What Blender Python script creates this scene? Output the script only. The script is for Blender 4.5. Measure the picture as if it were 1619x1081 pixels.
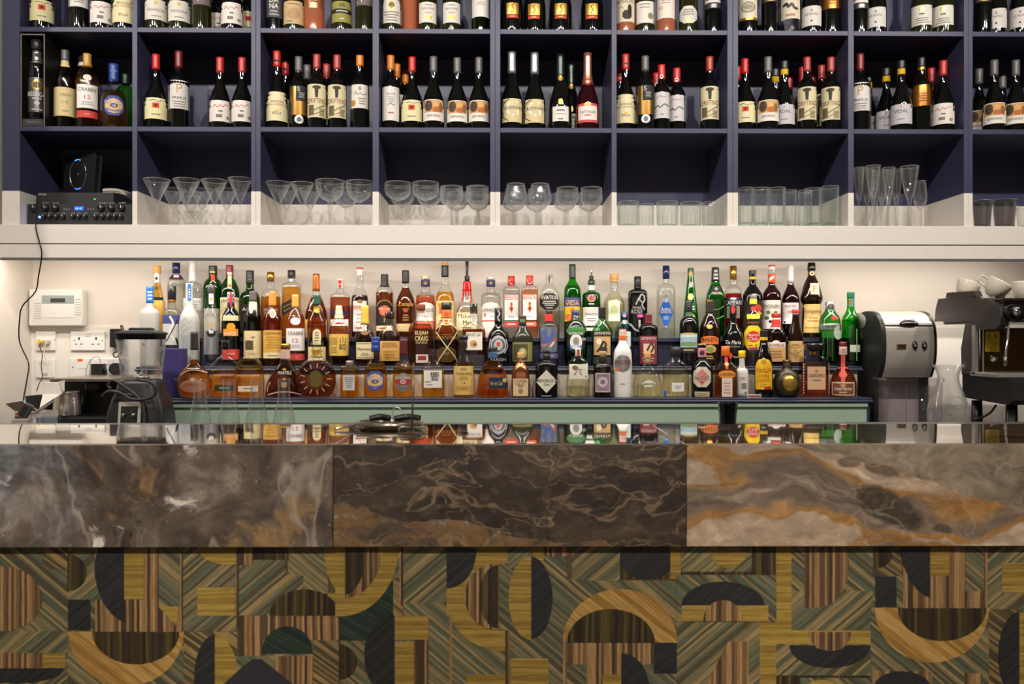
import bpy, math, random
from math import sin, cos, pi, radians, sqrt, atan2
for o in list(bpy.data.objects): bpy.data.objects.remove(o)
SC = bpy.context.scene
COL = SC.collection
random.seed(7)
# ---------------------------------------------------------------- camera
F = 1300.0; YAW = radians(0.77); CZ = 1.28      # focal length in pixels of the 1619x1081 frame, slight turn to the right, eye height
cam = bpy.data.cameras.new('camera'); cam.sensor_width = 36; cam.lens = 36*F/1619
cam.dof.use_dof = True; cam.dof.focus_distance = 3.45; cam.dof.aperture_fstop = 8.0
cam.clip_start = 0.05
cam_o = bpy.data.objects.new('camera', cam); COL.objects.link(cam_o)
cam_o.location = (0, 0, CZ); cam_o.rotation_euler = (pi/2, 0, -YAW)
SC.camera = cam_o
# ---------------------------------------------------------------- light
SC.view_settings.view_transform = 'Standard'; SC.view_settings.look = 'None'
SC.view_settings.exposure = 0.1; SC.view_settings.gamma = 1.0; SC.view_settings.use_curve_mapping = False
SC.cycles.use_denoising = True
SC.cycles.max_bounces = 14; SC.cycles.transparent_max_bounces = 32; SC.cycles.transmission_bounces = 10
SC.cycles.caustics_reflective = False; SC.cycles.sample_clamp_indirect = 4.0
W = bpy.data.worlds.new('room_ambience'); SC.world = W; W.use_nodes = True
W.node_tree.nodes['Background'].inputs[0].default_value = (1.0, 0.92, 0.84, 1)
W.node_tree.nodes['Background'].inputs[1].default_value = 0.09
WARM = (1.0, 0.945, 0.87)
def spot(name, loc, to, power, angle, blend=0.6, size=0.03, col=WARM):
    L = bpy.data.lights.new(name, 'SPOT'); L.energy = power; L.spot_size = radians(angle); L.spot_blend = blend
    L.shadow_soft_size = size; L.color = col
    o = bpy.data.objects.new(name, L); COL.objects.link(o); o.location = loc
    d = [to[i]-loc[i] for i in range(3)]
    o.rotation_euler = (atan2(sqrt(d[0]**2+d[1]**2), -d[2]), 0, atan2(d[1], d[0])-pi/2)
    return o
def area(name, loc, rot, sx, sy, power, col=WARM):
    L = bpy.data.lights.new(name, 'AREA'); L.shape = 'RECTANGLE'; L.size = sx; L.size_y = sy; L.energy = power; L.color = col
    o = bpy.data.objects.new(name, L); COL.objects.link(o); o.location = loc; o.rotation_euler = rot
    return o
for i in range(8):                                # row of ceiling spots above the bar, aimed at the shelves
    x = -2.45+i*0.70
    spot('shelf_spot', (x, 1.57, 3.19), (x, 3.4, 1.75), 62, 110, 0.8, 0.03)
for i in range(6):                                # ceiling lamps out in the room, washing the bar front
    x = -2.5+i
    spot('room_spot', (x, -1.5, 3.2), (x, 1.45, 0.55), 235, 38, 0.5, 0.06, (1.0, 0.90, 0.76))
area('niche_strip_light', (-0.02, 3.385, 1.637), (radians(18), 0, 0), 4.5, 0.02, 17, (1.0, 0.91, 0.81))
for i in range(5):                                # added unseen lamps lighting the rear wall, for reflections in glass and steel
    x = -2.8+i*1.4
    spot('rear_fill_spot', (x, -2.6, 3.3), (x, -3.3, 0.6), 150, 100, 0.7, 0.06)
# ---------------------------------------------------------------- helpers
def P(px, py, Y):                                 # photo pixel -> point on the vertical plane y = Y
    a = (px-809.5)/F; b = -(py-540.5)/F
    dx = sin(YAW)+a*cos(YAW); dy = cos(YAW)-a*sin(YAW); t = Y/dy
    return (dx*t, Y, CZ+b*t)
def PS(px, Y):                                    # metres per pixel there
    a = (px-809.5)/F
    return Y/(cos(YAW)-a*sin(YAW))/F
def lin(c):
    c = c/255.0
    return c/12.92 if c <= 0.04045 else ((c+0.055)/1.055)**2.4
def rgb(c): return (lin(c[0]), lin(c[1]), lin(c[2]), 1.0)
C = dict(white=(222,216,206), paper=(214,208,198), cream=(222,204,158), black=(20,20,22), gold=(186,142,62), red=(186,36,30),
  dred=(112,26,30), orange=(206,120,38), navy=(28,36,78), blue=(38,92,170), green=(20,84,48), dgreen=(24,56,40), grey=(92,88,86),
  lgrey=(160,158,156), silver=(190,190,190), tan=(196,164,112), yellow=(226,188,30), copper=(176,112,62), brown=(92,56,32), pink=(216,142,136),
  maroon=(96,30,38), purple=(62,52,110), cork=(206,160,100), mint=(150,172,150), ink=(44,36,32), mauve=(150,128,136), pale=(206,210,190), mid=(130,120,105))
def cc(c): return C[c] if isinstance(c, str) else c
_M = {}
def nodes(m):
    m.use_nodes = True; nt = m.node_tree; nt.nodes.clear()
    out = nt.nodes.new('ShaderNodeOutputMaterial'); return nt, out
def mat(col, rough=0.5, metal=0.0, spec=0.5, noise=0.0, coat=0.0):
    col = cc(col); key = ('p', tuple(col), rough, metal, spec, noise, coat)
    if key in _M: return _M[key]
    m = bpy.data.materials.new('surface'); nt, out = nodes(m)
    b = nt.nodes.new('ShaderNodeBsdfPrincipled'); nt.links.new(b.outputs[0], out.inputs[0])
    b.inputs['Base Color'].default_value = rgb(col); b.inputs['Roughness'].default_value = rough
    b.inputs['Metallic'].default_value = metal; b.inputs['Specular IOR Level'].default_value = spec
    b.inputs['Coat Weight'].default_value = coat; b.inputs['Coat Roughness'].default_value = 0.05
    if noise:
        n = nt.nodes.new('ShaderNodeTexNoise'); n.inputs['Scale'].default_value = 35; n.inputs['Detail'].default_value = 4
        tc = nt.nodes.new('ShaderNodeTexCoord'); nt.links.new(tc.outputs['Object'], n.inputs['Vector'])
        mx = nt.nodes.new('ShaderNodeMix'); mx.data_type = 'RGBA'
        r = rgb(col); mx.inputs[6].default_value = tuple(v*(1-noise) for v in r[:3])+(1,); mx.inputs[7].default_value = tuple(min(1, v*(1+noise)) for v in r[:3])+(1,)
        nt.links.new(n.outputs[0], mx.inputs[0]); nt.links.new(mx.outputs[2], b.inputs['Base Color'])
    _M[key] = m; return m
def thin(tint=(0.96, 0.97, 0.96), edge=0.55, refl=1.0, rough=0.015):  # thin walled clear glass
    key = ('t', tint, edge, refl, rough)
    if key in _M: return _M[key]
    m = bpy.data.materials.new('thin_glass'); nt, out = nodes(m); N = nt.nodes.new; L = nt.links.new
    lw = N('ShaderNodeLayerWeight'); lw.inputs[0].default_value = 0.5
    pw = N('ShaderNodeMath'); pw.operation = 'POWER'; pw.inputs[1].default_value = 3.5; L(lw.outputs['Facing'], pw.inputs[0])
    mu = N('ShaderNodeMath'); mu.operation = 'MULTIPLY_ADD'; mu.inputs[1].default_value = 0.62*refl; mu.inputs[2].default_value = 0.06*refl; L(pw.outputs[0], mu.inputs[0])
    mx = N('ShaderNodeMix'); mx.data_type = 'RGBA'; mx.inputs[6].default_value = tint+(1,); mx.inputs[7].default_value = tuple(v*edge for v in tint)+(1,)
    L(pw.outputs[0], mx.inputs[0])
    t = N('ShaderNodeBsdfTransparent'); L(mx.outputs[2], t.inputs[0])
    g = N('ShaderNodeBsdfGlossy'); g.inputs['Roughness'].default_value = rough
    ms = N('ShaderNodeMixShader'); L(mu.outputs[0], ms.inputs[0]); L(t.outputs[0], ms.inputs[1]); L(g.outputs[0], ms.inputs[2]); L(ms.outputs[0], out.inputs[0])
    _M[key] = m; return m
def glassware(tint=(0.985, 0.988, 0.985), white=0.34, k=2.2):  # drinking glass: clear face, edges whitened to imitate the light that rims catch
    key = ('g', tint, white, k)
    if key in _M: return _M[key]
    m = bpy.data.materials.new('glassware'); nt, out = nodes(m); N = nt.nodes.new; L = nt.links.new
    lw = N('ShaderNodeLayerWeight'); lw.inputs[0].default_value = 0.5
    pw = N('ShaderNodeMath'); pw.operation = 'POWER'; pw.inputs[1].default_value = k; L(lw.outputs['Facing'], pw.inputs[0])
    t = N('ShaderNodeBsdfTransparent'); t.inputs[0].default_value = tint+(1,)
    b = N('ShaderNodeBsdfPrincipled'); b.inputs['Base Color'].default_value = (0.80, 0.80, 0.78, 1); b.inputs['Roughness'].default_value = 0.06; b.inputs['IOR'].default_value = 1.6
    f = N('ShaderNodeMath'); f.operation = 'MULTIPLY_ADD'; f.inputs[1].default_value = white; f.inputs[2].default_value = 0.012; L(pw.outputs[0], f.inputs[0])
    g = N('ShaderNodeBsdfGlossy'); g.inputs['Roughness'].default_value = 0.02
    gf = N('ShaderNodeMath'); gf.operation = 'MULTIPLY_ADD'; gf.inputs[1].default_value = 0.5; gf.inputs[2].default_value = 0.05; L(pw.outputs[0], gf.inputs[0])
    m1 = N('ShaderNodeMixShader'); L(gf.outputs[0], m1.inputs[0]); L(t.outputs[0], m1.inputs[1]); L(g.outputs[0], m1.inputs[2])
    m2 = N('ShaderNodeMixShader'); L(f.outputs[0], m2.inputs[0]); L(m1.outputs[0], m2.inputs[1]); L(b.outputs[0], m2.inputs[2]); L(m2.outputs[0], out.inputs[0])
    _M[key] = m; return m
def settle(items, y0, y1, it=80, kx=0.12):                 # nudge neighbours apart until no two footprints overlap
    for _ in range(it):
        mv = False
        for i in range(len(items)):
            for j in range(i):
                a, rxa, rya = items[i]; b, rxb, ryb = items[j]
                dx, dy = a.location[0]-b.location[0], a.location[1]-b.location[1]; d = sqrt(dx*dx+dy*dy) or 1e-6; ux, uy = dx/d, dy/d
                need = 1/sqrt((ux/rxa)**2+(uy/rya)**2)+1/sqrt((ux/rxb)**2+(uy/ryb)**2)+0.0008-d
                if need > 0:
                    mv = True; sy = 1 if dy > 0 or (dy == 0 and i % 2) else -1; sx = 1 if dx > 0 else -1
                    for o, s, ry in ((a, 1, rya), (b, -1, ryb)):
                        o.location[1] = min(max(o.location[1]+s*sy*need*0.7, y0+ry), max(y0+ry, y1-ry)); o.location[0] += s*sx*need*kx
        if not mv: break
def liquid(col, ior=1.33, rough=0.0):             # refracting coloured fill
    key = ('l', col, ior, rough)
    if key in _M: return _M[key]
    m = bpy.data.materials.new('liquid'); nt, out = nodes(m)
    b = nt.nodes.new('ShaderNodeBsdfPrincipled'); t = nt.nodes.new('ShaderNodeBsdfTransparent'); ms = nt.nodes.new('ShaderNodeMixShader'); ms.inputs[0].default_value = 0.5
    t.inputs[0].default_value = tuple(sqrt(v) for v in col)+(1,)
    nt.links.new(t.outputs[0], ms.inputs[1]); nt.links.new(b.outputs[0], ms.inputs[2]); nt.links.new(ms.outputs[0], out.inputs[0])
    b.inputs['Base Color'].default_value = col+(1,); b.inputs['Roughness'].default_value = rough
    b.inputs['Transmission Weight'].default_value = 1.0; b.inputs['IOR'].default_value = ior
    _M[key] = m; return m
def emit(col, s):
    key = ('e', col, s)
    if key in _M: return _M[key]
    m = bpy.data.materials.new('lit'); nt, out = nodes(m); e = nt.nodes.new('ShaderNodeEmission')
    e.inputs[0].default_value = rgb(col); e.inputs[1].default_value = s; nt.links.new(e.outputs[0], out.inputs[0]); _M[key] = m; return m
def obj(name, vf, m, parent=None, smooth=False, loc=None, rz=0.0):
    if isinstance(vf, bpy.types.Mesh): me = vf
    else:
        me = bpy.data.meshes.new(name); me.from_pydata(vf[0], [], vf[1]); me.update()
        if smooth: me.shade_smooth() if hasattr(me, 'shade_smooth') else None
        me.materials.append(m)
    o = bpy.data.objects.new(name, me); COL.objects.link(o)
    if parent is not None: o.parent = parent
    if loc is not None: o.location = loc
    o.rotation_euler = (0, 0, rz)
    return o
def tag(o, label=None, cat=None, group=None, kind=None):
    if label: o['label'] = label
    if cat: o['category'] = cat
    if group: o['group'] = group
    if kind: o['kind'] = kind
    return o
def empty(name, loc=(0, 0, 0), rz=0.0, label=None, cat=None, group=None):
    o = bpy.data.objects.new(name, None); COL.objects.link(o); o.location = loc; o.rotation_euler = (0, 0, rz); o.empty_display_size = 0.05
    return tag(o, label, cat, group)
def copy_tree(o, parent=None):
    c = o.copy(); COL.objects.link(c); c.parent = parent
    for ch in o.children: copy_tree(ch, c)
    return c
def join(*vfs):
    V = []; Fc = []
    for v, f in vfs:
        n = len(V); V += list(v); Fc += [tuple(i+n for i in q) for q in f]
    return V, Fc
def move(vf, d): return [(v[0]+d[0], v[1]+d[1], v[2]+d[2]) for v in vf[0]], vf[1]
def rot(vf, ax, a):
    c, s = cos(a), sin(a); R = []
    for x, y, z in vf[0]:
        R.append((x, y*c-z*s, y*s+z*c) if ax == 'x' else (x*c+z*s, y, -x*s+z*c) if ax == 'y' else (x*c-y*s, x*s+y*c, z))
    return R, vf[1]
def box(x0, x1, y0, y1, z0, z1, b=0.0):           # box, edges chamfered by b
    if b <= 0:
        V = [(x0,y0,z0),(x1,y0,z0),(x1,y1,z0),(x0,y1,z0),(x0,y0,z1),(x1,y0,z1),(x1,y1,z1),(x0,y1,z1)]
        return V, [(0,3,2,1),(4,5,6,7),(0,1,5,4),(1,2,6,5),(2,3,7,6),(3,0,4,7)]
    pts = [(x0+b,y0),(x1-b,y0),(x1,y0+b),(x1,y1-b),(x1-b,y1),(x0+b,y1),(x0,y1-b),(x0,y0+b)]
    inn = [(x0+2*b,y0+b),(x1-2*b,y0+b),(x1-b,y0+2*b),(x1-b,y1-2*b),(x1-2*b,y1-b),(x0+2*b,y1-b),(x0+b,y1-2*b),(x0+b,y0+2*b)]
    return rings([[(p[0],p[1],z) for p in q] for q, z in ((inn, z0), (pts, z0+b), (pts, z1-b), (inn, z1))])
def rings(R, cap=True):
    n = len(R[0]); V = [v for r in R for v in r]; Fc = []
    for i in range(len(R)-1):
        for j in range(n):
            k = (j+1) % n; Fc.append((i*n+j, i*n+k, (i+1)*n+k, (i+1)*n+j))
    if cap: Fc.append(tuple(reversed(range(n)))); Fc.append(tuple((len(R)-1)*n+j for j in range(n)))
    return V, Fc
def loft(secs, seg=24, cap=True):                 # secs: (z, rx, ry, n[, cx, cy])
    R = []
    for s in secs:
        z, rx, ry, n = s[:4]; cx, cy = (s[4], s[5]) if len(s) > 4 else (0, 0); r = []
        for j in range(seg):
            a = 2*pi*(j+0.5)/seg; c, d = cos(a), sin(a)
            r.append((cx+rx*math.copysign(abs(c)**(2/n), c), cy+ry*math.copysign(abs(d)**(2/n), d), z))
        R.append(r)
    return rings(R, cap)
def lathe(pts, seg=24, cap=True): return loft([(z, r, r, 2) for z, r in pts], seg, cap)
def tube(path, r, seg=8):
    R = []; n = len(path)
    for i, p in enumerate(path):
        a = path[max(0, i-1)]; b = path[min(n-1, i+1)]
        t = [b[k]-a[k] for k in range(3)]; L = sqrt(sum(q*q for q in t)) or 1; t = [q/L for q in t]
        up = (0, 0, 1) if abs(t[2]) < 0.9 else (0, 1, 0)
        u = (t[1]*up[2]-t[2]*up[1], t[2]*up[0]-t[0]*up[2], t[0]*up[1]-t[1]*up[0]); L = sqrt(sum(q*q for q in u)); u = [q/L for q in u]
        v = (t[1]*u[2]-t[2]*u[1], t[2]*u[0]-t[0]*u[2], t[0]*u[1]-t[1]*u[0])
        rr = r[i] if isinstance(r, (list, tuple)) else r
        R.append([tuple(p[k]+rr*(cos(2*pi*j/seg)*u[k]+sin(2*pi*j/seg)*v[k]) for k in range(3)) for j in range(seg)])
    return rings(R)
def spline(pts, k=6):                             # Catmull-Rom through points
    out = []; n = len(pts)
    for i in range(n-1):
        p0, p1, p2, p3 = pts[max(0, i-1)], pts[i], pts[i+1], pts[min(n-1, i+2)]
        for j in range(k):
            t = j/k
            out.append(tuple(0.5*(2*p1[d]+(p2[d]-p0[d])*t+(2*p0[d]-5*p1[d]+4*p2[d]-p3[d])*t*t+(3*p1[d]-p0[d]-3*p2[d]+p3[d])*t**3) for d in range(len(p1))))
    out.append(tuple(pts[-1])); return out
def prism(poly, y0, y1):                          # polygon in x,z pushed from y0 to y1
    n = len(poly); V = [(x, y0, z) for x, z in poly]+[(x, y1, z) for x, z in poly]
    Fc = [tuple(range(n)), tuple(reversed(range(n, 2*n)))]+[(i, i+n, (i+1) % n+n, (i+1) % n) for i in range(n)]
    return V, Fc
_T = {}
def text_mesh(s):                                 # unit-height flat lettering: (verts, faces, width)
    if s in _T: return _T[s]
    cu = bpy.data.curves.new('t', 'FONT'); cu.body = s; cu.size = 1.0; cu.resolution_u = 2; cu.align_x = 'LEFT'
    o = bpy.data.objects.new('t', cu); COL.objects.link(o)
    me = bpy.data.meshes.new_from_object(o)
    V = [(v.co.x, v.co.y) for v in me.vertices]; Fc = [tuple(p.vertices) for p in me.polygons]
    bpy.data.objects.remove(o); bpy.data.curves.remove(cu); bpy.data.meshes.remove(me)
    if not V: V = [(0, 0), (1, 0), (1, 1)]; Fc = [(0, 1, 2)]
    x0 = min(v[0] for v in V); x1 = max(v[0] for v in V); y0 = min(v[1] for v in V); y1 = max(v[1] for v in V)
    h = (y1-y0) or 1
    V = [((v[0]-(x0+x1)/2)/h, (v[1]-(y0+y1)/2)/h) for v in V]
    _T[s] = (V, Fc, (x1-x0)/h); return _T[s]
def flat_text(name, s, c, h, col, parent, maxw=None, em=None, yoff=-0.0006):  # lettering on a face looking at -y, centred on c
    V, Fc, w = text_mesh(s); sx = h if not maxw else min(h, maxw/w)
    return obj(name, ([(c[0]+v[0]*sx, c[1]+yoff, c[2]+v[1]*h) for v in V], Fc), em or mat(col, 0.6), parent)
# ---------------------------------------------------------------- node helper
class G:
    def __init__(s, name):
        s.m = bpy.data.materials.new(name); s.nt, s.out = nodes(s.m); s.b = s.n('ShaderNodeBsdfPrincipled'); s.l(s.b.outputs[0], s.out.inputs[0])
        s.co = s.n('ShaderNodeTexCoord').outputs['Object']
    def n(s, t): return s.nt.nodes.new(t)
    def l(s, a, b): s.nt.links.new(a, b)
    def put(s, sock, v):
        if isinstance(v, bpy.types.NodeSocket): s.l(v, sock)
        elif isinstance(v, (tuple, list)) and len(v) == 3 and sock.type == 'RGBA': sock.default_value = rgb(v)
        else: sock.default_value = v
    def noise(s, v, scale, detail=5, rough=0.55, dist=0.0, col=False):
        k = s.n('ShaderNodeTexNoise'); s.put(k.inputs['Vector'], v); k.inputs['Scale'].default_value = scale; k.inputs['Detail'].default_value = detail
        k.inputs['Roughness'].default_value = rough; k.inputs['Distortion'].default_value = dist; return k.outputs[1 if col else 0]
    def math(s, op, a, b=0.0, c=0.0, clamp=False):
        k = s.n('ShaderNodeMath'); k.operation = op; k.use_clamp = clamp
        for i, q in enumerate((a, b, c)): s.put(k.inputs[i], q)
        return k.outputs[0]
    def vmath(s, op, a, b=(0, 0, 0)):
        k = s.n('ShaderNodeVectorMath'); k.operation = op; s.put(k.inputs[0], a); s.put(k.inputs[1], b); return k.outputs[1 if op in ('LENGTH', 'DOT_PRODUCT', 'DISTANCE') else 0]
    def map(s, v, loc=(0, 0, 0), rot_=(0, 0, 0), sc=(1, 1, 1)):
        k = s.n('ShaderNodeMapping'); s.l(v, k.inputs[0]); k.inputs[1].default_value = loc; k.inputs[2].default_value = rot_; k.inputs[3].default_value = sc; return k.outputs[0]
    def ramp(s, f, stops, const=False):
        k = s.n('ShaderNodeValToRGB'); s.l(f, k.inputs[0]); e = k.color_ramp.elements; k.color_ramp.interpolation = 'CONSTANT' if const else 'LINEAR'
        while len(e) < len(stops): e.new(0.5)
        for i, (p, c) in enumerate(stops): e[i].position = p; e[i].color = rgb(c) if isinstance(c, tuple) else (c, c, c, 1)
        return k.outputs[0]
    def mix(s, f, a, b, blend='MIX'):
        k = s.n('ShaderNodeMix'); k.data_type = 'RGBA'; k.blend_type = blend; s.put(k.inputs[0], f); s.put(k.inputs[6], a); s.put(k.inputs[7], b); return k.outputs[2]
    def xyz(s, v):
        k = s.n('ShaderNodeSeparateXYZ'); s.l(v, k.inputs[0]); return k.outputs
    def warp(s, v, scale, amt, detail=3):
        c = s.noise(v, scale, detail, col=True); d = s.vmath('SUBTRACT', c, (0.5, 0.5, 0.5)); k = s.n('ShaderNodeVectorMath'); k.operation = 'SCALE'; s.l(d, k.inputs[0]); k.inputs[3].default_value = amt
        return s.vmath('ADD', v, k.outputs[0])
    def base(s, c, rough=0.5, spec=0.5, metal=0.0):
        s.put(s.b.inputs['Base Color'], c); s.put(s.b.inputs['Roughness'], rough); s.b.inputs['Specular IOR Level'].default_value = spec; s.b.inputs['Metallic'].default_value = metal; return s.m
    def bump(s, h, strength=0.2, dist=0.002):
        k = s.n('ShaderNodeBump'); k.inputs['Strength'].default_value = strength; k.inputs['Distance'].default_value = dist; s.l(h, k.inputs['Height']); s.l(k.outputs[0], s.b.inputs['Normal'])
def plaster(col, sc=9):
    g = G('painted_plaster'); n = g.noise(g.co, sc, 5); n2 = g.noise(g.co, 160, 3)
    g.bump(n2, 0.08, 0.001); return g.base(g.mix(n, tuple(v*0.965 for v in col), tuple(min(255, v*1.02) for v in col)), 0.55, 0.3)
DF, DB = 3.35, 3.68                               # front and back of the wall shelving
Zat = lambda y, D=DF, px=790: P(px, y, D)[2]
Z_PAINT = Zat(303.5); Z_S12 = Zat(46); Z_S23 = Zat(201.8); Z_S3 = Zat(356.5); Z_UNDER = Zat(411); Z_TOP = Zat(-110)
SH_T = 0.0195
def two_tone():
    g = G('two_tone_paint'); z = g.xyz(g.n('ShaderNodeNewGeometry').outputs['Position'])[2]
    f = g.math('GREATER_THAN', z, Z_PAINT); n = g.noise(g.co, 14, 5); n2 = g.noise(g.map(g.co, sc=(1, 1, 12)), 60, 3)
    navy = g.mix(n, (52, 53, 78), (60, 60, 86)); white = g.mix(n, (216, 208, 198), (226, 219, 210))
    g.bump(n2, 0.06, 0.001); return g.base(g.mix(f, white, navy), 0.42, 0.4)
M_TT = two_tone(); M_WALL = plaster((222, 213, 202)); M_NAVY = mat((46, 49, 70), 0.4, noise=0.06); M_WHITE = mat((224, 217, 208), 0.45, noise=0.03)
# ---------------------------------------------------------------- room shell
XL = P(52, 500, 3.70)[0]
def floor_mat():
    g = G('floor_boards'); v = g.map(g.co, sc=(1, 9, 1)); n = g.noise(v, 3, 6); return g.base(g.ramp(n, [(0.3, (66, 50, 38)), (0.7, (112, 88, 66))]), 0.4)
tag(obj('floor', box(-4, 4, -4, 4, -0.05, 0), floor_mat()), kind='structure')
tag(obj('ceiling', box(-4, 4, -4, 4, 3.4, 3.45), plaster((214, 208, 200))), kind='structure')
tag(obj('wall_back', box(-4, 4, 3.70, 3.80, 0, 3.4), M_WALL), kind='structure')
tag(obj('wall_right', box(3.9, 4, -4, 3.7, 0, 3.4), plaster((206, 198, 188))), kind='structure')
tag(obj('wall_rear', box(-4, 3.9, -4, -3.9, 0, 3.4), plaster((206, 198, 188))), kind='structure')
tag(obj('wall_left', box(XL-0.12, XL, 2.6, 3.70, 0, 3.4), M_WALL), kind='structure')
zz = P(120, 516, 3.69)[2]
tag(obj('trim_1', join(box(XL, 2.9, 3.688, 3.70, 0.9, zz-0.004), box(XL, 2.9, 3.690, 3.70, zz-0.004, zz)), mat((226, 219, 210), 0.3, noise=0.02)), kind='structure')
# ---------------------------------------------------------------- wall shelving, five two-cubby units
CUB = [[(31, 209), (217, 397)], [(412, 589), (599, 775)], [(791, 967), (975, 1150)], [(1167, 1341), (1350, 1524)], [(1538, 1716), (1724, 1900)]]
EDGE = [(3, 404.5), (404.5, 783), (783, 1158.5), (1158.5, 1531), (1531, 1915)]
X = lambda px: P(px, 300, DF)[0]
ORD = ['first', 'second', 'third', 'fourth', 'fifth', 'sixth', 'seventh', 'eighth', 'ninth', 'tenth']
UL = ['navy and white open shelving unit at the left wall, holding the black audio equipment', 'navy and white shelving unit with wide coupe glasses, second from the left',
      'navy and white shelving unit holding the foil-topped sparkling wine, in the middle of the wall', 'navy and white shelving unit holding the tall flutes, second from the right', 'navy and white shelving unit cut off by the right edge of the photo']
CUBX = []
for i in range(5):
    x0, x1 = X(EDGE[i][0])+0.0003, X(EDGE[i][1])-0.0003; c = CUB[i]
    u = empty('shelving_unit', ((x0+x1)/2, DF, 0), 0, UL[i], 'shelves', 'two-cubby shelving units on the wall'); ox = (x0+x1)/2
    a0, a1, b0, b1 = [X(v)-ox for v in (c[0][0], c[0][1], c[1][0], c[1][1])]
    CUBX += [(a0+ox, a1+ox), (b0+ox, b1+ox)]
    zb = Zat(386.5)
    def bx(n, x0_, x1_, z0, z1, y0=0.0, y1=DB-DF): return obj(n, box(x0_, x1_, y0, y1, z0, z1, 0.0008), M_TT, u)
    bx('side_panel', x0-ox, a0, Zat(389), Z_TOP); bx('side_panel', b1, x1-ox, Zat(389), Z_TOP)
    bx('divider', a1, b0, Zat(389), Z_TOP)
    for q0, q1 in ((a0, a1), (b0, b1)):
        bx('shelf', q0, q1, Z_S12-SH_T, Z_S12, 0.0008); bx('shelf', q0, q1, Z_S23-SH_T, Z_S23, 0.0008); bx('shelf', q0, q1, Z_S3-0.02, Z_S3, 0.0008)
        bx('top_board', q0, q1, Z_TOP-SH_T, Z_TOP, 0.0008)
        obj('back_panel', box(q0, q1, DB-DF-0.012, DB-DF, Z_S3, Z_TOP-SH_T), M_TT, u)
fx0, fx1 = X(3), X(1915)
fa = empty('fascia_board', (0, DF, 0), 0, 'long cream fascia board running under all the shelving units', 'fascia')
obj('upper_strip', box(fx0, fx1, -0.014, -0.0005, Zat(386.2), Z_S3-0.0005, 0.001), M_WHITE, fa)
obj('lower_strip', box(fx0, fx1, -0.014, -0.0005, Zat(409), Zat(388), 0.001), M_WHITE, fa)
obj('groove', box(fx0, fx1, -0.008, -0.0005, Zat(388), Zat(386.2)), mat((120, 112, 106), 0.6), fa)
obj('edge_profile', box(fx0, fx1, -0.013, 0.006, Zat(412.5), Zat(409)-0.0003, 0.001), mat((120, 122, 128), 0.35, 0.5), fa)
obj('soffit', box(XL+0.002, fx1, 0.0002, 0.335, Zat(394), Zat(389.3)), M_WHITE, fa)
tag(obj('led_strip', box(-2.04, 2.6, 3.372, 3.398, Zat(394)-0.008, Zat(394)-0.0005), mat((235, 230, 220), 0.4)), 'slim light channel tucked behind the bottom edge of the fascia', 'light strip')
# ---------------------------------------------------------------- stepped bottle rack on the back counter
ZC = 0.915                                        # back counter height
tag(obj('back_counter', join(box(XL+0.001, 2.9, 2.98, 3.687, ZC-0.04, ZC, 0.003), box(XL+0.001, 2.9, 3.04, 3.66, 0.0, ZC-0.04)), mat((70, 66, 64), 0.25, noise=0.2)), 'dark back counter under the bottle rack, mostly behind the bar', 'counter')
Y1, Y2, Y3 = 3.31, 3.435, 3.555                   # front edges of the three steps
ZF, ZM, ZB = P(800, 629.5, Y1)[2], P(800, 579.5, Y2)[2], P(800, 533.8, Y3)[2]
rk = empty('bottle_rack', (0, Y1, ZC), 0, 'three-step display rack in dark blue and mint carrying the spirit bottles', 'rack')
def rb(n, x0, x1, y0, y1, z0, z1, m, b=0.0015): return obj(n, box(x0, x1, y0-Y1, y1-Y1, z0-ZC, z1-ZC, b), m, rk)
M_LEDGE = mat((50, 54, 74), 0.35, noise=0.08); M_MINT = mat((150, 172, 152), 0.5, noise=0.03)
M_RIS = G('limewashed_wood'); _n = M_RIS.noise(M_RIS.map(M_RIS.co, sc=(9, 1, 0.5)), 9, 5); M_RIS = M_RIS.base(M_RIS.ramp(_n, [(0.3, (196, 180, 160)), (0.7, (232, 220, 204))]), 0.6)
fl, fr = P(263, 630, Y1)[0], P(1380, 630, Y1)[0]; ml, mr = P(214, 580, Y2)[0], P(1364, 580, Y2)[0]; bl, br = P(236, 534, Y3)[0], P(1352, 534, Y3)[0]
for nm, a, b, y0, y1, z in (('ledge', fl, fr, Y1, Y2+0.012, ZF), ('ledge', ml, mr, Y2, Y3+0.012, ZM), ('ledge', bl, br, Y3, 3.685, ZB)):
    rb(nm, a, b, y0+0.004, y1, z-0.009, z, M_LEDGE); rb('nosing', a-0.003, b+0.003, y0-0.004, y0+0.012, z-0.019, z-0.0085, M_LEDGE, 0.003)
rb('riser', bl+0.015, br-0.012, Y3+0.012, Y3+0.02, ZM, ZB-0.009, M_NAVY, 0); rb('riser', ml+0.015, mr-0.03, Y2+0.012, Y2+0.02, ZF, ZM-0.009, M_RIS, 0)
for px in range(290, 1350, 66):                   # vertical battens of the cream riser
    x = P(px, 600, Y2)[0]; rb('batten', x-0.004, x+0.004, Y2+0.009, Y2+0.0125, ZF, ZM-0.02, M_RIS, 0)
rb('base_panel', fl+0.01, fr-0.02, Y1+0.012, Y1+0.02, ZC, ZF-0.009, M_MINT, 0); rb('moulding', fl+0.008, fr-0.018, Y1+0.002, Y1+0.012, ZF-0.037, ZF-0.0195, M_MINT, 0.002)
rb('end_panel', fr-0.02, fr-0.008, Y1+0.012, 3.68, ZC, ZF-0.009, M_NAVY, 0); rb('end_panel', mr-0.03, mr-0.018, Y2+0.012, 3.68, ZF, ZM-0.009, M_RIS, 0)
rb('end_panel', fl+0.0, fl+0.01, Y1+0.012, 3.68, ZC, ZF-0.009, M_MINT, 0); rb('end_panel', ml, ml+0.012, Y2+0.012, 3.68, ZC, ZM-0.009, M_RIS, 0)
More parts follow.
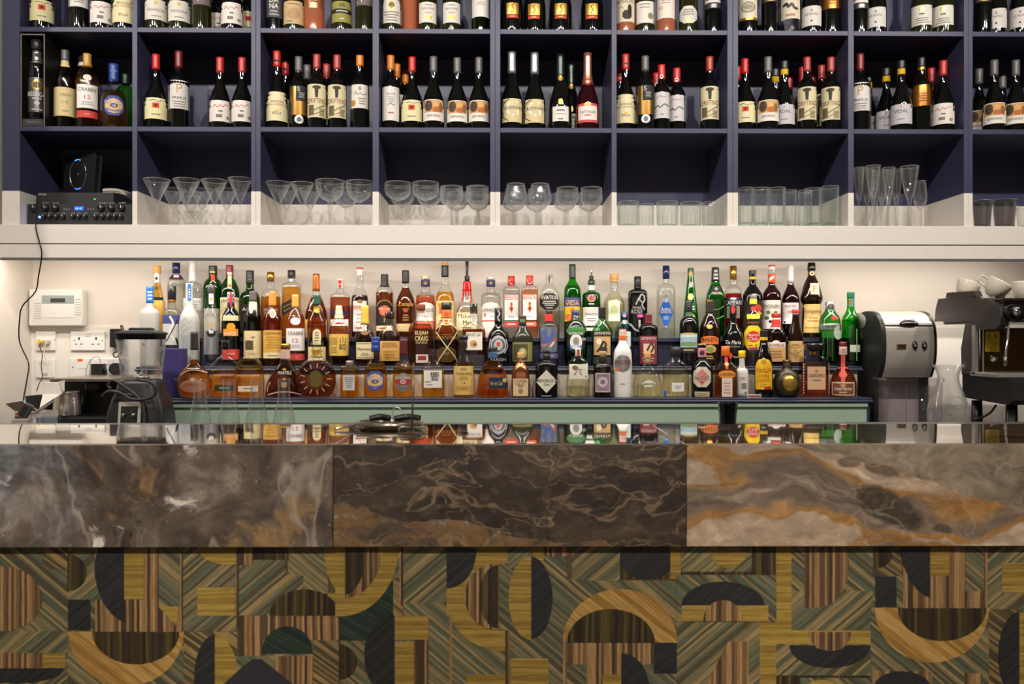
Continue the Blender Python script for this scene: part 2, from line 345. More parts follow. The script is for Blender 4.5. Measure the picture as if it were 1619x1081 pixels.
# ---------------------------------------------------------------- the bar
BD = 1.43; ZT = P(810, 703.3, BD)[2]; ZA = P(810, 864.5, BD)[2]; BB = BD*(703.3-540.5)/(670.3-540.5)
bar = empty('bar_counter', (0, BD, 0), -radians(0.42), 'bar counter with polished brown marble slabs and patterned inlaid front', 'bar')
def marble(kind, top):
    g = G('marble_'+kind); v = g.co
    w = g.warp(v, 3.2, 0.22, 4); w2 = g.warp(w, 11, 0.05, 3); x, y, z = g.xyz(v)
    if kind == 'left':
        c = g.ramp(g.noise(w2, 8, 10, 0.62), [(0.30, (34, 29, 29)), (0.44, (78, 67, 61)), (0.56, (108, 95, 86)), (0.66, (150, 138, 128)), (0.76, (196, 188, 180))])
        bl_ = g.ramp(g.noise(w2, 16, 8, 0.7), [(0.35, (58, 56, 58)), (0.5, (122, 124, 128)), (0.68, (176, 176, 178))])
        c = g.mix(g.math('MULTIPLY_ADD', g.math('ADD', x, g.math('MULTIPLY', g.noise(w2, 5, 8), 0.6)), -9.0, -3.9, True), c, bl_)
        gold = g.ramp(g.noise(g.map(w2, loc=(3, 1, 2)), 7, 8, 0.65), [(0.575, 0.0), (0.65, 0.85)]); c = g.mix(gold, c, (150, 120, 82))
        wh = g.ramp(g.noise(g.map(w2, loc=(7, 4, 1), sc=(0.8, 1, 1.3)), 11, 6, 0.6), [(0.60, 0.0), (0.66, 1.0)]); c = g.mix(wh, c, (218, 212, 206))
        dk = g.ramp(g.noise(g.map(w2, loc=(2, 9, 5)), 9, 8, 0.7), [(0.58, 0.0), (0.66, 0.85)]); c = g.mix(dk, c, (34, 30, 30))
        vn = g.math('ABSOLUTE', g.math('SUBTRACT', g.noise(g.map(w, loc=(5, 5, 5), sc=(1.4, 1, 0.6)), 3.5, 3, 0.5), 0.5)); c = g.mix(g.ramp(vn, [(0.0, 0.55), (0.012, 0.0)]), c, (186, 176, 164))
        sp = g.ramp(g.noise(v, 120, 3, 0.6), [(0.66, 0.0), (0.74, 0.6)]); c = g.mix(sp, c, (196, 188, 180))
    elif kind == 'mid':
        s = g.map(w, rot_=(0, radians(18), 0), sc=(0.55, 1, 1.7)); s2 = g.map(w2, rot_=(0, radians(18), 0), sc=(0.55, 1, 1.7))
        c = g.ramp(g.noise(s2, 7, 9, 0.6), [(0.32, (24, 19, 18)), (0.48, (46, 37, 32)), (0.62, (76, 64, 54)), (0.78, (116, 98, 82))])
        h = g.math('ADD', z, g.math('MULTIPLY', g.noise(s, 4, 5), 0.16))       # the broken pale and gold seam along the lower edge
        h = g.math('ADD', h, g.math('MULTIPLY', x, 0.18))
        band = g.math('LESS_THAN', h, ZA+0.105)
        bn = g.ramp(g.noise(s2, 15, 9, 0.7), [(0.36, (28, 25, 25)), (0.46, (84, 72, 62)), (0.55, (136, 102, 60)), (0.60, (120, 104, 90)), (0.67, (212, 206, 198))])
        c = g.mix(g.math('MULTIPLY', band, 0.8), c, bn)
        vn = g.math('ABSOLUTE', g.math('SUBTRACT', g.noise(g.map(s, loc=(5, 5, 5)), 4.2, 4, 0.55), 0.5)); c = g.mix(g.ramp(vn, [(0.0, 0.6), (0.009, 0.0)]), c, (150, 126, 100))
        vn = g.math('ABSOLUTE', g.math('SUBTRACT', g.noise(g.map(s2, loc=(1, 3, 8)), 7, 4, 0.55), 0.5)); c = g.mix(g.ramp(vn, [(0.0, 0.4), (0.008, 0.0)]), c, (170, 148, 122))
        sp = g.ramp(g.noise(g.map(v, sc=(0.7, 1, 1.2)), 40, 6, 0.7), [(0.5, 0.0), (0.75, 0.45)]); c = g.mix(sp, c, (134, 116, 98))
        gp = g.ramp(g.noise(g.map(w2, loc=(8, 1, 2)), 12, 6, 0.6), [(0.66, 0.0), (0.72, 0.8)]); c = g.mix(gp, c, (150, 112, 66))
    else:
        s = g.map(w, rot_=(0, radians(14), 0), sc=(0.42, 1, 1.9)); k = g.noise(s, 4.0, 4, 0.45, 0.6)
        c = g.ramp(k, [(0.28, (70, 60, 54)), (0.36, (126, 110, 98)), (0.42, (196, 182, 164)), (0.49, (190, 178, 164)), (0.52, (166, 128, 78)), (0.545, (176, 138, 88)), (0.57, (140, 126, 114)), (0.61, (120, 108, 102)), (0.68, (198, 184, 166)), (0.76, (118, 102, 90))])
        fine = g.noise(g.map(w2, rot_=(0, radians(14), 0), sc=(0.35, 1, 2.4)), 16, 8, 0.65); c = g.mix(0.55, c, g.ramp(fine, [(0.3, (84, 74, 68)), (0.5, (160, 144, 126)), (0.7, (220, 208, 194))]), 'OVERLAY')
        gr = g.ramp(g.noise(g.map(w2, sc=(0.6, 1, 1.2)), 14, 9, 0.7), [(0.35, (92, 82, 72)), (0.55, (146, 132, 114)), (0.72, (184, 170, 150))])
        tl = g.math('GREATER_THAN', g.math('ADD', g.math('ADD', g.math('MULTIPLY', x, 0.30), z), g.math('MULTIPLY', g.noise(w, 5, 4), 0.10)), ZT+0.21); c = g.mix(tl, c, gr)
        for (px, py, rx, rz, a, col) in ((1405, 802, 66, 26, 24, (62, 54, 46)), (1486, 835, 18, 9, 5, (84, 74, 66)), (1340, 730, 20, 12, 5, (112, 94, 76)), (1390, 742, 32, 12, 12, (108, 90, 72))):
            p = P(px, py, BD); sc = PS(px, BD); d = g.vmath('SUBTRACT', g.warp(v, 14, 0.035, 4), (p[0], 0, p[2])); d = g.map(d, rot_=(0, radians(-a), 0)); q = g.vmath('MULTIPLY', d, (1/(rx*sc), 0, 1/(rz*sc)))
            r = g.vmath('LENGTH', q); e = g.ramp(r, [(0.75, 0.95), (1.0, 0.0)]); c = g.mix(e, c, g.mix(g.ramp(g.noise(v, 90, 5, 0.7), [(0.5, 0.0), (0.72, 0.5)]), col, (140, 126, 108)))
        vn = g.math('ABSOLUTE', g.math('SUBTRACT', g.noise(g.map(w, loc=(2, 5, 7), rot_=(0, radians(60), 0), sc=(0.5, 1, 1.6)), 6, 3, 0.5), 0.5)); c = g.mix(g.ramp(vn, [(0.0, 0.22), (0.008, 0.0)]), c, (210, 198, 182))
    fm = g.noise(g.map(w2, loc=(4, 2, 9), rot_=(0, radians(20), 0), sc=(0.8, 1, 1.3)), 34, 10, 0.72); c = g.mix(0.45, c, g.ramp(fm, [(0.32, (62, 62, 62)), (0.5, (128, 127, 126)), (0.68, (200, 197, 193))]), 'OVERLAY')
    g.b.inputs['IOR'].default_value = 1.4
    g.b.inputs['Coat Weight'].default_value = 1.0 if top else 0.35; g.b.inputs['Coat Roughness'].default_value = 0.01 if top else 0.25; g.b.inputs['Coat IOR'].default_value = 2.0
    return g.base(c, 0.05 if top else 0.35, 0.5)
SEAM = [-420, 526, 1085, 2040]
for i, k in enumerate(('left', 'mid', 'right')):
    m = marble(k, False); mt = marble(k, True); x0, x1 = P(SEAM[i], 780, BD)[0]+0.0004, P(SEAM[i+1], 780, BD)[0]-0.0004
    obj('apron_slab', box(x0, x1, 0, 0.02, ZA, ZT, 0.0012), m, bar); obj('top_slab', box(x0, x1, 0.0202, BB-BD, ZT-0.02, ZT, 0.001), mt, bar)
BF = 1.4535                                         # inlaid front panel under the overhang
obj('front_panel', box(P(-420, 900, BD)[0], P(2040, 900, BD)[0], BF-BD, BF-BD+0.03, 0, ZT-0.0203), mat((70, 58, 38), 0.6), bar)
obj('plinth', box(P(-420, 900, BD)[0], P(2040, 900, BD)[0], BF-BD+0.035, BB-BD-0.02, 0, ZT-0.0203), mat((40, 38, 40), 0.6), bar)
def stripes(name, ang, period, cols, rough=0.5):
    g = G(name); x, y, z = g.xyz(g.co); a = radians(ang)
    u = g.math('ADD', g.math('MULTIPLY', x, cos(a)), g.math('MULTIPLY', z, sin(a))); v = g.math('SUBTRACT', g.math('MULTIPLY', z, cos(a)), g.math('MULTIPLY', x, sin(a)))
    u = g.math('ADD', u, g.math('MULTIPLY', g.noise(g.co, 9, 2), 0.004))
    t = g.math('DIVIDE', u, period); f = g.math('FLOOR', t); w = g.n('ShaderNodeTexWhiteNoise'); w.noise_dimensions = '1D'; g.l(f, w.inputs['W'])
    n = len(cols); c = g.ramp(w.outputs['Value'], [(i/n, q) for i, q in enumerate(cols)], True)
    cm = g.n('ShaderNodeCombineXYZ'); g.l(g.math('MULTIPLY', u, 400), cm.inputs[0]); g.l(g.math('MULTIPLY', v, 22), cm.inputs[1])
    gr = g.noise(cm.outputs[0], 1.0, 4, 0.6); c = g.mix(g.ramp(gr, [(0.3, 0.0), (0.75, 0.55)]), c, (26, 24, 18))
    fr_ = g.math('FRACT', t); jo = g.ramp(g.math('ABSOLUTE', g.math('SUBTRACT', fr_, 0.5)), [(0.38, 0.0), (0.5, 0.45)]); c = g.mix(jo, c, (24, 20, 14))
    g.bump(gr, 0.15, 0.001); return g.base(c, rough, 0.4)
IM = dict(G=stripes('gold_straw', 90, 0.0036, [(158, 130, 58), (146, 118, 50), (166, 138, 66), (138, 112, 48)]),
  Q=stripes('amber_straw', 52, 0.0050, [(176, 138, 74), (164, 124, 60), (186, 150, 86), (150, 112, 52)]),
  N=stripes('navy_straw', 130, 0.0035, [(34, 36, 40), (28, 30, 35), (40, 42, 46)]), E=stripes('bottle_green_straw', 60, 0.0035, [(30, 46, 40), (24, 38, 36), (42, 58, 48)]),
  D=stripes('ebony_straw', 0, 0.0052, [(52, 42, 26), (34, 27, 20), (84, 70, 32), (44, 35, 24), (62, 52, 26)]),
  T=stripes('tan_straw', 0, 0.0046, [(150, 116, 76), (92, 68, 48), (166, 132, 88), (120, 92, 62), (66, 50, 38)]),
  H=stripes('sage_straw_up', 130, 0.0044, [(112, 106, 78), (88, 92, 72), (150, 130, 88), (78, 74, 56), (128, 114, 80), (94, 100, 78)]),
  K=stripes('sage_straw_down', 50, 0.0044, [(112, 106, 78), (84, 90, 72), (148, 128, 88), (76, 72, 56), (126, 112, 80), (90, 98, 78)]),
  V=stripes('tan_straw_slant', 55, 0.0040, [(130, 108, 70), (84, 74, 52), (150, 124, 78), (70, 62, 46)]))
def R_(a, b, c, d): return [(a, b), (c, b), (c, d), (a, d)]
def E_(cx, cy, rx, ry, a0, a1, n=20): return [(cx+rx*cos(radians(a0+(a1-a0)*i/n)), cy-ry*sin(radians(a0+(a1-a0)*i/n))) for i in range(n+1)]
def A_(cx, cy, rx, ry, ix, iy, a0, a1): return E_(cx, cy, rx, ry, a0, a1)+E_(cx, cy, ix, iy, a1, a0)
def swoop(x, y): return [(x+22, y), (x+122, y), (x+122, y+300), (x+100, y+292), (x+70, y+268), (x+40, y+228), (x+15, y+170), (x+2, y+110), (x+2, y+60), (x+10, y+25)]
INL = [('A', [('K', R_(-60,520,268,870)), ('H', R_(-60,870,268,1120)), ('V', R_(165,520,268,620)), ('T', E_(0,740,165,132,90,-90)), ('T', R_(-60,612,0,870)), ('T', R_(-60,960,165,1032)), ('G', R_(165,960,260,1020)), ('N', E_(60,1022,190,60,180,360)),
   ('H', R_(268,520,380,742)), ('K', R_(268,742,400,870)), ('D', E_(268,632,78,76,90,-90)), ('N', R_(270,742,362,866)), ('T', R_(380,520,640,872)), ('H', R_(362,620,420,742)), ('N', swoop(378,530)), ('G', R_(500,520,580,740)), ('K', R_(640,520,728,770)), ('T', R_(640,770,728,872)), ('G', [(640,770),(720,770),(715,850)]),
   ('K', R_(268,872,742,1120)), ('Q', E_(507,872,236,222,180,360)), ('D', E_(547,872,178,132,180,360)), ('T', R_(728,520,740,872)),
   ('H', R_(740,520,955,870)), ('V', R_(742,872,960,1120)), ('G', E_(905,520,105,76,180,270)+[(955,596),(955,520)]), ('G', R_(798,690,952,806)), ('T', R_(955,520,968,860)), ('H', R_(968,520,1165,805)), ('D', R_(1025,520,1170,578)), ('T', R_(968,520,1025,600)),
   ('K', R_(1165,520,1330,715)), ('T', R_(1158,580,1168,700)), ('G', E_(1400,530,85,186,180,270)+[(1400,520),(1315,520)]), ('D', R_(1400,520,1460,715)), ('G', R_(1330,715,1460,806)), ('H', R_(1060,640,1230,806)), ('D', E_(1235,804,143,106,0,180)),
   ('T', R_(968,806,1060,970)), ('T', R_(1080,806,1376,905)), ('K', R_(960,970,1115,1120)), ('H', R_(1065,905,1376,970)), ('E', E_(1165,960,105,112,0,180)), ('T', R_(1115,970,1270,1120)), ('V', R_(1270,905,1376,1120)), ('E', R_(1376,806,1470,905)), ('D', E_(1376,985,70,78,90,-90)),
   ('N', E_(870,1060,85,176,90,270)), ('G', E_(870,1060,95,176,90,-90))]),
 ('B', [('H', R_(20,520,275,1120)), ('E', R_(20,660,240,905)), ('G', [(0,520),(0,806)]+E_(20,530,236,276,270,360)+[(256,520)]), ('T', E_(40,530,150,200,270,360)+[(190,520),(40,520)]), ('D', E_(40,530,86,186,270,360)+[(126,520),(40,520)]), ('K', R_(20,905,130,1120)), ('N', E_(240,965,122,168,90,270)), ('D', E_(14,992,75,72,90,-90)),
   ('V', R_(236,650,275,805)), ('T', R_(262,520,275,760)), ('H', R_(275,520,452,752)), ('K', R_(275,752,467,1120)), ('G', R_(243,806,378,900)), ('G', R_(243,908,320,1120)), ('T', R_(320,900,378,1120)),
   ('K', R_(452,520,940,1120)), ('G', E_(690,740,238,208,90,270)), ('G', R_(452,640,500,800)), ('G', R_(560,520,700,610)), ('N', [(452,520)]+E_(452,530,122,162,0,-90)), ('T', E_(662,724,136,136,90,270)), ('D', E_(662,724,78,128,90,270)), ('K', R_(664,590,700,862)), ('H', R_(700,520,800,610)),
   ('G', E_(795,730,92,170,90,270)), ('N', E_(795,730,87,166,90,-90)), ('G', E_(845,520,50,60,180,270)+[(845,520)]), ('T', R_(850,520,945,562)), ('H', R_(945,520,1155,660)), ('T', R_(945,520,960,655)), ('K', R_(940,660,1400,1120)), ('D', R_(1155,520,1380,655)), ('N', E_(1265,575,112,78,0,360,32)), ('G', R_(1378,520,1402,655)),
   ('Q', E_(1155,910,232,216,0,180)), ('D', E_(1118,910,178,136,0,180)), ('T', R_(940,912,1290,1000)), ('T', R_(1020,1000,1160,1120)), ('N', R_(1292,912,1385,1036)), ('N', E_(1160,1090,112,136,0,90)+[(1160,1120),(1272,1120)]), ('G', R_(1085,1040,1158,1120)), ('G', R_(712,976,865,1120)), ('G', R_(535,1042,690,1120)),
   ('T', R_(690,862,708,1120)), ('T', R_(925,890,938,1120)), ('T', R_(464,800,474,1120))]),
 ('C', [('G', R_(0,520,42,652)), ('H', R_(42,520,330,625)), ('G', E_(235,538,72,70,180,360)), ('D', R_(330,520,425,622)), ('D', R_(42,623,425,636)), ('K', R_(25,636,428,824)), ('N', E_(212,758,168,96,0,180)), ('G', R_(45,758,395,822)), ('T', E_(212,822,80,86,0,180)), ('H', R_(25,824,362,1120)), ('T', [(130,1120),(165,1040),(235,905),(315,905),(315,1120)]), ('G', R_(362,822,428,1120)), ('N', R_(0,912,25,1035)),
   ('K', R_(490,520,818,700)), ('H', R_(490,700,818,860)), ('G', R_(428,520,490,915)), ('T', R_(543,520,600,768)), ('T', E_(600,600,122,166,90,-90)), ('H', R_(428,915,815,1042)), ('G', R_(490,858,810,916)), ('T', E_(645,866,86,76,180,360)), ('N', A_(645,920,163,90,60,22,180,360)), ('D', R_(430,1042,810,1052)), ('D', R_(430,1052,525,1120)), ('K', R_(525,1052,810,1120)), ('G', E_(612,1120,80,60,0,180)),
   ('V', R_(818,520,935,640)), ('D', E_(820,556,76,54,90,-90)), ('K', R_(818,640,960,768)), ('N', R_(828,641,913,764)), ('T', R_(940,520,1190,768)), ('K', R_(1186,520,1266,700)), ('T', R_(1186,700,1262,768)), ('N', swoop(926,426)), ('G', R_(1048,520,1125,636)), ('T', R_(1266,520,1280,772)),
   ('K', R_(810,768,1285,1120)), ('Q', E_(1055,768,230,220,180,360)), ('D', E_(1096,768,178,132,180,360)), ('H', R_(1280,520,1470,772)), ('V', R_(1285,772,1470,1120)), ('G', R_(1338,586,1470,706)), ('N', E_(1408,960,85,176,90,270)), ('G', R_(1408,785,1470,1120)), ('T', R_(815,1022,1055,1120)), ('N', E_(935,1085,112,62,0,180)), ('T', R_(1185,1030,1256,1120))])]
OFF = dict(A=0, B=530, C=1059); done = []
for key, L in INL:
    for m, poly in L:
        q = [(OFF[key]+x*0.3894, 660+y*0.3894) for x, y in poly]
        bb = (min(p[0] for p in q)+1.5, min(p[1] for p in q)+1.5, max(p[0] for p in q)-1.5, max(p[1] for p in q)-1.5)
        lay = 1+max([l for b_, l in done if b_[0] < bb[2] and b_[2] > bb[0] and b_[1] < bb[3] and b_[3] > bb[1]] or [0]); done.append((bb, lay))
        pts = [P(x, y, BF) for x, y in q]; pts = [(p[0], min(p[2], ZT-0.025)) for p in pts]
        ar = sum(pts[i][0]*pts[(i+1) % len(pts)][1]-pts[(i+1) % len(pts)][0]*pts[i][1] for i in range(len(pts)))
        if ar < 0: pts.reverse()
        obj('inlay_piece', prism(pts, BF-BD-0.0006*lay, BF-BD-0.00005), IM[m], bar)
# ---------------------------------------------------------------- bottle builder
def frosted(col, f=0.68, r=0.4):
    m = bpy.data.materials.new('frosted_glass'); nt, out = nodes(m); b = nt.nodes.new('ShaderNodeBsdfPrincipled'); t = nt.nodes.new('ShaderNodeBsdfTransparent'); ms = nt.nodes.new('ShaderNodeMixShader')
    b.inputs['Base Color'].default_value = rgb(col); b.inputs['Roughness'].default_value = r; ms.inputs[0].default_value = f; t.inputs[0].default_value = (1, 1, 1, 1) if f > 0.5 else rgb([min(255, v*1.2) for v in col])
    nt.links.new(t.outputs[0], ms.inputs[1]); nt.links.new(b.outputs[0], ms.inputs[2]); nt.links.new(ms.outputs[0], out.inputs[0]); return m
GL = dict(clear=thin((0.965, 0.97, 0.955), 0.62, 0.8), green=thin((0.18, 0.60, 0.17), 0.30), dkgreen=thin((0.10, 0.34, 0.07), 0.25), palegreen=thin((0.42, 0.78, 0.45), 0.4), lime=thin((0.14, 0.66, 0.12), 0.35),
  blue=thin((0.28, 0.66, 0.86), 0.4), yel=thin((0.90, 0.90, 0.66), 0.5), rose=frosted((206, 128, 92), 0.45, 0.06), smoke=thin((0.40, 0.38, 0.39), 0.4), bluegrey=thin((0.80, 0.86, 0.92), 0.4),
  wine=mat((9, 10, 9), 0.04, 0, 0.55), winered=mat((38, 6, 12), 0.04, 0, 0.55), olive=mat((30, 32, 10), 0.05, 0, 0.55), black=mat((12, 12, 13), 0.06, 0, 0.5), brown=mat((26, 13, 8), 0.05, 0, 0.55),
  frost=frosted((196, 194, 188)), white=mat((222, 218, 210), 0.3), dgreen=mat((40, 42, 30), 0.16, 0, 0.5), copper=mat((186, 120, 78), 0.16, 0.9), bronze=mat((70, 62, 52), 0.32, 0.7), whitebox=mat((214, 208, 200), 0.6), plum=mat((30, 10, 18), 0.05, 0, 0.55))
LQ = dict(amber=(0.98, 0.47, 0.055), gold=(0.92, 0.55, 0.07), honey=(0.95, 0.56, 0.10), brown=(0.74, 0.24, 0.03), dark=(0.28, 0.06, 0.014), cola=(0.05, 0.012, 0.006), red=(0.55, 0.05, 0.03), campari=(0.62, 0.012, 0.016), coral=(0.85, 0.20, 0.10), peach=(0.95, 0.42, 0.22),
  water=(0.95, 0.96, 0.95), straw=(0.97, 0.95, 0.80), green=(0.10, 0.55, 0.06), lime=(0.10, 0.66, 0.05), purple=(0.06, 0.008, 0.016), cognac=(0.58, 0.13, 0.028), orange=(0.55, 0.20, 0.025))
def chaikin(p, n=2):
    for _ in range(n):
        q = [p[0]]
        for a, b in zip(p, p[1:]):
            q += [tuple(0.75*u+0.25*v for u, v in zip(a, b)), tuple(0.25*u+0.75*v for u, v in zip(a, b))]
        p = q+[p[-1]]
    return p
class Bottle:
    """x, top, base and every other number are photo pixels; the bottle stands on height zf at depth D"""
    def __init__(s, name, x, top, w, shape, glass, D, zf, n=2, dr=1.0, liq=None, face=1.0, seg=None):
        s.D, s.x, s.k = D, x, PS(x, D); s.zf = zf; s.p = P(x, 600, D); s.n = n
        Zr = lambda y: P(x, y, D)[2]-zf; s.Z = Zr; k = s.k; hw = w/2*k
        if isinstance(shape, list): pts = [(max(0.0, Zr(y)), h*k) for y, h in shape]; pts[0] = (0.0, pts[0][1])
        else:
            ysh, ynk, wnk, sty = shape; z1, z2 = Zr(ysh), Zr(ynk); nr = wnk/2*k; zt = Zr(top)
            pts = [(0.0, hw*0.90), (0.003, hw*0.985), (0.012, hw), (z1*0.5, hw), (z1, hw)]
            for t in (0.25, 0.5, 0.72, 0.88, 1.0):
                r = sqrt(max(0, 1-t*t)) if sty == 'c' else 1-(3*t*t-2*t**3) if sty == 's' else 1-t if sty == 'l' else 0.5*(1-(3*t*t-2*t**3))+0.5*sqrt(max(0, 1-t*t))
                pts.append((z1+(z2-z1)*t, nr+(hw-nr)*r))
            pts += [(z2+(zt-z2)*0.5, nr*0.97), (zt-0.004, nr*0.97)]
        mx = max(p[1] for p in pts); mn = min(p[1] for p in pts[len(pts)//2:])
        pts = chaikin(pts, 1 if isinstance(shape, list) else 1); s.sec = []
        for z, r in pts:
            t = 1.0 if mx-mn < 1e-6 else min(1, max(0, (r-mn)/(mx-mn)))
            t = t**0.6
            s.sec.append((z, r, r*(1+(dr-1)*t), 2+(n-2)*t))
        th = -atan2(s.p[0], s.p[1])*face
        s.seg = seg or (24 if n <= 2.5 else 32)
        s.root = obj(name, loft(s.sec, s.seg), GL[glass], None, True, (s.p[0], D, zf), th)
        if liq:
            zt = Zr(liq[0]); e = 0.0022; sec = []
            for z, rx, ry, nn in s.sec:
                if z < zt and rx > 0.004: sec.append((max(z, 0.004), rx-e, ry-e, nn))
            if len(sec) > 2:
                a = s.at(zt); sec.append((zt, a[0]-e, a[1]-e, a[2])); sec = [q for i, q in enumerate(sec) if i == 0 or q[0]-sec[i-1][0] > 1e-5]
                obj('liquid', loft(sec, s.seg), thin(LQ[liq[1]], 0.75, 0.4) if liq[1] in ('water','straw','lime','green') else liquid(LQ[liq[1]]), s.root, True)
        s.last = s.root; s.rx = max(q[1] for q in s.sec); s.ry = max(q[2] for q in s.sec)
    def at(s, z):
        S = s.sec
        if z <= S[0][0]: return S[0][1:]
        for a, b in zip(S, S[1:]):
            if a[0] <= z <= b[0]:
                t = (z-a[0])/max(1e-9, b[0]-a[0]); return tuple(a[i]+(b[i]-a[i])*t for i in (1, 2, 3))
        return S[-1][1:]
    def front(s, x, z, e):
        rx, ry, n = s.at(z); q = min(0.995, abs(x)/rx); return -ry*(1-q**n)**(1/n)-e
    def patch(s, name, y0, y1, w, m, shape='r', dx=0, e=0.0006, parent=None, skew=0.0):
        k = s.k; z0, z1 = max(0.0015, s.Z(y1)), s.Z(y0); rows = 2 if shape == 'r' and s.n > 4 else 5 if shape in 'r' else 14; cols = 12; V = []; Fc = []
        for i in range(rows+1):
            v = i/rows; z = z0+(z1-z0)*v; rx = s.at(z)[0]*0.99
            h = w/2*k*(1 if shape == 'r' else sqrt(max(0.0004, 1-(2*v-1)**2)) if shape == 'e' else max(0.01, 1-abs(2*v-1)) if shape == 'd' else
                       (1 if v < 0.68 else sqrt(max(0.001, 1-((v-0.68)/0.32)**2))) if shape == 'a' else (1 if v > 0.3 else 0.55+0.45*sqrt(max(0, 1-(1-v/0.3)**2))) if shape == 's' else
                       min(1, 0.5+2*min(v, 1-v)) if shape == 'h' else 1-0.3*v if shape == 't' else 1-0.3*(1-v) if shape == 'v' else 1)
            x0, x1 = max(-rx, dx*k-h), min(rx, dx*k+h)
            for j in range(cols+1):
                x = x0+(x1-x0)*j/cols; zz_ = z+skew*x; V.append((x, s.front(x, zz_, e), zz_))
        for i in range(rows):
            for j in range(cols): a = i*(cols+1)+j; Fc.append((a, a+1, a+cols+2, a+cols+1))
        return obj(name, (V, Fc), m, parent or s.root, True)
    def text(s, t, y, h, col, maxw=None, dx=0, shear=0.0, rotq=0, e=0.0014, skew=0.0):
        V, Fc, w = text_mesh(t); k = s.k; sy = h*k; sx = sy if not maxw else min(sy*1.25, maxw*k/w); c = s.Z(y); R = []
        for a, b in V:
            u, v = (a+b*shear)*sx, b*sy
            if rotq: u, v = -v, u
            R.append((u+dx*k, v+c+skew*(u+dx*k)))
        lim = [(max(-0.985*s.at(z)[0], min(0.985*s.at(z)[0], u)), z) for u, z in R]
        return obj('lettering', ([(u, s.front(u, z, e), z) for u, z in lim], Fc), mat(col, 0.5), s.last)
    def lines(s, y0, y1, n, w, col, dx=0, e=0.0012):
        k = s.k; V = []; Fc = []; rnd = random.Random(int(y0*7+w))
        for i in range(n):
            z = s.Z(y0+(y1-y0)*(i+0.5)/n); t = 0.22*(y1-y0)/n*k; hwid = w/2*k*rnd.uniform(0.6, 1.0)
            a = len(V)
            for j in range(9):
                x = dx*k-hwid+2*hwid*j/8; x = max(-0.97*s.at(z)[0], min(0.97*s.at(z)[0], x)); V += [(x, s.front(x, z-t, e), z-t), (x, s.front(x, z+t, e), z+t)]
            Fc += [(a+2*j, a+2*j+2, a+2*j+3, a+2*j+1) for j in range(8)]
        return obj('fine_print', (V, Fc), mat(col, 0.6), s.last)
    def stroke(s, pts, w, col, name='brush_mark', e=0.0014, m=None, parent=None):  # painted or tied line along photo points (dx, y)
        k = s.k; q = spline(pts, 5) if len(pts) > 2 else [tuple(pts[0][d]+(pts[1][d]-pts[0][d])*i/6 for d in (0, 1)) for i in range(7)]
        V = []; Fc = []
        for i, p in enumerate(q):
            a, b = q[max(0, i-1)], q[min(len(q)-1, i+1)]; tx, ty = b[0]-a[0], b[1]-a[1]; L = sqrt(tx*tx+ty*ty) or 1; nx, ny = -ty/L*w/2, tx/L*w/2
            for sg in (1, -1):
                z = s.Z(p[1]+sg*ny); x = (p[0]+sg*nx)*k; r = s.at(z)[0]; x = max(-0.98*r, min(0.98*r, x)); V.append((x, s.front(x, z, e), z))
        Fc = [(2*i, 2*i+2, 2*i+3, 2*i+1) for i in range(len(q)-1)]
        return obj(name, (V, Fc), m or mat(col, 0.5), parent or s.last)
    def cap(s, y0, y1, w, m, name='cap', w2=None, n=2):
        z0, z1 = s.Z(y1), s.Z(y0); r = w/2*s.k; r1 = (w2 or w)/2*s.k; b = min(0.0015, (z1-z0)*0.2)
        return obj(name, loft([(z0, r*0.96, r*0.96, n), (z0+b, r, r, n), ((z0+z1)/2, (r+r1)/2, (r+r1)/2, n), (z1-b, r1, r1, n), (z1, r1*0.88, r1*0.88, n)], 20), m, s.root, True)
    def sleeve(s, y0, y1, m, name='capsule', e=0.0009):
        z0, z1 = s.Z(y1), s.Z(y0); zs = [z0+(z1-z0)*i/7 for i in range(8)]
        sec = [(z,)+tuple(v+e if i < 2 else v for i, v in enumerate(s.at(z))) for z in zs]
        zt = s.sec[-1][0]
        if z1 >= zt-0.006: sec.append((z1+0.001, sec[-1][1]*0.86, sec[-1][2]*0.86, 2))
        return obj(name, loft(sec, 20), m, s.root, True)
    def add(s, parts):
        for q in parts:
            t = q[0]; a = q[1:]
            if t == 'C': s.cap(a[0], a[1], a[2], mm(a[3], *a[4:5]))
            elif t == 'X': s.cap(a[0], a[1], a[2], a[3], a[4] if len(a) > 4 else 'stopper', *a[5:])
            elif t == 'K': s.sleeve(a[0], a[1], mm(a[2], *a[3:4]), a[4] if len(a) > 4 else 'capsule')
            elif t == 'L':
                s.last = s.patch('label', a[0], a[1], a[2], mm(a[3], 'paper'), *(a[4:6] if len(a) > 4 else ())); s.lev = s.last
            elif t == 'LM': s.last = s.patch('label', a[0], a[1], a[2], mm(a[3], 'foil'), *(a[4:6] if len(a) > 4 else ()))
            elif t == 'A': s.patch('emblem', a[0], a[1], a[2], mm(a[3], 'paper'), a[4] if len(a) > 4 else 'e', a[5] if len(a) > 5 else 0, 0.0010, s.last)
            elif t == 'AM': s.patch('emblem', a[0], a[1], a[2], mm(a[3], 'foil'), a[4] if len(a) > 4 else 'e', a[5] if len(a) > 5 else 0, 0.0010, s.last)
            elif t == 'R': s.last = s.root
            elif t == 'T': s.text(a[0], a[1], a[2], a[3], *(a[4:7] if len(a) > 4 else ()))
            elif t == 'TV': s.text(a[0], a[1], a[2], a[3], a[4], a[5], 0, 1)
            elif t == 'F': s.lines(*a)
            elif t == 'Z': s.stroke(*a)
        return s
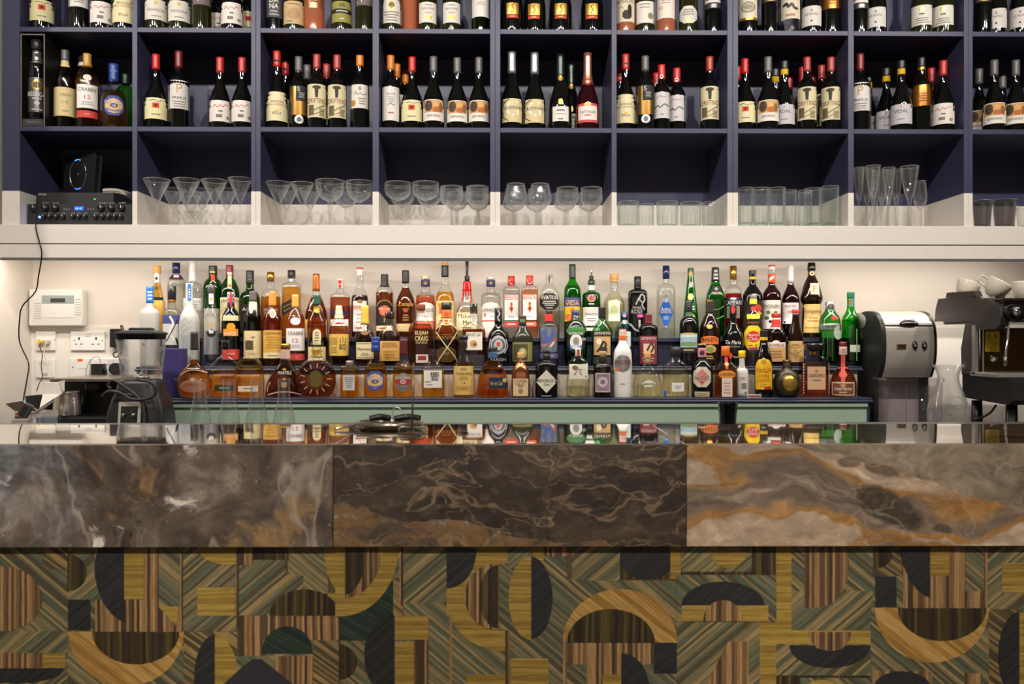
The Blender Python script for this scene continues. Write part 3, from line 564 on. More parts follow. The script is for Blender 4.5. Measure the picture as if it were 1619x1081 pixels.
def mm(c, kind='plain'):
    c = cc(c)
    if kind == 'foil': return mat(c, 0.28, 0.75)
    if kind == 'paper': return mat(c, 0.62, 0, 0.3)
    if kind == 'glass': return GL['clear']
    if kind == 'cork': return mat(c, 0.8, 0, 0.2, 0.12)
    if kind == 'metal': return mat(c, 0.2, 0.9)
    if kind == 'gloss': return mat(c, 0.12, 0, 0.5)
    return mat(c, 0.38, 0, 0.5)
# ---------------------------------------------------------------- wine on the two upper shelves
DW = 3.425
# kind: (profile, w, top, refx, row, glass, look, parts)
BOR = lambda t, b: (b-(b-t)*0.60, b-(b-t)*0.72)
WK = {}
def wk(key, pr, w, top, refx, row, glass, look, *parts): WK[key] = (pr, w, top, refx, row, glass, look, parts)
wk('hal','u',36,88,243,2,'wine','red-capped wine, cream label with small red emblem', ('K',88,112,'red'),('A',100,108,7,'red','r',-6),('L',160,193,34,(216,206,160)),('A',168,176,10,(200,60,30),'r'),('A',170,174,4,'black','e'),('Z',[(-9,165),(-3,163.5),(2,165.5),(9,164)],0.7,'ink'),('F',184,188,1,14,'mid'))
wk('pri','o',32,81,281,2,'wine','tall wine, white label with gold initial', ('K',81,108,'dred'),('L',130,175,31,(206,200,196)),('T','P',143,14,(176,146,80)),('T','PRIMUS',158,4.2,'ink',20),('F',162,173,3,22,'mid'))
wk('nip','u',34,92,348,2,'wine','wine, white label with red script', ('K',92,116,(176,40,36)),('L',163,196,32,(216,208,200)),('Z',[(-11,174),(-8,170),(-5,174),(0,170),(3,173),(8,169),(11,171)],0.9,(190,70,70)),('F',178,182,1,7,'ink'),('A',185,190,9,(120,112,104),'r',-2),('A',187,192,5,(150,130,90),'e',11))
wk('bol','u',34,82,435,2,'wine','wine, cream label, red cap with white band', ('K',82,107,(190,44,36)),('K',93,99,'white','paper','band'),('L',149,195,32,(216,204,164)),('T','AMARONE',165,3.6,(150,80,50),20),('T','DELLA VALPOLICELLA',169.5,2.6,(140,100,60),27),('AM',178,181,6,'gold'),('T','BOLLA',183,4,'ink',13))
wk('dot','o',30,90,472,2,'wine','dark wine, black label speckled with gold', ('K',90,114,'grey'),('L',139,185,28,(44,42,42)),('AM',163,185,22,(150,112,56),'r'),('AM',140,165,8,(150,112,56),'r',-9),('T','S',144,7,'silver',6,-1),('F',149,158,3,10,'lgrey',4),('AM',185,199,14,'silver'),('A',188,196,8,(90,88,86)))
wk('dri','o',30,88,501,2,'wine','wine, vintage-print label with red lettering', ('K',88,111,(160,52,46)),('L',138,190,28,(206,194,156)),('A',140,146,13,(60,54,44),'e'),('A',145,159,6,(52,46,38),'v'),('T','DRIFTING',164,7.5,(122,32,28),27),('Z',[(-12,183),(-2,178),(12,170)],1.6,(110,96,70)),('Z',[(-12,187),(0,184),(12,178)],1.2,(120,104,76)),('A',171,187,8,(96,84,62),'r',-8),('A',176,188,7,(150,134,100),'r',8))
wk('don','o',30,89,569,2,'wine','wine, white label and orange cap', ('K',89,106,'orange'),('L',138,175,29,(214,206,196)),('A',141,148,6,(160,150,140)),('Z',[(-9,154),(-6,149),(-4,154),(1,151),(3,154),(10,152)],0.9,(110,90,70)),('A',162,172,7,(176,128,50),'e',-10),('F',158,170,3,14,'mid',3))
wk('ele','o',28,89,617,2,'wine','slim wine, tall white label and orange cap', ('K',89,112,'orange'),('L',141,194,26,(214,208,200)),('T','ELEVÉ',152,3.6,(120,110,100),13),('F',156,166,4,13,'lgrey'),('Z',[(-5,170),(0,167),(3,170),(6,168)],0.9,'ink'),('F',180,184,1,12,(150,70,60)))
wk('esp','u',34,92,685,2,'wine','grey-capped wine, white label with painted figures', ('K',92,117,'grey'),('L',163,196,32,(224,216,204)),('A',164,183,29,(196,150,96),'r'),('A',165,181,11,(66,54,44),'h',-8),('A',166,175,8,(214,160,90),'e',3),('A',174,183,12,(176,96,40),'e',4),('A',168,182,6,(140,96,60),'e',11),('T','ESPORÃO',188,4.6,'ink',20))
wk('gre','c',36,84,808,2,'wine','sparkling wine, silver foil, cream label', ('K',84,118,'silver','foil'),('L',161,198,36,(204,188,142)),('T','G',176,25,(226,220,204),20),('T','GREYFRIARS',176,5.2,'ink',32),('Z',[(-14,186),(-16,176),(-12,167),(-5,162)],1.5,(60,54,44)),('Z',[(-6,196),(-14,190),(-16,182)],1.2,(60,54,44)))
wk('chb','c',36,87,886,2,'wine','sparkling wine, dark foil, small white label', ('K',87,124,(48,58,54),'foil'),('AM',121,130,9,'gold'),('AM',161,170,7,'gold','h'),('L',173,196,25,(222,216,206)),('F',177,181,1,14,'ink'),('F',184,186,1,20,'mid'),('F',190,195,1,9,'mid'))
wk('tai','c',36,85,928,2,'winered','rosé sparkling wine with pink foil', ('K',85,136,(206,130,108),'foil'),('AM',126,138,12,(190,84,70)),('A',129,135,6,(226,190,170)),('L',168,198,35,(188,84,72)),('A',172,194,29,(226,214,206),'r'),('AM',166,173,10,(176,96,56)),('T','TAITTINGER',182,4.4,'ink',24),('F',185,189,1,12,(180,80,70)))
wk('cas','o',28,103,1046,2,'wine','small red-capped wine, grey label with brushed motif', ('K',103,126,(186,40,38)),('A',119,126,6,'white'),('A',121,124,3,'black'),('L',149,190,27,(198,193,192)),('Z',[(-8,158),(-3,155),(2,157),(8,155)],0.7,(170,90,90)),('Z',[(-11,174),(-6,170),(-2,173),(4,168),(11,171)],1.8,(90,86,84)),('F',182,186,1,6,'mid'))
wk('vid','u',33,96,1241,2,'wine','wine with pale label and yellow neck band', ('K',96,109,(40,38,38)),('K',109,118,(206,166,30),'paper','band'),('L',168,199,31,(188,184,188)),('T','VIDAL',179,5.4,(60,58,60),21),('F',190,193,1,14,'mid'),('A',170,174,3,(180,150,90)))
wk('cop','o',30,92,1457,2,'wine','dark wine with burnished copper label', ('K',92,107,(34,30,28)),('K',107,112,'gold','foil','band'),('LM',138,171,29,(170,108,46)),('F',150,165,4,18,(120,74,30)))
wk('vav','u',35,-66,245,1,'olive','green wine, white label in grey capitals', ('K',-66,-42,'white'),('L',6,38,32,(206,200,188)),('A',9,15,6,(196,170,100)),('T','VAVASOUR',23,4.4,(90,86,80),25),('F',31,34,1,16,'mid'))
wk('whl','o',30,-76,125,1,'wine','tall dark wine, high white label', ('K',-76,-50,'dred'),('L',-27,16,29,(206,202,198)),('F',4,10,2,18,'mid'))
wk('lef','o',30,-66,319,1,'olive','wine with mauve-brown wrap label', ('K',-66,-44,(112,98,98)),('L',-32,13,29,(108,94,94)),('TV','LEF',-2,8,'white',28,-8))
wk('dan','o',26,-66,431,1,'black','black wine, tall grey label lettered white', ('K',-66,-44,'black'),('L',-30,32,24,(76,74,76)),('T','DA',5,7.5,(226,220,210),14),('T','NA',14.5,7.5,(226,220,210),14),('F',20,30,2,16,'lgrey'))
wk('tnl','u',34,-66,465,1,'olive','wine with plain tan paper label', ('K',-66,-42,'tan'),('L',7,43,31,(190,160,118)),('F',11,13,1,22,'brown'),('A',18,36,20,(170,138,96),'e'),('A',38,40,9,(90,140,60),'r',-6))
wk('ros','o',31,-66,497,1,'rose','clear rosé, copper-toned label', ('K',-66,-44,'copper'),('LM',-20,19,27,(206,140,100)),('F',6,12,1,12,'brown'))
wk('oli','u',32,-66,540,1,'olive','white wine, olive label with black band', ('K',-66,-42,'gold'),('L',8,41,30,(140,134,66)),('A',20,27,30,(34,32,24),'r'),('F',22,25,1,20,'white'),('F',11,17,2,12,'ink'),('F',34,37,1,6,'white'))
wk('emb','u',32,-66,615,1,'olive','white wine, pale label with green crest', ('K',-66,-42,'green'),('L',5,42,31,(208,202,192)),('AM',8,21,10,'gold'),('A',9.5,20,8,'green'),('F',23,40,4,24,'mid'))
wk('cop2','o',28,-66,647,1,'rose','clear amber rosé without front label', ('K',-66,-40,'copper'))
wk('san','o',29,-66,676,1,'olive','white wine, pale label with gold house', ('K',-66,-42,'gold'),('L',9,41,27,(212,206,196)),('T','SANCERRE',19,3,(110,104,96),19),('AM',30,36,11,(200,150,60),'h'),('F',12,15,1,16,'mid'),('F',24,27,1,10,(200,120,70)))
wk('grn','o',29,-66,760,1,'dkgreen','green bottle, long white label', ('K',-66,-44,'white'),('L',-30,32,27,(214,208,202)),('Z',[(-4,1),(2,0),(8,2)],1.2,(170,60,50)),('F',8,14,2,16,(200,140,130)))
wk('gol','c',36,-70,807,1,'wine','black sparkling wine, little gold label', ('K',-70,-36,'gold','foil'),('LM',12,30,19,(196,148,66)),('Z',[(3,13),(-1,17),(2,22),(-2,28)],1.6,(70,52,26)),('A',31,36,18,(186,62,38),'r'),('F',32.5,34.5,1,12,'cream'))
wk('rsd','o',30,-66,989,1,'rose','wine with cream poster label and black figures', ('K',-66,-44,'red'),('L',-4,40,28,(206,196,168)),('T','ROSADO',8,5.6,'ink',26),('A',13,31,6,(30,28,26),'h',7),('A',22,36,14,(50,46,42),'h',3),('Z',[(-10,18),(-6,16),(-3,19)],1,(120,108,90)))
wk('whi','o',31,-66,1020,1,'olive','white wine, white label with green sprig', ('K',-66,-44,'white'),('L',8,42,30,(212,206,198)),('F',11,14,1,22,'mid'),('F',16,19,1,20,'mid'),('A',26,36,8,(120,130,90),'e',9))
wk('rs2','o',29,-66,1053,1,'rose','pink rosé with pale label', ('K',-66,-44,'pink'),('L',-20,34,27,(216,206,198)),('T','65',17,5.5,(190,90,80),6,-8),('F',4,12,2,16,(190,140,130)),('AM',24,28,4,'gold'))
wk('wgd','o',29,-66,1088,1,'olive','white wine, notched pale label with gold badge', ('K',-66,-44,'gold'),('L',15,42,27,(206,200,192),'h'),('AM',34,42,8,'gold','d'),('F',19,30,3,18,'mid'))
wk('rdo','o',26,-66,1127,1,'wine','slim dark wine, high white label', ('K',-66,-44,'black'),('L',-40,9,24,(210,204,200)),('A',-2,5,6,(176,40,36),'e',-8),('Z',[(2,3),(5,-3),(8,4),(10,-2)],1,'ink'),('K',10,18,(110,106,104),'foil','band'))
wk('lyo','o',29,-66,1183,1,'wine','wine, cream label with oval engraving', ('K',-66,-44,'gold'),('L',-12,35,27,(206,198,176)),('T','LYONNAIS',1,4,'ink',20),('A',8,26,21,(130,122,108)),('A',9.5,24.5,18,(186,178,158)),('A',13,20,13,(140,132,116)),('AM',33,37,26,'gold','r'))
wk('blk','o',26,-66,1217,1,'wine','plain black-labelled dark wine', ('K',-66,-44,'black'),('L',-30,8,25,(48,46,46)),('AM',3,6,14,'gold','r'))
wk('hor','o',30,-66,1250,1,'clear','clear bottle, cream label with black drawing', ('K',-66,-44,'cream'),('L',-20,35,28,(206,194,174)),('Z',[(-11,14),(-6,11),(-3,16),(2,12),(6,18),(11,20)],4,'ink'),('F',1,4,1,14,'mid'),('F',25,33,1,16,(170,130,90)))
wk('leb','u',31,-66,1283,1,'wine','dark wine, white label in grey capitals', ('K',-66,-42,'grey'),('L',15,46,29,(206,200,194)),('T','LE BOSQ',28,4,(90,84,80),18),('A',37,40,3,'ink'),('A',20,24,3,(140,130,120),'h'))
wk('gld','u',33,-66,1457,1,'olive','green wine, white label with gold medallion', ('K',-66,-42,'gold'),('L',14,45,29,(212,206,196)),('AM',16,24,8,(196,170,90)),('F',26,30,1,10,'ink'),('F',33,43,3,22,'mid'))
def wine_shape(pr, w, top, row, refx):
    b = 202 if row == 2 else 46; b = b+7; h = b-top
    return {'o': (b-h*0.585, b-h*0.735, 11.5, 'm'), 'u': (b-h*0.36, b-h*0.72, 11.5, 's'), 'c': (b-h*0.32, b-h*0.74, 12.5, 's')}[pr]
WPROTO = {}
def wine(key, x, cub, row, depth, dz=0.0):
    pr, w, top, refx, rrow, glass, look, parts = WK[key]
    zf = Z_S12 if row == 1 else Z_S23; th = random.uniform(-6, 6)
    if key not in WPROTO:
        b = Bottle('wine_bottle' if pr != 'c' else 'sparkling_wine_bottle', refx, top, w, wine_shape(pr, w, top, rrow, refx), glass, DW, Z_S12 if rrow == 1 else Z_S23)
        b.add(parts); WPROTO[key] = b.root; r = b.root
    else: r = copy_tree(WPROTO[key])
    p = P(x, 100, depth); hx = CUBX[cub]; rad = w/2*PS(x, depth)
    px = min(max(p[0], hx[0]+rad+0.001), hx[1]-rad-0.001)
    r.location = (px, depth, zf+0.0005); r.rotation_euler = (0, 0, -atan2(px, depth)+radians(th)*0.6)
    SET.append([r, rad, rad]); return r, look
ROWS = {1: [['hal:58','whl:125','nip:161','bol:195'], ['vav:245','vav:282','lef:319','nip:345r','nip:367','hal:393r'], ['dan:431','tnl:465','ros:497','oli:540','lef:577'], ['emb:615','cop2:648s','san:676','san:714','grn:760'],
            ['gol:807','gol:845','gol:886','gol:936'], ['rsd:989','whi:1020','rs2:1053','wgd:1088','rdo:1127'], ['lyo:1183','blk:1217','hor:1250','leb:1283','cop:1315'], ['rdo:1359','leb:1386','gld:1457','gld:1492'], ['blk:1552','leb:1577','leb:1613']],
        2: [[], ['hal:243','pri:281','nip:348','nip:383'], ['bol:435','bol:451r','dot:472','dot:486r','dri:501','dri:516r','dri:533','don:569'], ['ele:617','ele:628r','ele:640R','hal:652','esp:685','esp:723','esp:757'],
            ['gre:809','gre:845','chb:886','chb:903r','tai:929'], ['bol:978R','bol:991','dot:1018','cas:1038r','cas:1046','cas:1070s','dri:1122'], ['hal:1166r','hal:1180','esp:1211','vid:1226r','vid:1241','nip:1251R','nip:1265r','dri:1276','dri:1290R','dri:1300r','dri:1318'],
            ['pri:1360','vid:1376R','vid:1398r','vid:1425','cop:1457','nip:1469R','nip:1481r','nip:1491'], ['esp:1548r','esp:1572','esp:1585R','esp:1606']]}
SET = []
DEP = {'': DW, 'r': 3.535, 'R': 3.60, 's': 3.47}
RN = {1: 'top row', 2: 'middle row'}
for row in (1, 2):
    for ci, L in enumerate(ROWS[row]):
        nf = nr_ = 0; fr_n = [q for q in L if q[-1] not in 'rR']
        SET.clear()
        for q in L:
            key, pos = q.split(':'); d = pos[-1] if pos[-1] in 'rRs' else ''; x = float(pos.rstrip('rRs'))
            r, look = wine(key, x, ci, row, DEP[d])
            if d in ('r', 'R'): w_ = ORD[nr_]+' rear bottle'; nr_ += 1
            else: w_ = ORD[nf]+' front bottle'; nf += 1
            tag(r, '%s, %s, %s cubby, %s' % (look, w_, ORD[ci], RN[row]), 'bottle', 'wine bottles in the wall shelving')
        settle(SET, 3.3515, 3.666)
        for o_, r_, _ in SET: o_.location[0] = min(max(o_.location[0], CUBX[ci][0]+r_+0.0005), CUBX[ci][1]-r_-0.0005)
# ---------------------------------------------------------------- spirits on the stepped rack
DROW = {'b': 3.615, 'm': 3.492, 'f': 3.372}; ZROW = {'b': ZB, 'm': ZM, 'f': ZF}; BASEY = {'b': 534, 'm': 580, 'f': 630}
STEP = {'b': [], 'm': [], 'f': []}
def S(row, x, top, w, shape, glass, name, label, parts, n=2, dr=1.0, liq=None, D=None, face=None):
    b = Bottle(name, x, top, w, shape, glass, D or DROW[row], ZROW[row]+0.0004, n, dr, liq, (1.0 if n <= 2.2 and dr > 0.9 else 0.45) if face is None else face)
    b.add(parts); fq = 1.10 if n >= 4 else 1.05 if n > 2.3 or dr < 0.9 else 1.0; STEP[row].append([b.root, b.rx*fq, b.ry*fq]); tag(b.root, label, 'bottle', {'b': 'spirit bottles on the top step', 'm': 'spirit bottles on the middle step', 'f': 'spirit bottles on the bottom step'}[row]); return b
GLASS = thin((0.93, 0.94, 0.93), 0.4)
# --- top step
S('b',250,420,28,[(534,14),(520,14),(505,13.5),(480,11),(465,8.5),(452,6),(446,5),(432,4.8),(424,4.8)],'clear','tequila_bottle','tapered gold tequila bottle with round cork top and white neck strip',
  [('C',420,432,12,'cork','cork'),('L',430,446,7,'white'),('A',438,443,4,'ink'),('R',),('A',450,462,11,(150,104,30)),('A',453,459,6,(90,60,20)),('L',470,475,21,'black','r',0),('L',475,497,22,(226,176,84),'r'),('Z',[(-6,480),(0,488),(-4,495)],2,(200,140,50))],n=5,dr=0.7,liq=(448,'gold'))
S('b',277,415,26,(447,434,11,'m'),'clear','vodka_bottle','clear vodka bottle with glossy navy cap and navy neck band',[('C',415,432,12,'navy','gloss'),('K',434,441,'navy','plain','neck_band'),('A',435,438,8,'white','r'),('A',438,440,8,(190,90,90),'r')],liq=(449,'water'))
S('b',305,413,30,(456,446,11,'c'),'clear','vodka_bottle','clear round-shouldered bottle with tall white capsule and white label',[('K',413,446,(206,204,202),'plain'),('T','V',428,6,'lgrey',6,2),('L',472,490,28,(220,218,214)),('T','VIAL',477,4,'lgrey',12,6),('F',480,488,2,16,'lgrey')],liq=(455,'water'))
S('b',336,420,30,(458,440,13,'c'),'dkgreen','whisky_bottle','green whiskey bottle with black cap and small red neck tag',[('K',420,434,(34,34,30)),('A',434,444,6,(216,70,46),'r'),('AM',429,431,10,'gold','r'),('Z',[(-4,448),(0,444),(4,448)],1,'white'),('L',488,534,27,(214,208,196))])
S('b',364,420,30,(462,440,11,'m'),'dkgreen','whisky_bottle','green whiskey bottle, dark red cap, long cream neck strip, cream label',[('K',420,436,(124,30,34)),('A',431,435,8,'white','r'),('L',436,456,6,'cream'),('A',450,455,5,(200,90,60)),('L',471,534,28,(222,206,158),'s'),('T','JAMESON',477,6,'ink',26),('F',486,498,2,18,(170,120,70))])
S('b',395,428,31,(474,460,12,'c'),'dkgreen','whisky_bottle','dark green bottle with black cap and white script lettering',[('K',428,449,(30,30,28)),('F',434,444,2,7,'grey'),('L',482,534,29,(26,26,24)),('T','Ardbeg',490,7,(210,206,196),24,0,0.15),('F',496,500,1,18,'lgrey')])
S('b',428,430,30,(472,457,11,'c'),'clear','liqueur_bottle','amber liqueur bottle with gold cap and clear upper neck, lettered in white',[('C',430,445,12,'gold','metal'),('R',),('T','SOUTHERN',490,4,(226,214,200),21),('T','COMFORT',496,4,(226,214,200),19),('F',474,476,1,12,'white')],liq=(469,'brown'))
b=S('b',461,427,28,(455,446,12,'c'),'clear','whisky_bottle','square amber whisky bottle with slanting black and gold label',[('C',427,440,12,'black'),('A',441,445,5,'white','v'),('R',)],n=6,liq=(454,'amber'))
b.last=b.root
b.last=b.patch('label',474,493,27,mm((28,26,24)),'r',0,0.0007,b.root,0.55); b.text('JOHNNIE WALKER',481,3.2,'gold',24,0,0,0,0.0016,0.55); b.text('BLACK LABEL',487,2.8,'gold',19,0,0,0,0.0016,0.55)
S('b',500,433,37,[(534,17),(520,18.5),(505,18),(490,16),(478,11.5),(468,7.5),(461,5.5),(450,5),(434,5)],'clear','cognac_bottle','dark cognac bottle shaped like a drop, with orange capsule and gold label',[('K',433,460,(206,110,50),'foil'),('L',505,523,34,(214,172,86)),('L',523,534,34,(206,190,150)),('F',509,519,2,20,(120,70,30)),('R',),('Z',[(-7,477),(-9,488),(-4,494)],1.2,(206,180,160))],dr=0.75,liq=(470,'dark'))
S('b',538,441,31,(471,463,12,'c'),'clear','rum_bottle','square-shouldered red-brown rum bottle with patterned red and white cap',[('C',441,456,11,'white'),('A',443,449,6,(200,50,40),'e'),('A',449,456,6,(200,60,40),'d'),('R',),('L',492,498,27,'navy'),('L',505,532,27,'paper'),('F',508,514,1,20,(170,50,50))],n=5,dr=0.8,liq=(470,'cognac'))
S('b',569,423,27,(472,452,11,'s'),'clear','liqueur_bottle','tall dark aperitif bottle with red-topped white cap and white label',[('C',425,436,11,'white'),('C',423,425.5,11,'red'),('L',476,524,21,(222,216,208)),('T','PIMM’S',487,8,(190,40,40),19),('AM',474,480,9,'tan'),('F',495,512,3,14,'lgrey'),('F',516,521,1,16,(190,80,70))],liq=(467,'cola'))
S('b',608,434,28,(466,452,11.5,'c'),'clear','rum_bottle','dark rum bottle with black arched label carrying an orange disc',[('K',434,453,(28,26,26)),('L',474,514,26,(30,26,24),'a'),('Z',[(-12,484),(-8,478),(0,475),(8,478),(12,484)],1,(190,150,70)),('A',483,500,17,(224,92,40)),('T','Havana',488,4.6,'white',18,0,0.15),('T','Club',494,5.2,'white',12,0,0.15),('T','7',506.5,6,(206,170,90)),('L',515,523,26,'cream'),('F',517,521,1,18,'red')],liq=(462,'dark'))
S('b',642,428,31,[(534,14),(510,15),(490,15.5),(474,14.5),(463,9.5),(456,6),(448,5.4),(440,5.4),(429,5.4)],'clear','rum_bottle','very dark rum bottle with gold script and tan woven band',[('K',428,448,(30,27,25)),('R',),('T','Zacapa',482,8,(206,160,66),24,0,0.25),('F',488,489.5,1,12,(190,150,70)),('A',489,494,8,(190,70,40)),('F',497,508,3,14,(150,110,50)),('L',512,524,29,(206,182,132))],liq=(455,'dark'))
S('b',672,436,31,(471,463,14,'c'),'clear','liqueur_bottle','clear-necked coral red liqueur bottle with white arched label',[('C',436,441,12.5,'cream'),('K',442,453,'navy','plain','neck_band'),('AM',445,451,6,'gold','d'),('L',478,507,29,(226,220,212),'a'),('T','LANIQUE',491,6,'ink',25),('F',498,503,1,14,'lgrey'),('L',507,520,30,(206,120,100))],liq=(467,'coral'))
S('b',704,415,30,(472,452,11,'m'),'clear','bourbon_bottle','tall amber bottle with tan cork, black neck foil and cream and orange label',[('C',415,420.5,11,'cork','cork'),('K',420,438,(26,26,26)),('L',476,534,28,(220,196,132)),('A',484,497,18,(206,96,50),'r'),('A',480,484,22,(180,140,60),'r'),('F',500,515,3,20,(170,90,40))],liq=(462,'amber'))
b=S('b',738,443,37,[(534,17),(510,18),(496,17.5),(486,15),(478,10.5),(470,8),(460,7),(448,6),(444,6)],'clear','bourbon_bottle','bourbon bottle dipped in dripping red wax, black pourer in its neck, behind the middle bottles',[('K',445,460,(196,28,26),'gloss','wax'),('L',494,522,33,(220,206,166)),('T','Maker’s',500,7,'ink',27),('T','Mark',510,7,'ink',18,3),('F',516,520,1,20,'mid')],n=4,dr=0.9,liq=(486,'straw'))
for dx,y in ((-5.4,476),(-2,468),(2,465),(5.4,480)): b.stroke([(dx,458),(dx*1.1,466),(dx*1.2,y)],2.0,(196,28,26),'wax_drip',0.0010,mm((196,28,26),'gloss'),b.root)
b.cap(436,444,8,mm('black'),'pourer_collar'); b.cap(413,437,3.6,mm('black'),'pourer_spout',5.5)
S('b',776,438,31,(471,463,14,'c'),'clear','liqueur_bottle','clear liqueur bottle with navy neck label and white arched label',[('C',438,442,12,(206,206,200)),('K',443,453,'navy','plain','neck_band'),('AM',445,451,6,'gold','d'),('L',478,507,29,(226,220,212),'a'),('T','LANIQUE',491,6,'ink',25),('A',494,503,3,(190,60,50),'d',-9),('F',498,503,1,14,'lgrey',4),('L',507,534,30,(226,220,212)),('A',506.5,508.5,30,(170,70,40),'r')],liq=(464,'water'))
for x,nm,lab,lq,c2 in ((809,'gin_bottle','clear square gin bottle with red cap and red guardsman label','water',(200,60,50)),(837,'gin_bottle','orange square gin bottle with red cap and guardsman label','peach',(214,96,70))):
    S('b',x,436,27,(460,452,12,'c'),'clear',nm,lab,[('C',436,451,11,(206,44,34)),('L',467,506,21,(226,220,214)),('T','BEEFEATER',471,6.6,(190,40,40),20),('A',479,496,5,(206,90,50),'d'),('A',478,483,4,(206,90,50)),('A',486,491,8,(206,90,50),'d'),('F',499,503,1,14,'lgrey'),('L',509,516,21,c2),('F',511,514,1,15,'white')],n=6,liq=(458,lq))
S('b',868,434,36,[(534,17),(490,17.6),(475,17.5),(464,15),(457,11),(451,7),(447,5),(436,5)],'clear','gin_bottle','wide clear gin bottle with black riveted plaque label and clip-top stopper',[('X',434,440,11,GLASS,'stopper'),('L',464,490,30,(34,32,30),'h'),('T','AVIATION',470.5,6.4,(226,222,214),27),('F',475,484,3,24,(190,186,178)),('F',485.5,488,1,14,(226,222,214)),('R',),('Z',[(0,436),(0,448)],3.2,'grey')],n=3,dr=0.55,liq=(466,'water'))
S('b',905,418,27,(459,440,10,'s'),'lime','mezcal_bottle','tall bright green bottle with dark green foil, purple and yellow label',[('K',418,441,'dgreen'),('L',471,485,26,(82,70,130)),('T','VIDA',480,6,(226,200,40),22),('F',474,477,1,20,'lgrey'),('L',485,508,26,(222,190,50)),('A',497,508,14,(220,96,40),'h',-4),('A',494,508,7,(40,32,30),'h',6),('A',486,496,9,(230,140,40))],liq=(452,'lime'))
b=S('b',935,443,29,(468,461,11,'c'),'lime','gin_bottle','green shaker-shaped gin bottle with pourer, red seal and white label',[('C',443,451,11,'dgreen'),('K',451,459,'white','plain','neck_band'),('A',466,478,13,(186,176,170)),('A',467,477,11,(170,34,40)),('F',479,483,1,10,'white'),('L',486,515,27,(222,218,212)),('T','Tanqueray',497,5,(110,96,96),20,0,0.2),('F',502,509,2,16,'mid'),('L',518,523,27,'white')],liq=(462,'green'))
b.cap(436,443.5,7,mm('black'),'pourer_collar'); b.cap(427,436,1.6,mm('silver','metal'),'pourer_spout',4.5)
S('b',971,433,34,[(534,15),(510,16.5),(482,16.6),(474,15),(468,11),(462,7),(456,5.5),(446,5.5)],'clear','tequila_bottle','pale straw tequila bottle with wooden knob stopper and mint label',[('C',441,446,12,'cork','cork'),('C',433,441.5,14,'cork','cork'),('A',450,456,6,'lgrey'),('L',476,508,18,(206,214,190),'r'),('A',482,500,10,(176,196,150),'e'),('A',486,494,5,(226,190,110),'d')],liq=(464,'straw'))
S('b',1008,437,30,(464,457,11,'c'),'black','gin_bottle','black square bottle with silver filigree pattern and pink bird',[('C',437,456,11,'black'),('T','THE KING',487,4.2,'silver',14,-2),('T','ROSE',493,6,'silver',17,-2),('Z',[(-4,482),(2,470),(7,466),(10,474),(6,482),(10,490)],2.2,'lgrey'),('Z',[(4,466),(2,474),(6,478)],2,'lgrey'),('A',497,502,10,(226,80,150),'e',3),('Z',[(2,506),(2,520)],3,'lgrey'),('Z',[(-12,512),(-6,520),(2,523),(8,516)],2.2,'lgrey')],n=4,dr=0.85)
S('b',1053,420,29,(460,449,9,'c'),'clear','sambuca_bottle','clear bottle with navy cap and tall blue diamond label',[('C',420,441,11,'navy','gloss'),('A',425,432,7,'lgrey'),('L',466,522,22,(26,84,160),'d'),('T','*',475,9,'white'),('T','Antica',489,6,'white',16,0,0.2),('T','SAMBUCA',494,3.4,'white',17),('F',500,506,2,8,'lgrey'),('A',515,518,4,'lgrey')],liq=(457,'water'))
S('b',1092,424,27,[(534,13.5),(515,13),(490,10.8),(470,8.6),(450,6.4),(436,4.8),(426,4.6)],'lime','liqueur_bottle','slender green cone-shaped liqueur bottle with floral label',[('K',424,431,'green'),('A',429,437,6,'tan'),('A',446,455,6,(176,176,166)),('A',464,475,9,(216,210,130)),('L',478,494,13,(20,100,52),'r',2),('F',483,491,2,10,'white',2),('A',496,510,8,(150,170,60),'e',3)],liq=(440,'lime'))
S('b',1131,423,28,[(534,13.5),(515,14),(495,14.2),(470,14.4),(463,13),(454,9),(446,6.3),(440,5.8),(425,5.4)],'lime','liqueur_bottle','vivid green melon liqueur bottle with black and silver banded neck',[('K',423,445,(36,36,34)),('F',426,443,3,8,'silver'),('L',452,467,16,(34,34,32),'t'),('T','MIDORI',464,3.6,'white',14),('A',454,460,6,'lgrey','d'),('R',),('Z',[(-12,485),(0,490),(12,484)],0.8,(90,200,80)),('Z',[(-12,500),(0,504),(12,499)],0.8,(90,200,80))],n=3.5,dr=0.9,liq=(450,'lime'))
S('b',1161,420,27,(463,452,11,'c'),'clear','aperitif_bottle','red bitter aperitif bottle with gold cap and white capitals on navy',[('C',420,442,11,'gold','metal'),('L',471,483,27,(24,40,66)),('T','CAMPARI',478.5,6.8,'white',26),('A',471,474,10,'white','h'),('L',484,503,20,(110,150,140)),('A',485,502,12,(196,60,50),'r'),('F',488,500,3,9,'white')],liq=(464,'campari'))
S('b',1188,428,31,(470,452,11,'m'),'black','rum_bottle','tall black bottle with narrow yellow neck stripe and yellow trim',[('K',428,434,(34,32,30)),('K',438,442,(206,170,40),'paper','neck_band'),('L',476,534,29,(26,24,24)),('A',482,494,12,(190,60,40),'e',8),('A',492,500,9,(214,180,40),'d',10)])
S('b',1220,419,29,(466,449,11,'s'),'clear','syrup_bottle','dark purple syrup bottle with red and white cap and fruit label',[('C',421,427,11,'white'),('C',419,421.5,11,'red'),('K',433,447,(214,80,46),'paper','neck_band'),('Z',[(-5,443),(5,437)],4,'white'),('L',475,520,27,(222,216,206)),('T','MONIN',485,6.4,(70,34,30),23),('A',491,497,6,(90,120,60),'e',-5),('A',497,503,7,(60,44,70),'e',3),('A',492,496,5,(80,110,50),'e',6),('A',500,506,7,(70,100,50),'e',-7),('A',506,511,5,(60,40,60),'e',-2)],liq=(447,'purple'))
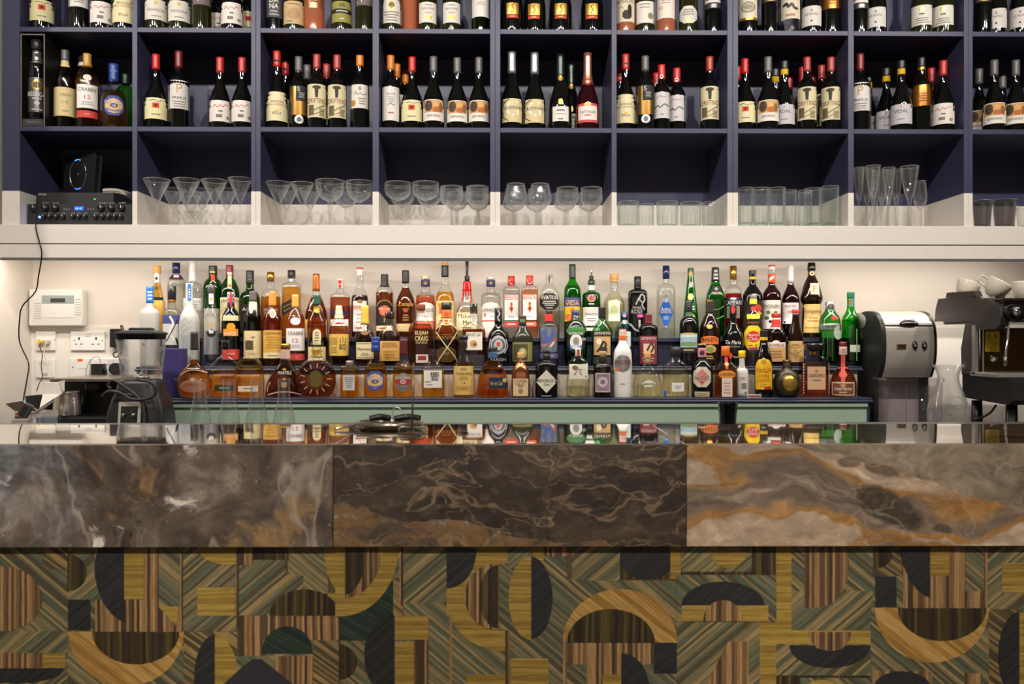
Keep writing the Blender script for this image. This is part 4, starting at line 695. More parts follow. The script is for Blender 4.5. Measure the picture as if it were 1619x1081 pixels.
S('b',1250,419,28,(474,447,10,'s'),'clear','liqueur_bottle','dark purple bottle with white foil neck and pale label',[('K',419,446,(206,204,202),'plain'),('L',479,512,24,(216,210,208)),('T','BRIOTTET',484.5,3.2,(150,110,120),17),('F',490,496,1,10,'lgrey'),('A',508,511,3,'ink','r',-9)],liq=(448,'purple'))
S('b',1283,415,36,[(534,16),(528,15.5),(505,15),(486,14),(480,14),(476,16.8),(470,17.2),(462,15),(450,12),(441,8),(436,5.5),(430,5),(420,5)],'brown','liqueur_bottle','brown monk-shaped liqueur bottle with rope belt and parchment label',[('X',415,428,13,mm('black','gloss'),'cap',11.5),('A',429,436,8,'cream'),('A',431,434,3,'black'),('L',448,466,14,(226,206,170),'r',3),('T','F',457,9,(200,90,50),8,3),('L',481,526,31,(220,188,118)),('T','Frangelico',493,7,(140,70,40),29,0,0.1),('F',500,510,2,20,(170,130,70)),('A',517,519,24,'gold','r'),('R',),('Z',[(-15,483),(-6,488),(8,489),(15,490)],1.6,(220,200,150),'rope_belt')],dr=0.85)
# --- middle step
S('m',237,453,30,(497,487,11,'c'),'frost','vodka_bottle','frosted vodka bottle with bright blue capsule standing behind the blender',[('K',453,479,(34,112,190),'plain'),('F',459,475,3,8,'white')])
S('m',271,452,29,(496,487,12,'c'),'clear','vodka_bottle','clear bottle with navy marbled wrap and black cap with copper ring',[('C',452,474,13,'black'),('T','6',464,8,'white',6,0,0.3),('K',474,478,'copper','foil','ring'),('L',498,545,27,(66,74,120)),('A',512,545,27,(196,196,190),'r'),('Z',[(-3,500),(2,512),(-3,525),(4,538)],3,(226,222,214)),('Z',[(-8,540),(2,520),(8,506)],1.6,'black'),('Z',[(6,534),(9,545)],3,'black'),('L',560,576,27,(30,60,140))],liq=(494,'water'))
S('m',300,448,31,[(580,14.5),(560,15.5),(520,15.5),(503,15),(494,11.5),(486,7),(478,5.8),(462,5.5),(450,5.5)],'frost','vodka_bottle','frosted vodka bottle with carved mountain relief and blue hanging tag',[('C',448,453,11,(216,216,212)),('L',449,476,5,(36,110,180)),('F',456,472,4,3,'white'),('R',),('Z',[(-13,512),(-6,502),(-1,509),(6,500),(13,510)],1.2,(176,178,180)),('Z',[(-13,520),(-7,510),(0,518),(7,508),(13,518)],1.2,(182,184,186)),('Z',[(-13,529),(-5,518),(1,527),(8,517),(13,526)],1.2,(178,180,182)),('L',530,552,24,(150,152,156))])
S('m',334,450,28,[(580,13.5),(530,14),(505,14),(496,12.5),(489,9),(484,6.5),(478,5.2),(466,4.8),(452,4.8)],'clear','tequila_bottle','clear bottle with grey banded cap and shiny silver skull label',[('C',450,464,11,(70,66,66)),('A',455,459,9,'lgrey','r'),('L',464,481,7,(206,202,190)),('A',470,476,4,'gold'),('R',),('Z',[(-6,516),(-4,511),(-1,515),(1,510),(4,515),(6,511)],1.4,(190,150,80)),('LM',523,560,22,(186,186,188)),('A',520,533,13,'black'),('A',521,527,9,'white','v')],liq=(497,'water'))
S('m',365,462,29,[(580,14),(530,14.5),(503,14.3),(494,11),(487,6),(482,5.5),(464,5.5)],'black','gin_bottle','black bottle with union flag cap, amber emblem and red base label',[('C',462,485,11,(226,222,216)),('R',),('Z',[(0,462),(0,485)],2.6,(200,40,40),'flag',0.0012),('Z',[(-5,473),(5,473)],2.6,(200,40,40),'flag',0.0012),('Z',[(-5,463),(5,484)],1.6,(30,44,110),'flag',0.0006),('Z',[(5,463),(-5,484)],1.6,(30,44,110),'flag',0.0006),('L',499,507,27,(196,184,140)),('A',511,526,13,(222,150,40),'h'),('A',520,531,22,(222,140,30),'r'),('T','WHITLEY',527.5,5.4,(236,226,206),22),('L',552,568,27,(206,70,60)),('F',557,561,1,16,(230,170,160))])
S('m',400,461,29,(510,478,11,'m'),'clear','whisky_bottle','dark malt whisky with grey cap, shield neck label and large cream label',[('K',461,476,(86,80,80)),('L',477,490,12,(214,196,150),'s'),('A',488,496,5,'cream','e',-3),('L',523,566,28,(216,196,146)),('F',530,536,1,8,'mid'),('T','14',549,5,(190,170,130),8),('F',556,562,1,20,(190,170,130))],liq=(496,'cola'))
S('m',431,461,31,(508,486,11,'m'),'clear','whisky_bottle','amber malt with orange cap, round neck seal and gold label',[('K',461,484,(206,124,50),'plain'),('A',489,503,9,'white'),('A',491,501,7,(190,120,60)),('L',522,557,28,(206,160,74)),('T','GLENMORANGIE',527,3.4,'brown',24),('F',531,551,5,22,(180,130,50)),('L',557,566,28,(222,206,160)),('F',560,563,1,20,'mid')],liq=(497,'brown'))
def crabbie(parts=()): return [('L',519,554,28,(226,220,214)),('T','CRABBIE',527,5.6,'ink',23),('T','12',538.5,6.5,(180,50,40),9),('F',544,550,2,16,'lgrey'),('L',559,569,28,(196,66,58)),('F',563,565,1,10,(226,150,140))]
S('m',467,466,31,(510,486,11,'m'),'clear','whisky_bottle','amber malt with gold cap, white numbered label and red strip, on the middle step',[('K',466,486,'gold','plain'),('A',502,514,15,(226,220,210))]+crabbie(),liq=(497,'amber'))
S('m',501,466,31,(512,488,11,'m'),'clear','whisky_bottle','dark malt with green cap, gold neck crest and narrow arched cream label',[('K',466,482,(34,72,58)),('AM',484,495,11,(140,110,40)),('L',520,545,13,(220,202,156),'a'),('L',548,576,27,(216,194,140)),('F',524,540,4,8,'mid'),('F',552,572,4,20,'mid')],liq=(492,'dark'))
S('m',536,483,33,[(580,14),(560,15.5),(530,16.2),(518,15.5),(510,12),(505,8),(501,6.5),(494,6)],'clear','whisky_bottle','whisky with stepped cream cap and yellow label with brushed oriental writing',[('X',498,504,15,mm('cream'),'cap_step',13),('X',490,498.5,13,mm('cream'),'cap_step',10.5),('X',483,490.5,11,mm('cream'),'cap',9.5),('L',528,562,31,(214,176,84)),('T','山',537,9,'ink',9,6),('T','崎',548,11,'ink',11,6),('F',533,545,4,12,(150,110,50),-8),('F',548,558,3,10,(150,110,50),-8)],liq=(515,'dark'))
S('m',577,483,32,[(580,15.5),(540,16),(530,15.5),(522,12.5),(517,8.5),(513,6.5),(500,5.6),(485,5.6)],'clear','cognac_bottle','dark cognac with tall gold cap and framed cream label',[('K',483,513,(212,166,66),'plain'),('A',523,530,12,(120,90,40)),('L',541,567,27,(216,202,158)),('Z',[(-12,543),(12,543)],1.2,(140,110,60)),('Z',[(-12,565),(12,565)],1.2,(140,110,60)),('T','Hennessy',552,6.4,'ink',23,0,0.15),('F',557,562,2,14,'mid')],liq=(525,'dark'))
S('m',616,493,36,[(580,16),(560,17.5),(540,17.8),(528,16.5),(520,12),(514,7),(510,5.6),(500,5.6)],'clear','whisky_bottle','round-shouldered dark whisky with smoky stopper and plain mustard label',[('X',493,504,15,GL['smoke'],'stopper',15),('L',539,570,31,(206,156,84)),('T','MONKEY',543,3.6,'brown',20),('T','SHOULDER',547,3.6,'brown',24),('F',553,567,3,22,(176,124,60))],liq=(530,'dark'))
S('m',665,481,41,[(580,18.5),(560,20),(530,20.5),(518,19),(510,15),(503,9.5),(498,6.5),(490,5.8)],'clear','bourbon_bottle','broad brown bourbon with brown cork stopper and tall gold lettering',[('C',481,490,15,(110,60,44),'cork'),('C',489,494,11,'cork','cork'),('R',),('T','ELIJAH',527,7.6,(222,204,140),20,2),('T','CRAIG',535,7.6,(222,204,140),20,2),('T','Small Batch',541,3.6,(200,180,120),18,2,0.2),('L',560,573,19,(216,204,186),'r',3),('A',562,569,13,(150,50,50),'r',3)],n=2.6,dr=0.6,liq=(512,'brown'))
b=S('m',706,478,38,[(580,17),(560,18.3),(530,18.6),(519,17),(511,13),(505,9),(501,8),(494,7.5),(488,7.5)],'clear','rum_bottle','squat dark rum bottle netted in raffia cord with black stopper',[('C',478,490,16,'black'),('K',490,503,(196,100,44),'paper','neck_label'),('A',494,501,8,(150,80,40)),('R',),('T','PLANTATION',534,5,(150,110,60),32),('F',528,530,1,16,(140,100,50)),('LM',548,572,30,(120,96,56),'h'),('A',553,564,12,(60,46,32)),('T','XO',558.5,5,(190,150,70),9)],liq=(514,'dark'))
for pts in ([(-17,524),(-2,545),(12,562),(17,572)],[(17,524),(4,545),(-10,565),(-15,576)],[(-8,512),(-17,521),(-18,528)],[(8,512),(17,521),(18,528)],[(-8,511),(0,514),(8,511)]): b.stroke(pts,1.5,(214,186,130),'raffia_cord',0.0018,None,b.root)
S('m',749,480,39,[(580,18),(560,19),(527,19.3),(519,18),(513,13),(509,8),(505,6),(496,5.8)],'clear','rum_bottle','reddish rum bottle with clear stopper and white map label',[('X',480,496,12,GL['smoke'],'stopper',12),('A',498,508,6,'lgrey','r'),('L',525,553,25,(222,214,204),'r',1),('T','MOUNT GAY',529,5,'ink',23,1),('A',538,549,11,(196,150,90),'h',0),('A',542,547,6,(110,70,40),'e',2),('L',560,578,34,(60,54,56))],n=2.5,dr=0.7,liq=(520,'cognac'))
S('m',788,487,34,[(580,15.5),(560,16.8),(540,17),(528,16),(521,11),(516,6.5),(510,5.8),(489,5.8)],'black','rum_bottle','black ceramic-like bottle with white octopus drawing and lettered neck',[('K',487,510,(20,20,20)),('Z',[(-1,490),(2,496),(-1,502),(2,508)],2.2,'lgrey'),('A',530,560,24,(160,160,162)),('A',534,557,20,(50,50,54)),('A',537,553,13,(190,190,190),'h'),('A',540,548,7,(190,70,50),'e'),('T','KRAKEN',568,4.5,'lgrey',24),('Z',[(-12,536),(-14,548),(-9,558)],2,'lgrey'),('Z',[(12,536),(14,548),(9,558)],2,'lgrey')])
S('m',826,499,36,[(580,16),(565,17.5),(540,17.5),(530,15.5),(523,11),(517,7),(512,6),(504,6)],'dgreen','rum_bottle','squat matt dark green rum bottle with olive portrait label',[('K',499,514,(44,42,34)),('A',504,509,9,(120,110,80),'r'),('L',541,571,31,(128,124,72)),('A',544,569,22,(70,68,44),'r',-3),('A',549,566,13,(160,152,104)),('A',551,560,7,(196,180,130)),('L',561,571,7,(196,176,110),'r',0)],dr=0.9)
S('m',868,490,31,(517,509,12,'c'),'bluegrey','gin_bottle','silvery clear gin bottle painted with blue and orange figures, red neck band',[('C',490,497,11,(74,40,36)),('K',497,508,(196,44,40),'paper','neck_band'),('LM',517,556,27,(150,160,176)),('Z',[(-9,545),(-4,532),(0,540),(6,524)],3,(60,90,170)),('A',541,549,8,(220,110,60),'d',-8),('A',534,542,6,(200,70,60),'d',9),('Z',[(2,548),(8,540)],3,(220,190,190)),('A',522,530,7,(60,90,160),'e',-8),('L',558,566,29,(90,80,130)),('F',560,564,1,18,'lgrey')],liq=(516,'water'))
S('m',910,490,37,[(580,17),(560,18.3),(530,18.5),(518,17),(510,13),(506,9),(504,6.5),(496,6)],'green','gin_bottle','green gin bottle with round white ship label and navy cap',[('C',490,504,13,'navy'),('T','Gin',500,3.6,'white',8),('A',516,530,30,(60,110,60),'e'),('L',524,558,29,(24,28,34),'e'),('A',528,553,19,(222,218,206)),('A',545,552,19,(40,110,170),'r'),('A',533,545,10,(130,130,126),'h'),('T','PLYMOUTH',527.5,4,'white',22),('T','GIN',536,4.4,'white',8,11.5)],dr=0.9,liq=(514,'green'))
S('m',952,485,33,[(580,15.5),(530,16.2),(522,15.8),(514,12),(508,7.5),(504,5.6),(490,5.6)],'palegreen','gin_bottle','greenish clear gin bottle with swan label and black wax top',[('K',485,503,(24,24,24)),('L',524,532,30,(40,38,36)),('T','SIPSMITH',527,4.6,(222,210,190),25),('L',532,561,26,(196,160,110)),('Z',[(-8,556),(-2,548),(2,540),(6,545),(2,555)],3,'ink'),('A',535,545,8,(224,214,190),'e',-5),('A',548,559,12,(60,56,54),'h',2),('L',564,574,28,(60,60,58))],liq=(518,'water'))
S('m',987,493,29,[(580,14),(530,14.3),(520,14),(513,10),(508,6.5),(504,6),(497,6)],'blue','gin_bottle','sapphire blue square gin bottle with navy crested cap',[('C',493,505,11,'navy'),('A',496,502,6,'lgrey'),('A',506,512,6,'lgrey','r'),('L',524,548,18,(196,206,200)),('F',530,545,3,12,(110,140,150)),('A',525,530,8,(200,170,100),'d')],n=6,dr=0.8,liq=(515,'water'))
S('m',1025,496,30,(520,512,11,'c'),'black','gin_bottle','dark gin bottle with burgundy wax top and burgundy swan label',[('K',496,512,'maroon'),('L',531,541,27,(130,56,66)),('T','SIPSMITH',535,4.2,(222,200,190),23),('L',541,575,27,(120,50,58)),('A',543,559,17,(206,180,150),'r',1),('Z',[(-2,558),(0,550),(5,543),(8,549),(4,557)],2.6,'ink'),('F',564,572,2,18,(190,140,140))])
S('m',1089,476,29,(515,500,11,'c'),'black','rum_bottle','black bottle with scenic blue landscape label, under the green cone bottle',[('K',476,493,(30,28,28)),('F',479,486,2,8,'grey'),('L',490,500,11,(60,90,72)),('L',527,549,26,(150,176,186)),('A',529,533,26,(196,206,206),'r'),('A',540,547,24,(110,140,90),'h'),('L',549,557,26,(40,36,32)),('F',551,555,1,18,(206,180,130)),('A',526,529,20,(196,160,90),'h')])
S('m',1122,474,32,(522,496,12,'m'),'brown','liqueur_bottle','dark brown cream liqueur bottle with gold ring and arched orange banner',[('K',474,495,(40,34,28)),('AM',474,477,10,'gold','r'),('A',513,520,9,(216,170,90),'e'),('L',531,544,27,(206,110,50),'a'),('T','BAILEYS',536.5,6,(40,24,18),23),('L',545,558,20,(196,150,80),'e'),('A',548,556,12,(110,140,70)),('F',561,568,2,14,(190,150,70))])
S('m',1159,482,34,[(580,15.5),(560,17),(540,17),(526,14.5),(518,10),(511,6.5),(505,5.3),(486,5)],'black','liqueur_bottle','black coffee liqueur bottle with white script and red flash',[('K',482,497,(28,26,26)),('A',484,496,6,(200,50,40),'e'),('T','Tia Maria',541,6,'white',24,0,0.25),('T','COFFEE LIQUEUR',548,3,'lgrey',22),('A',556,568,8,(206,60,50),'d',-4),('F',562,566,1,12,'lgrey',6)])
S('m',1191,465,30,(505,488,11,'m'),'clear','rum_bottle','clear white rum bottle with round yellow label and red disc',[('C',465,473,11,(110,106,100)),('K',473,481,(226,188,40),'paper','neck_band'),('A',484,492,7,'red','e'),('L',497,504,19,(226,190,40)),('F',508,512,1,18,(150,60,40)),('L',515,553,28,(232,196,32),'h'),('A',523,541,20,(190,44,34)),('T','Havana',529,5,'white',22,0,0.12),('T','Club',535.5,5.6,'white',14,0,0.12),('T','3',546,5,(150,60,30),5,4),('F',544,548,1,7,(150,60,30),-4),('A',549,553,13,(150,60,120),'r')],liq=(503,'straw'))
S('m',1227,495,32,[(580,15),(560,16),(535,16),(525,14),(519,10),(515,7),(508,6),(498,6)],'clear','liqueur_bottle','dark honey liqueur with red cap, red collar and white and tan label',[('C',495,502,14,(170,40,40)),('K',505,517,(196,50,46),'paper','neck_band'),('L',541,549,28,(222,214,204)),('A',538,546,12,'white'),('T','DRAMBUIE',545.5,5,(150,30,34),26),('L',549,571,28,(206,160,106)),('F',553,566,3,20,(160,110,60))],liq=(524,'dark'))
S('m',1258,489,27,[(580,12.5),(545,13),(530,11.5),(516,7.5),(505,5.5),(496,5)],'brown','liqueur_bottle','slim dark bottle with small red cap and aged print label',[('C',489,495,12,(206,50,40)),('L',539,572,24,(196,162,104)),('Z',[(-9,546),(0,550),(9,545)],1,(150,116,66)),('Z',[(-9,556),(-2,560),(9,554)],1,(140,108,62)),('A',552,566,9,(170,134,80),'e'),('A',543,547,11,(150,116,66),'e')])
S('m',1312,477,32,[(580,15.5),(540,16.5),(510,16.5),(502,15),(496,11),(491,7.5),(486,6.5),(480,6.5)],'green','gin_bottle','fluted green gin bottle with silver cap and silver band',[('C',477,489,14,'silver','metal'),('A',499,507,8,'red','e',6),('K',512,522,(150,160,150),'foil','band'),('T','TANQUERAY',517,3.4,'dgreen',22),('A',514,537,12,(170,186,170),'e',12),('Z',[(-10,526),(-10,570)],1,(30,110,50)),('Z',[(-3,526),(-3,570)],1,(30,110,50)),('Z',[(4,526),(4,570)],1,(30,110,50))],liq=(535,'green'))
S('m',1345,462,28,[(580,13.5),(540,14),(508,14),(500,12),(494,8),(489,6),(482,5.5),(466,5.5)],'lime','liqueur_bottle','tall green bottle with green cap at the right end of the rack',[('K',462,471,(34,110,80)),('A',472,485,7,(60,120,110),'r'),('A',474,482,3,'red','r',-2),('R',),('Z',[(6,520),(6,570)],1.4,(120,190,120)),('L',545,556,18,(206,210,190),'r',5)],n=2.4,liq=(505,'lime'),D=3.505)

# --- bottom step
S('f',309,525,54,[(630,18),(622,23),(610,26.3),(600,26),(590,22.5),(581,15.5),(575,9.5),(570,7),(562,6),(552,5.6),(527,5.5)],'clear','armagnac_bottle','flat round-bellied brandy flask with long black neck and copper oval label',[('K',525,553,(52,44,40)),('A',553,562,8,'lgrey'),('R',),('L',599,619,39,(190,130,100),'e'),('A',600.5,617.5,36,(176,112,84)),('T','JANNEAU',607,5,(110,44,30),24),('A',596,602,8,(206,180,150),'h'),('R',),('Z',[(-20,592),(-8,585),(6,584),(20,588)],1.0,(226,190,160)),('F',580,583,1,20,(226,200,180))],dr=0.5,liq=(568,'brown'))
for x,lab,lv,lc,tc in ((353,'flat oval bourbon flask part empty, with green strip label',585,(36,62,48),(150,176,140)),(396,'flat oval bourbon flask full to the neck, with cream strip label',568,(214,204,184),(150,130,100))):
    b=S('f',x,538,47,[(630,21),(625,23),(605,23.4),(585,22.5),(574,19.5),(566,13.5),(563,8),(560,6.3),(552,6)],'clear','bourbon_flask',lab,[('X',538,553,12,GL['smoke'] if x>370 else thin((0.5,0.6,0.52),0.4),'stopper',12.5),('R',),('T','WOODFORD RESERVE',592.5,3.0,(220,206,190),34),('L',609,618,30,lc),('F',611,615,1,22,tc),('R',),('Z',[(-20,625),(0,626),(20,625)],0.8,(206,120,60))],n=2.6,dr=0.5,liq=(lv,'amber'))
S('f',450,543,62,[(630,31),(627,32),(616,31.5),(604,28.5),(592,22),(582,15),(574,9.5),(569,7.5),(560,7),(553,7)],'clear','cognac_bottle','arch-shaped flat cognac bottle with gold cap and white capitals',[('C',543,552,16,'gold','metal'),('K',552,568,(206,170,156),'paper','neck_label'),('R',),('T','MARTELL',589,5,'white',21,1),('A',582,585,6,'gold'),('A',597,601,6,'gold'),('A',604,612,9,(176,140,90),'s'),('Z',[(-26,624),(-12,620),(0,619),(12,620),(26,624)],1.6,(210,180,170)),('Z',[(-22,604),(-26,612),(-27,620)],1.2,(210,180,170))],dr=0.40,liq=(574,'dark'))
b=S('f',501,538,62,[(630,14),(627,20),(620,25.5),(610,30),(600,31),(588,30),(578,25.5),(571,19),(566,12),(563,7.5),(556,6.5),(549,6.5)],'clear','cognac_decanter','disc-shaped cognac decanter with rayed relief, gold medallion and glass stopper',[('X',544,551,13,GLASS,'stopper_neck',19),('X',538,544.5,20,GLASS,'stopper',15),('K',551,564,(214,176,90),'foil','collar'),('LM',584,612,23,(120,100,52),'e'),('AM',586,610,19,(140,120,66)),('F',594,602,2,12,(90,76,40)),('R',)],dr=0.36,liq=(570,'dark'))
for i in range(26):
    a=2*pi*i/26; b.stroke([(17*cos(a),598-17*sin(a)),(20.5*cos(a),598-20.5*sin(a)),(25+1.5*cos(3*a))*1 and (24*cos(a),598-24*sin(a))],1.6,(206,180,170),'relief_ray',0.0016,GLASS if i%2 else mat((190,150,130),0.1,0,0.6),b.root)
S('f',553,570,29,[(630,13.8),(626,14.4),(590,14.5),(580,14.4),(577.5,12),(576,6),(574,5.5)],'clear','whisky_bottle','small square amber whisky bottle with silver cap and pale grey label',[('C',570,577,12,(176,170,160),'foil'),('L',592,616,18,(190,188,184)),('F',595,613,6,14,(120,116,112))],n=6,liq=(580,'amber'))
S('f',594,533,38,[(630,17.5),(626,18.6),(600,18.8),(584,18),(575,14),(569,8.5),(565,7),(558,6.5),(550,6.5)],'clear','whisky_bottle','amber whisky with blue capsule and ornate blue and gold label, on the bottom step',[('K',533,556,(32,60,130),'plain'),('A',538,541,12,(90,120,190),'r'),('A',546,549,12,(90,120,190),'r'),('L',586,617,27,(70,74,140),'h'),('A',590,613,24,(206,170,110),'e'),('A',594,600,26,(70,74,140),'r'),('T','CHIVAS REGAL',597,4.4,'white',25),('A',599,606,11,(36,40,110)),('T','18',602.5,4.2,'white',5),('Z',[(-12,608),(0,611),(12,608)],2.4,(90,96,170)),('F',613,615,1,12,(150,100,50))],dr=0.75,liq=(574,'amber'))
S('f',638,536,35,[(630,16.5),(626,17.2),(600,17.4),(585,16.5),(577,13),(571,8.5),(566,6.8),(558,6),(550,6)],'clear','whisky_bottle','amber whisky with burgundy capsule and oval silver and red label',[('K',536,561,(92,34,40),'plain'),('LM',589,619,25,(176,176,172),'e'),('A',597,608,25,(160,50,46),'e'),('A',599,606,9,(206,200,196)),('A',600,605,7,(150,40,40)),('T','12',602.5,3,'white',3),('T','CHIVAS REGAL',596.5,4,'white',23),('F',611,615,1,14,'grey')],dr=0.8,liq=(573,'amber'))
S('f',685,552,37,[(630,17.5),(627,18.3),(600,18.5),(585,18.3),(579,16),(573,10),(569,6),(562,5.5)],'clear','whisky_decanter','faceted amber decanter with glass stopper and white label with black ideogram',[('X',552,563,18,GLASS,'stopper',15,8),('L',585,612,28,(222,214,204)),('T','響',594,14,'ink',14,3),('T','HIBIKI',602.5,2.6,'mid',10,-8),('F',605,609,1,14,'lgrey',-5)],n=3.2,dr=0.9,liq=(584,'honey'))
S('f',733,530,34,[(630,15.5),(626,16.8),(590,17),(578,16.6),(571,13),(565,8),(560,6),(553,6.6),(548,6.2)],'clear','whisky_bottle','malt whisky with bulging dark cap and big mustard-cream label',[('X',536,550,12,mm((54,40,34),'gloss'),'cap',12),('X',530,536.5,15,mm((40,32,28),'gloss'),'cap_top',14),('L',578,623,31,(206,172,98)),('T','THE BALVENIE',590,4.4,'brown',25),('F',581,585,1,14,'mid'),('F',594,600,2,20,(150,110,60)),('T','14',604.5,3.6,'brown',6),('A',609,617,25,(190,150,80),'r'),('F',611,615,2,16,(130,90,50))],liq=(572,'brown'))
S('f',779,548,50,[(630,24),(626,25),(612,24.5),(595,22.5),(582,18),(575,13.5),(570,9),(566,7.5),(558,7)],'clear','rum_bottle','sloping flat rum bottle with dark stopper and slanted navy label',[('C',548,556,15,(54,46,46)),('K',557,566,(60,90,130),'paper','neck_band'),('L',596,613,30,(30,42,66),'r',9),('T','Flor de Caña',605,6,(206,180,130),19,6,0.2),('A',597,604,7,(190,160,90),'e',19)],n=2.8,dr=0.5,liq=(570,'brown'))
S('f',823,557,29,[(630,14),(626,14.5),(600,14.6),(586,13.8),(579,10),(574,6),(570,5)],'copper','gin_bottle','polished copper flask-shaped gin bottle with cork and cream label',[('C',557,566,10,'cork','cork'),('X',565,571,9,mm('silver','metal'),'neck_ring'),('L',598,625,24,(212,186,146),'r'),('T','COPPER',602,4.6,'brown',20),('T','HEAD',607,4,'brown',13),('A',613,622,8,(160,120,80)),('F',609,612,1,10,'brown')],n=3,dr=0.7)
S('f',864,553,36,(578,571,11,'c'),'black','gin_bottle','black apothecary gin bottle with large cream diamond label',[('C',553,559,9,'black'),('C',559,572,12,(24,22,22)),('L',584,620,35,(212,204,184),'d'),('T','HENDRICK’S',601,5,'ink',30),('T','· GIN ·',607,3.6,'ink',14),('R',),('F',623,626,1,20,'lgrey')])
S('f',914,550,38,[(630,17.5),(627,18.3),(600,18.6),(580,18.5),(573,17),(567,11),(563,7),(559,5.2)],'clear','gin_bottle','clear six-sided gin bottle with white cap and white label with black character',[('C',550,563,9,(216,212,206)),('A',552,561,4,(170,60,50),'r'),('L',575,598,29,(216,210,190)),('T','六',586,13,'ink',13,-1),('AM',577,584,8,(170,140,80),'e',-6),('A',593,596,1.6,'red','r',11)],n=3,dr=0.95,liq=(598,'straw'))
S('f',953,555,30,(582,573,11,'c'),'brown','gin_bottle','small brown apothecary gin bottle with cork and mauve stamp label',[('C',555,560,11,'cork','cork'),('C',560,572,13,(54,40,36)),('L',589,619,23,(196,178,180)),('A',591,617,20,(150,124,136),'r'),('A',595,611,16,(200,186,186)),('A',599,607,8,(120,96,110)),('T','MONKEY',592.5,3.2,(90,70,84),16),('F',612,616,1,14,(120,96,110))])
S('f',985,520,29,[(630,14),(626,14.5),(590,14.5),(562,14.4),(552,12.5),(545,8),(540,6),(530,5.5),(522,5.5)],'white','liqueur_bottle','milky white schnapps bottle with orange cap and silver disc label',[('C',520,529,11,(214,84,40)),('K',530,537,(226,110,60),'paper','neck_band'),('LM',560,588,25,(180,178,176),'e'),('T','ARCHERS',572,7,(120,40,50),23),('A',580,586,7,(214,110,60),'e',-8),('R',),('F',604,608,1,10,(206,140,130))])
S('f',1023,555,46,[(630,20),(626,22),(612,22.8),(600,21.8),(590,18),(582,12),(577,7),(573,5),(566,5)],'clear','tequila_bottle','beehive-shaped clear tequila bottle with round cork ball stopper',[('X',555,566,11,mm('cork','cork'),'stopper',9),('X',566,573,9,mm('tan'),'collar'),('R',),('Z',[(-10,606),(-2,601),(6,602),(11,606)],2,(190,196,190)),('F',600,612,2,14,(206,210,200))],n=2.4,dr=0.8,liq=(590,'straw'))
S('f',1068,548,43,[(630,19),(626,21),(600,20.5),(582,20),(575,18),(570,10),(566,7),(562,6.4)],'clear','tequila_bottle','broad clear six-sided bottle with black cap and small white label',[('C',548,564,16,(34,34,36)),('L',604,618,19,(220,218,210),'r',2),('F',608,614,2,12,'lgrey',2),('A',617,625,4,(60,120,190),'r',-17)],n=3.4,dr=0.8,liq=(580,'straw'))
S('f',1110,543,34,(582,569,13,'m'),'black','liqueur_bottle','black bottle with cork, pink neck label and pink and cream hexagon label',[('C',543,550,12.5,'cork','cork'),('K',550,565,(206,130,140),'paper','neck_label'),('A',554,562,8,(60,40,70)),('L',580,611,27,(206,198,176),'h'),('A',582,609,24,(206,124,120),'d'),('A',593,600,25,(212,204,184),'r'),('T','CAZCABEL',596.5,5.4,'ink',24),('A',602,605,3,(50,50,90)),('L',618,627,23,(186,170,146)),('F',620,625,2,18,'mid')])
S('f',1147,547,35,[(630,16.5),(627,17.3),(592,17.3),(582,16.5),(575,12),(569,7.5),(565,6.5),(560,6.3)],'clear','liqueur_bottle','square orange-brown liqueur bottle with orange cap and orange ribbon label',[('C',547,563,13,(222,106,30)),('L',564,575,5,(196,40,40)),('A',572,578,6,(214,170,90)),('L',585,597,25,(222,140,50),'h'),('T','COINTREAU',591,4.6,(40,30,60),23),('L',597,626,16,(214,200,186)),('F',602,622,4,11,(190,150,130)),('A',575,583,4,(196,40,40),'r')],n=6,liq=(574,'orange'))
b=S('f',1173,554,19,[(630,9.5),(600,9.5),(586,9.4),(583,7.5),(581,4.6),(572,4.2),(560,4.2)],'whitebox','bitters_bottle','small bitters bottle wrapped in white paper with bright yellow cap',[('C',554,565,11,(232,196,30)),('A',568,580,6,(206,200,194),'r'),('R',),('A',605,614,8,(130,124,120),'r',2),('F',595,600,2,12,'lgrey'),('A',618,622,4,(120,114,110),'e',4)],n=3,D=3.395)
S('f',1208,522,28,[(630,13),(626,13.8),(592,14),(575,13.6),(563,12),(552,8),(544,6),(536,5.8),(524,5.6)],'black','liqueur_bottle','black coffee liqueur bottle with yellow arched label in red capitals',[('K',522,533,(26,24,24)),('K',533,538,(226,180,40),'paper','neck_band'),('F',541,546,1,9,'lgrey'),('L',565,615,25,(230,180,34),'a'),('A',568,576,8,(190,140,40),'e'),('T','KAHLÚA',583,8,(176,34,30),22),('T','COFFEE',594,5.6,(190,60,30),16),('T','LIQUEUR',601,5.6,(190,60,30),18),('F',605,612,2,14,(190,140,40)),('A',610,615,10,'red','r',6),('F',587,589,1,18,(150,90,30))])
S('f',1243,569,43,[(630,9),(627,14),(620,18.5),(610,21),(604,21.3),(598,20.5),(590,16.5),(585,10),(582,6.5),(576,6),(571,6)],'bronze','liqueur_bottle','spherical dark bronze liqueur bottle with gold medallion',[('K',569,580,(120,104,80),'foil'),('LM',593,617,22,(176,140,50),'e',5),('AM',595,615,18,(196,160,70),'e',5),('T','MOZART',604,3.4,(90,66,20),13,5),('F',608,612,1,9,(110,84,30),5)],dr=0.95)
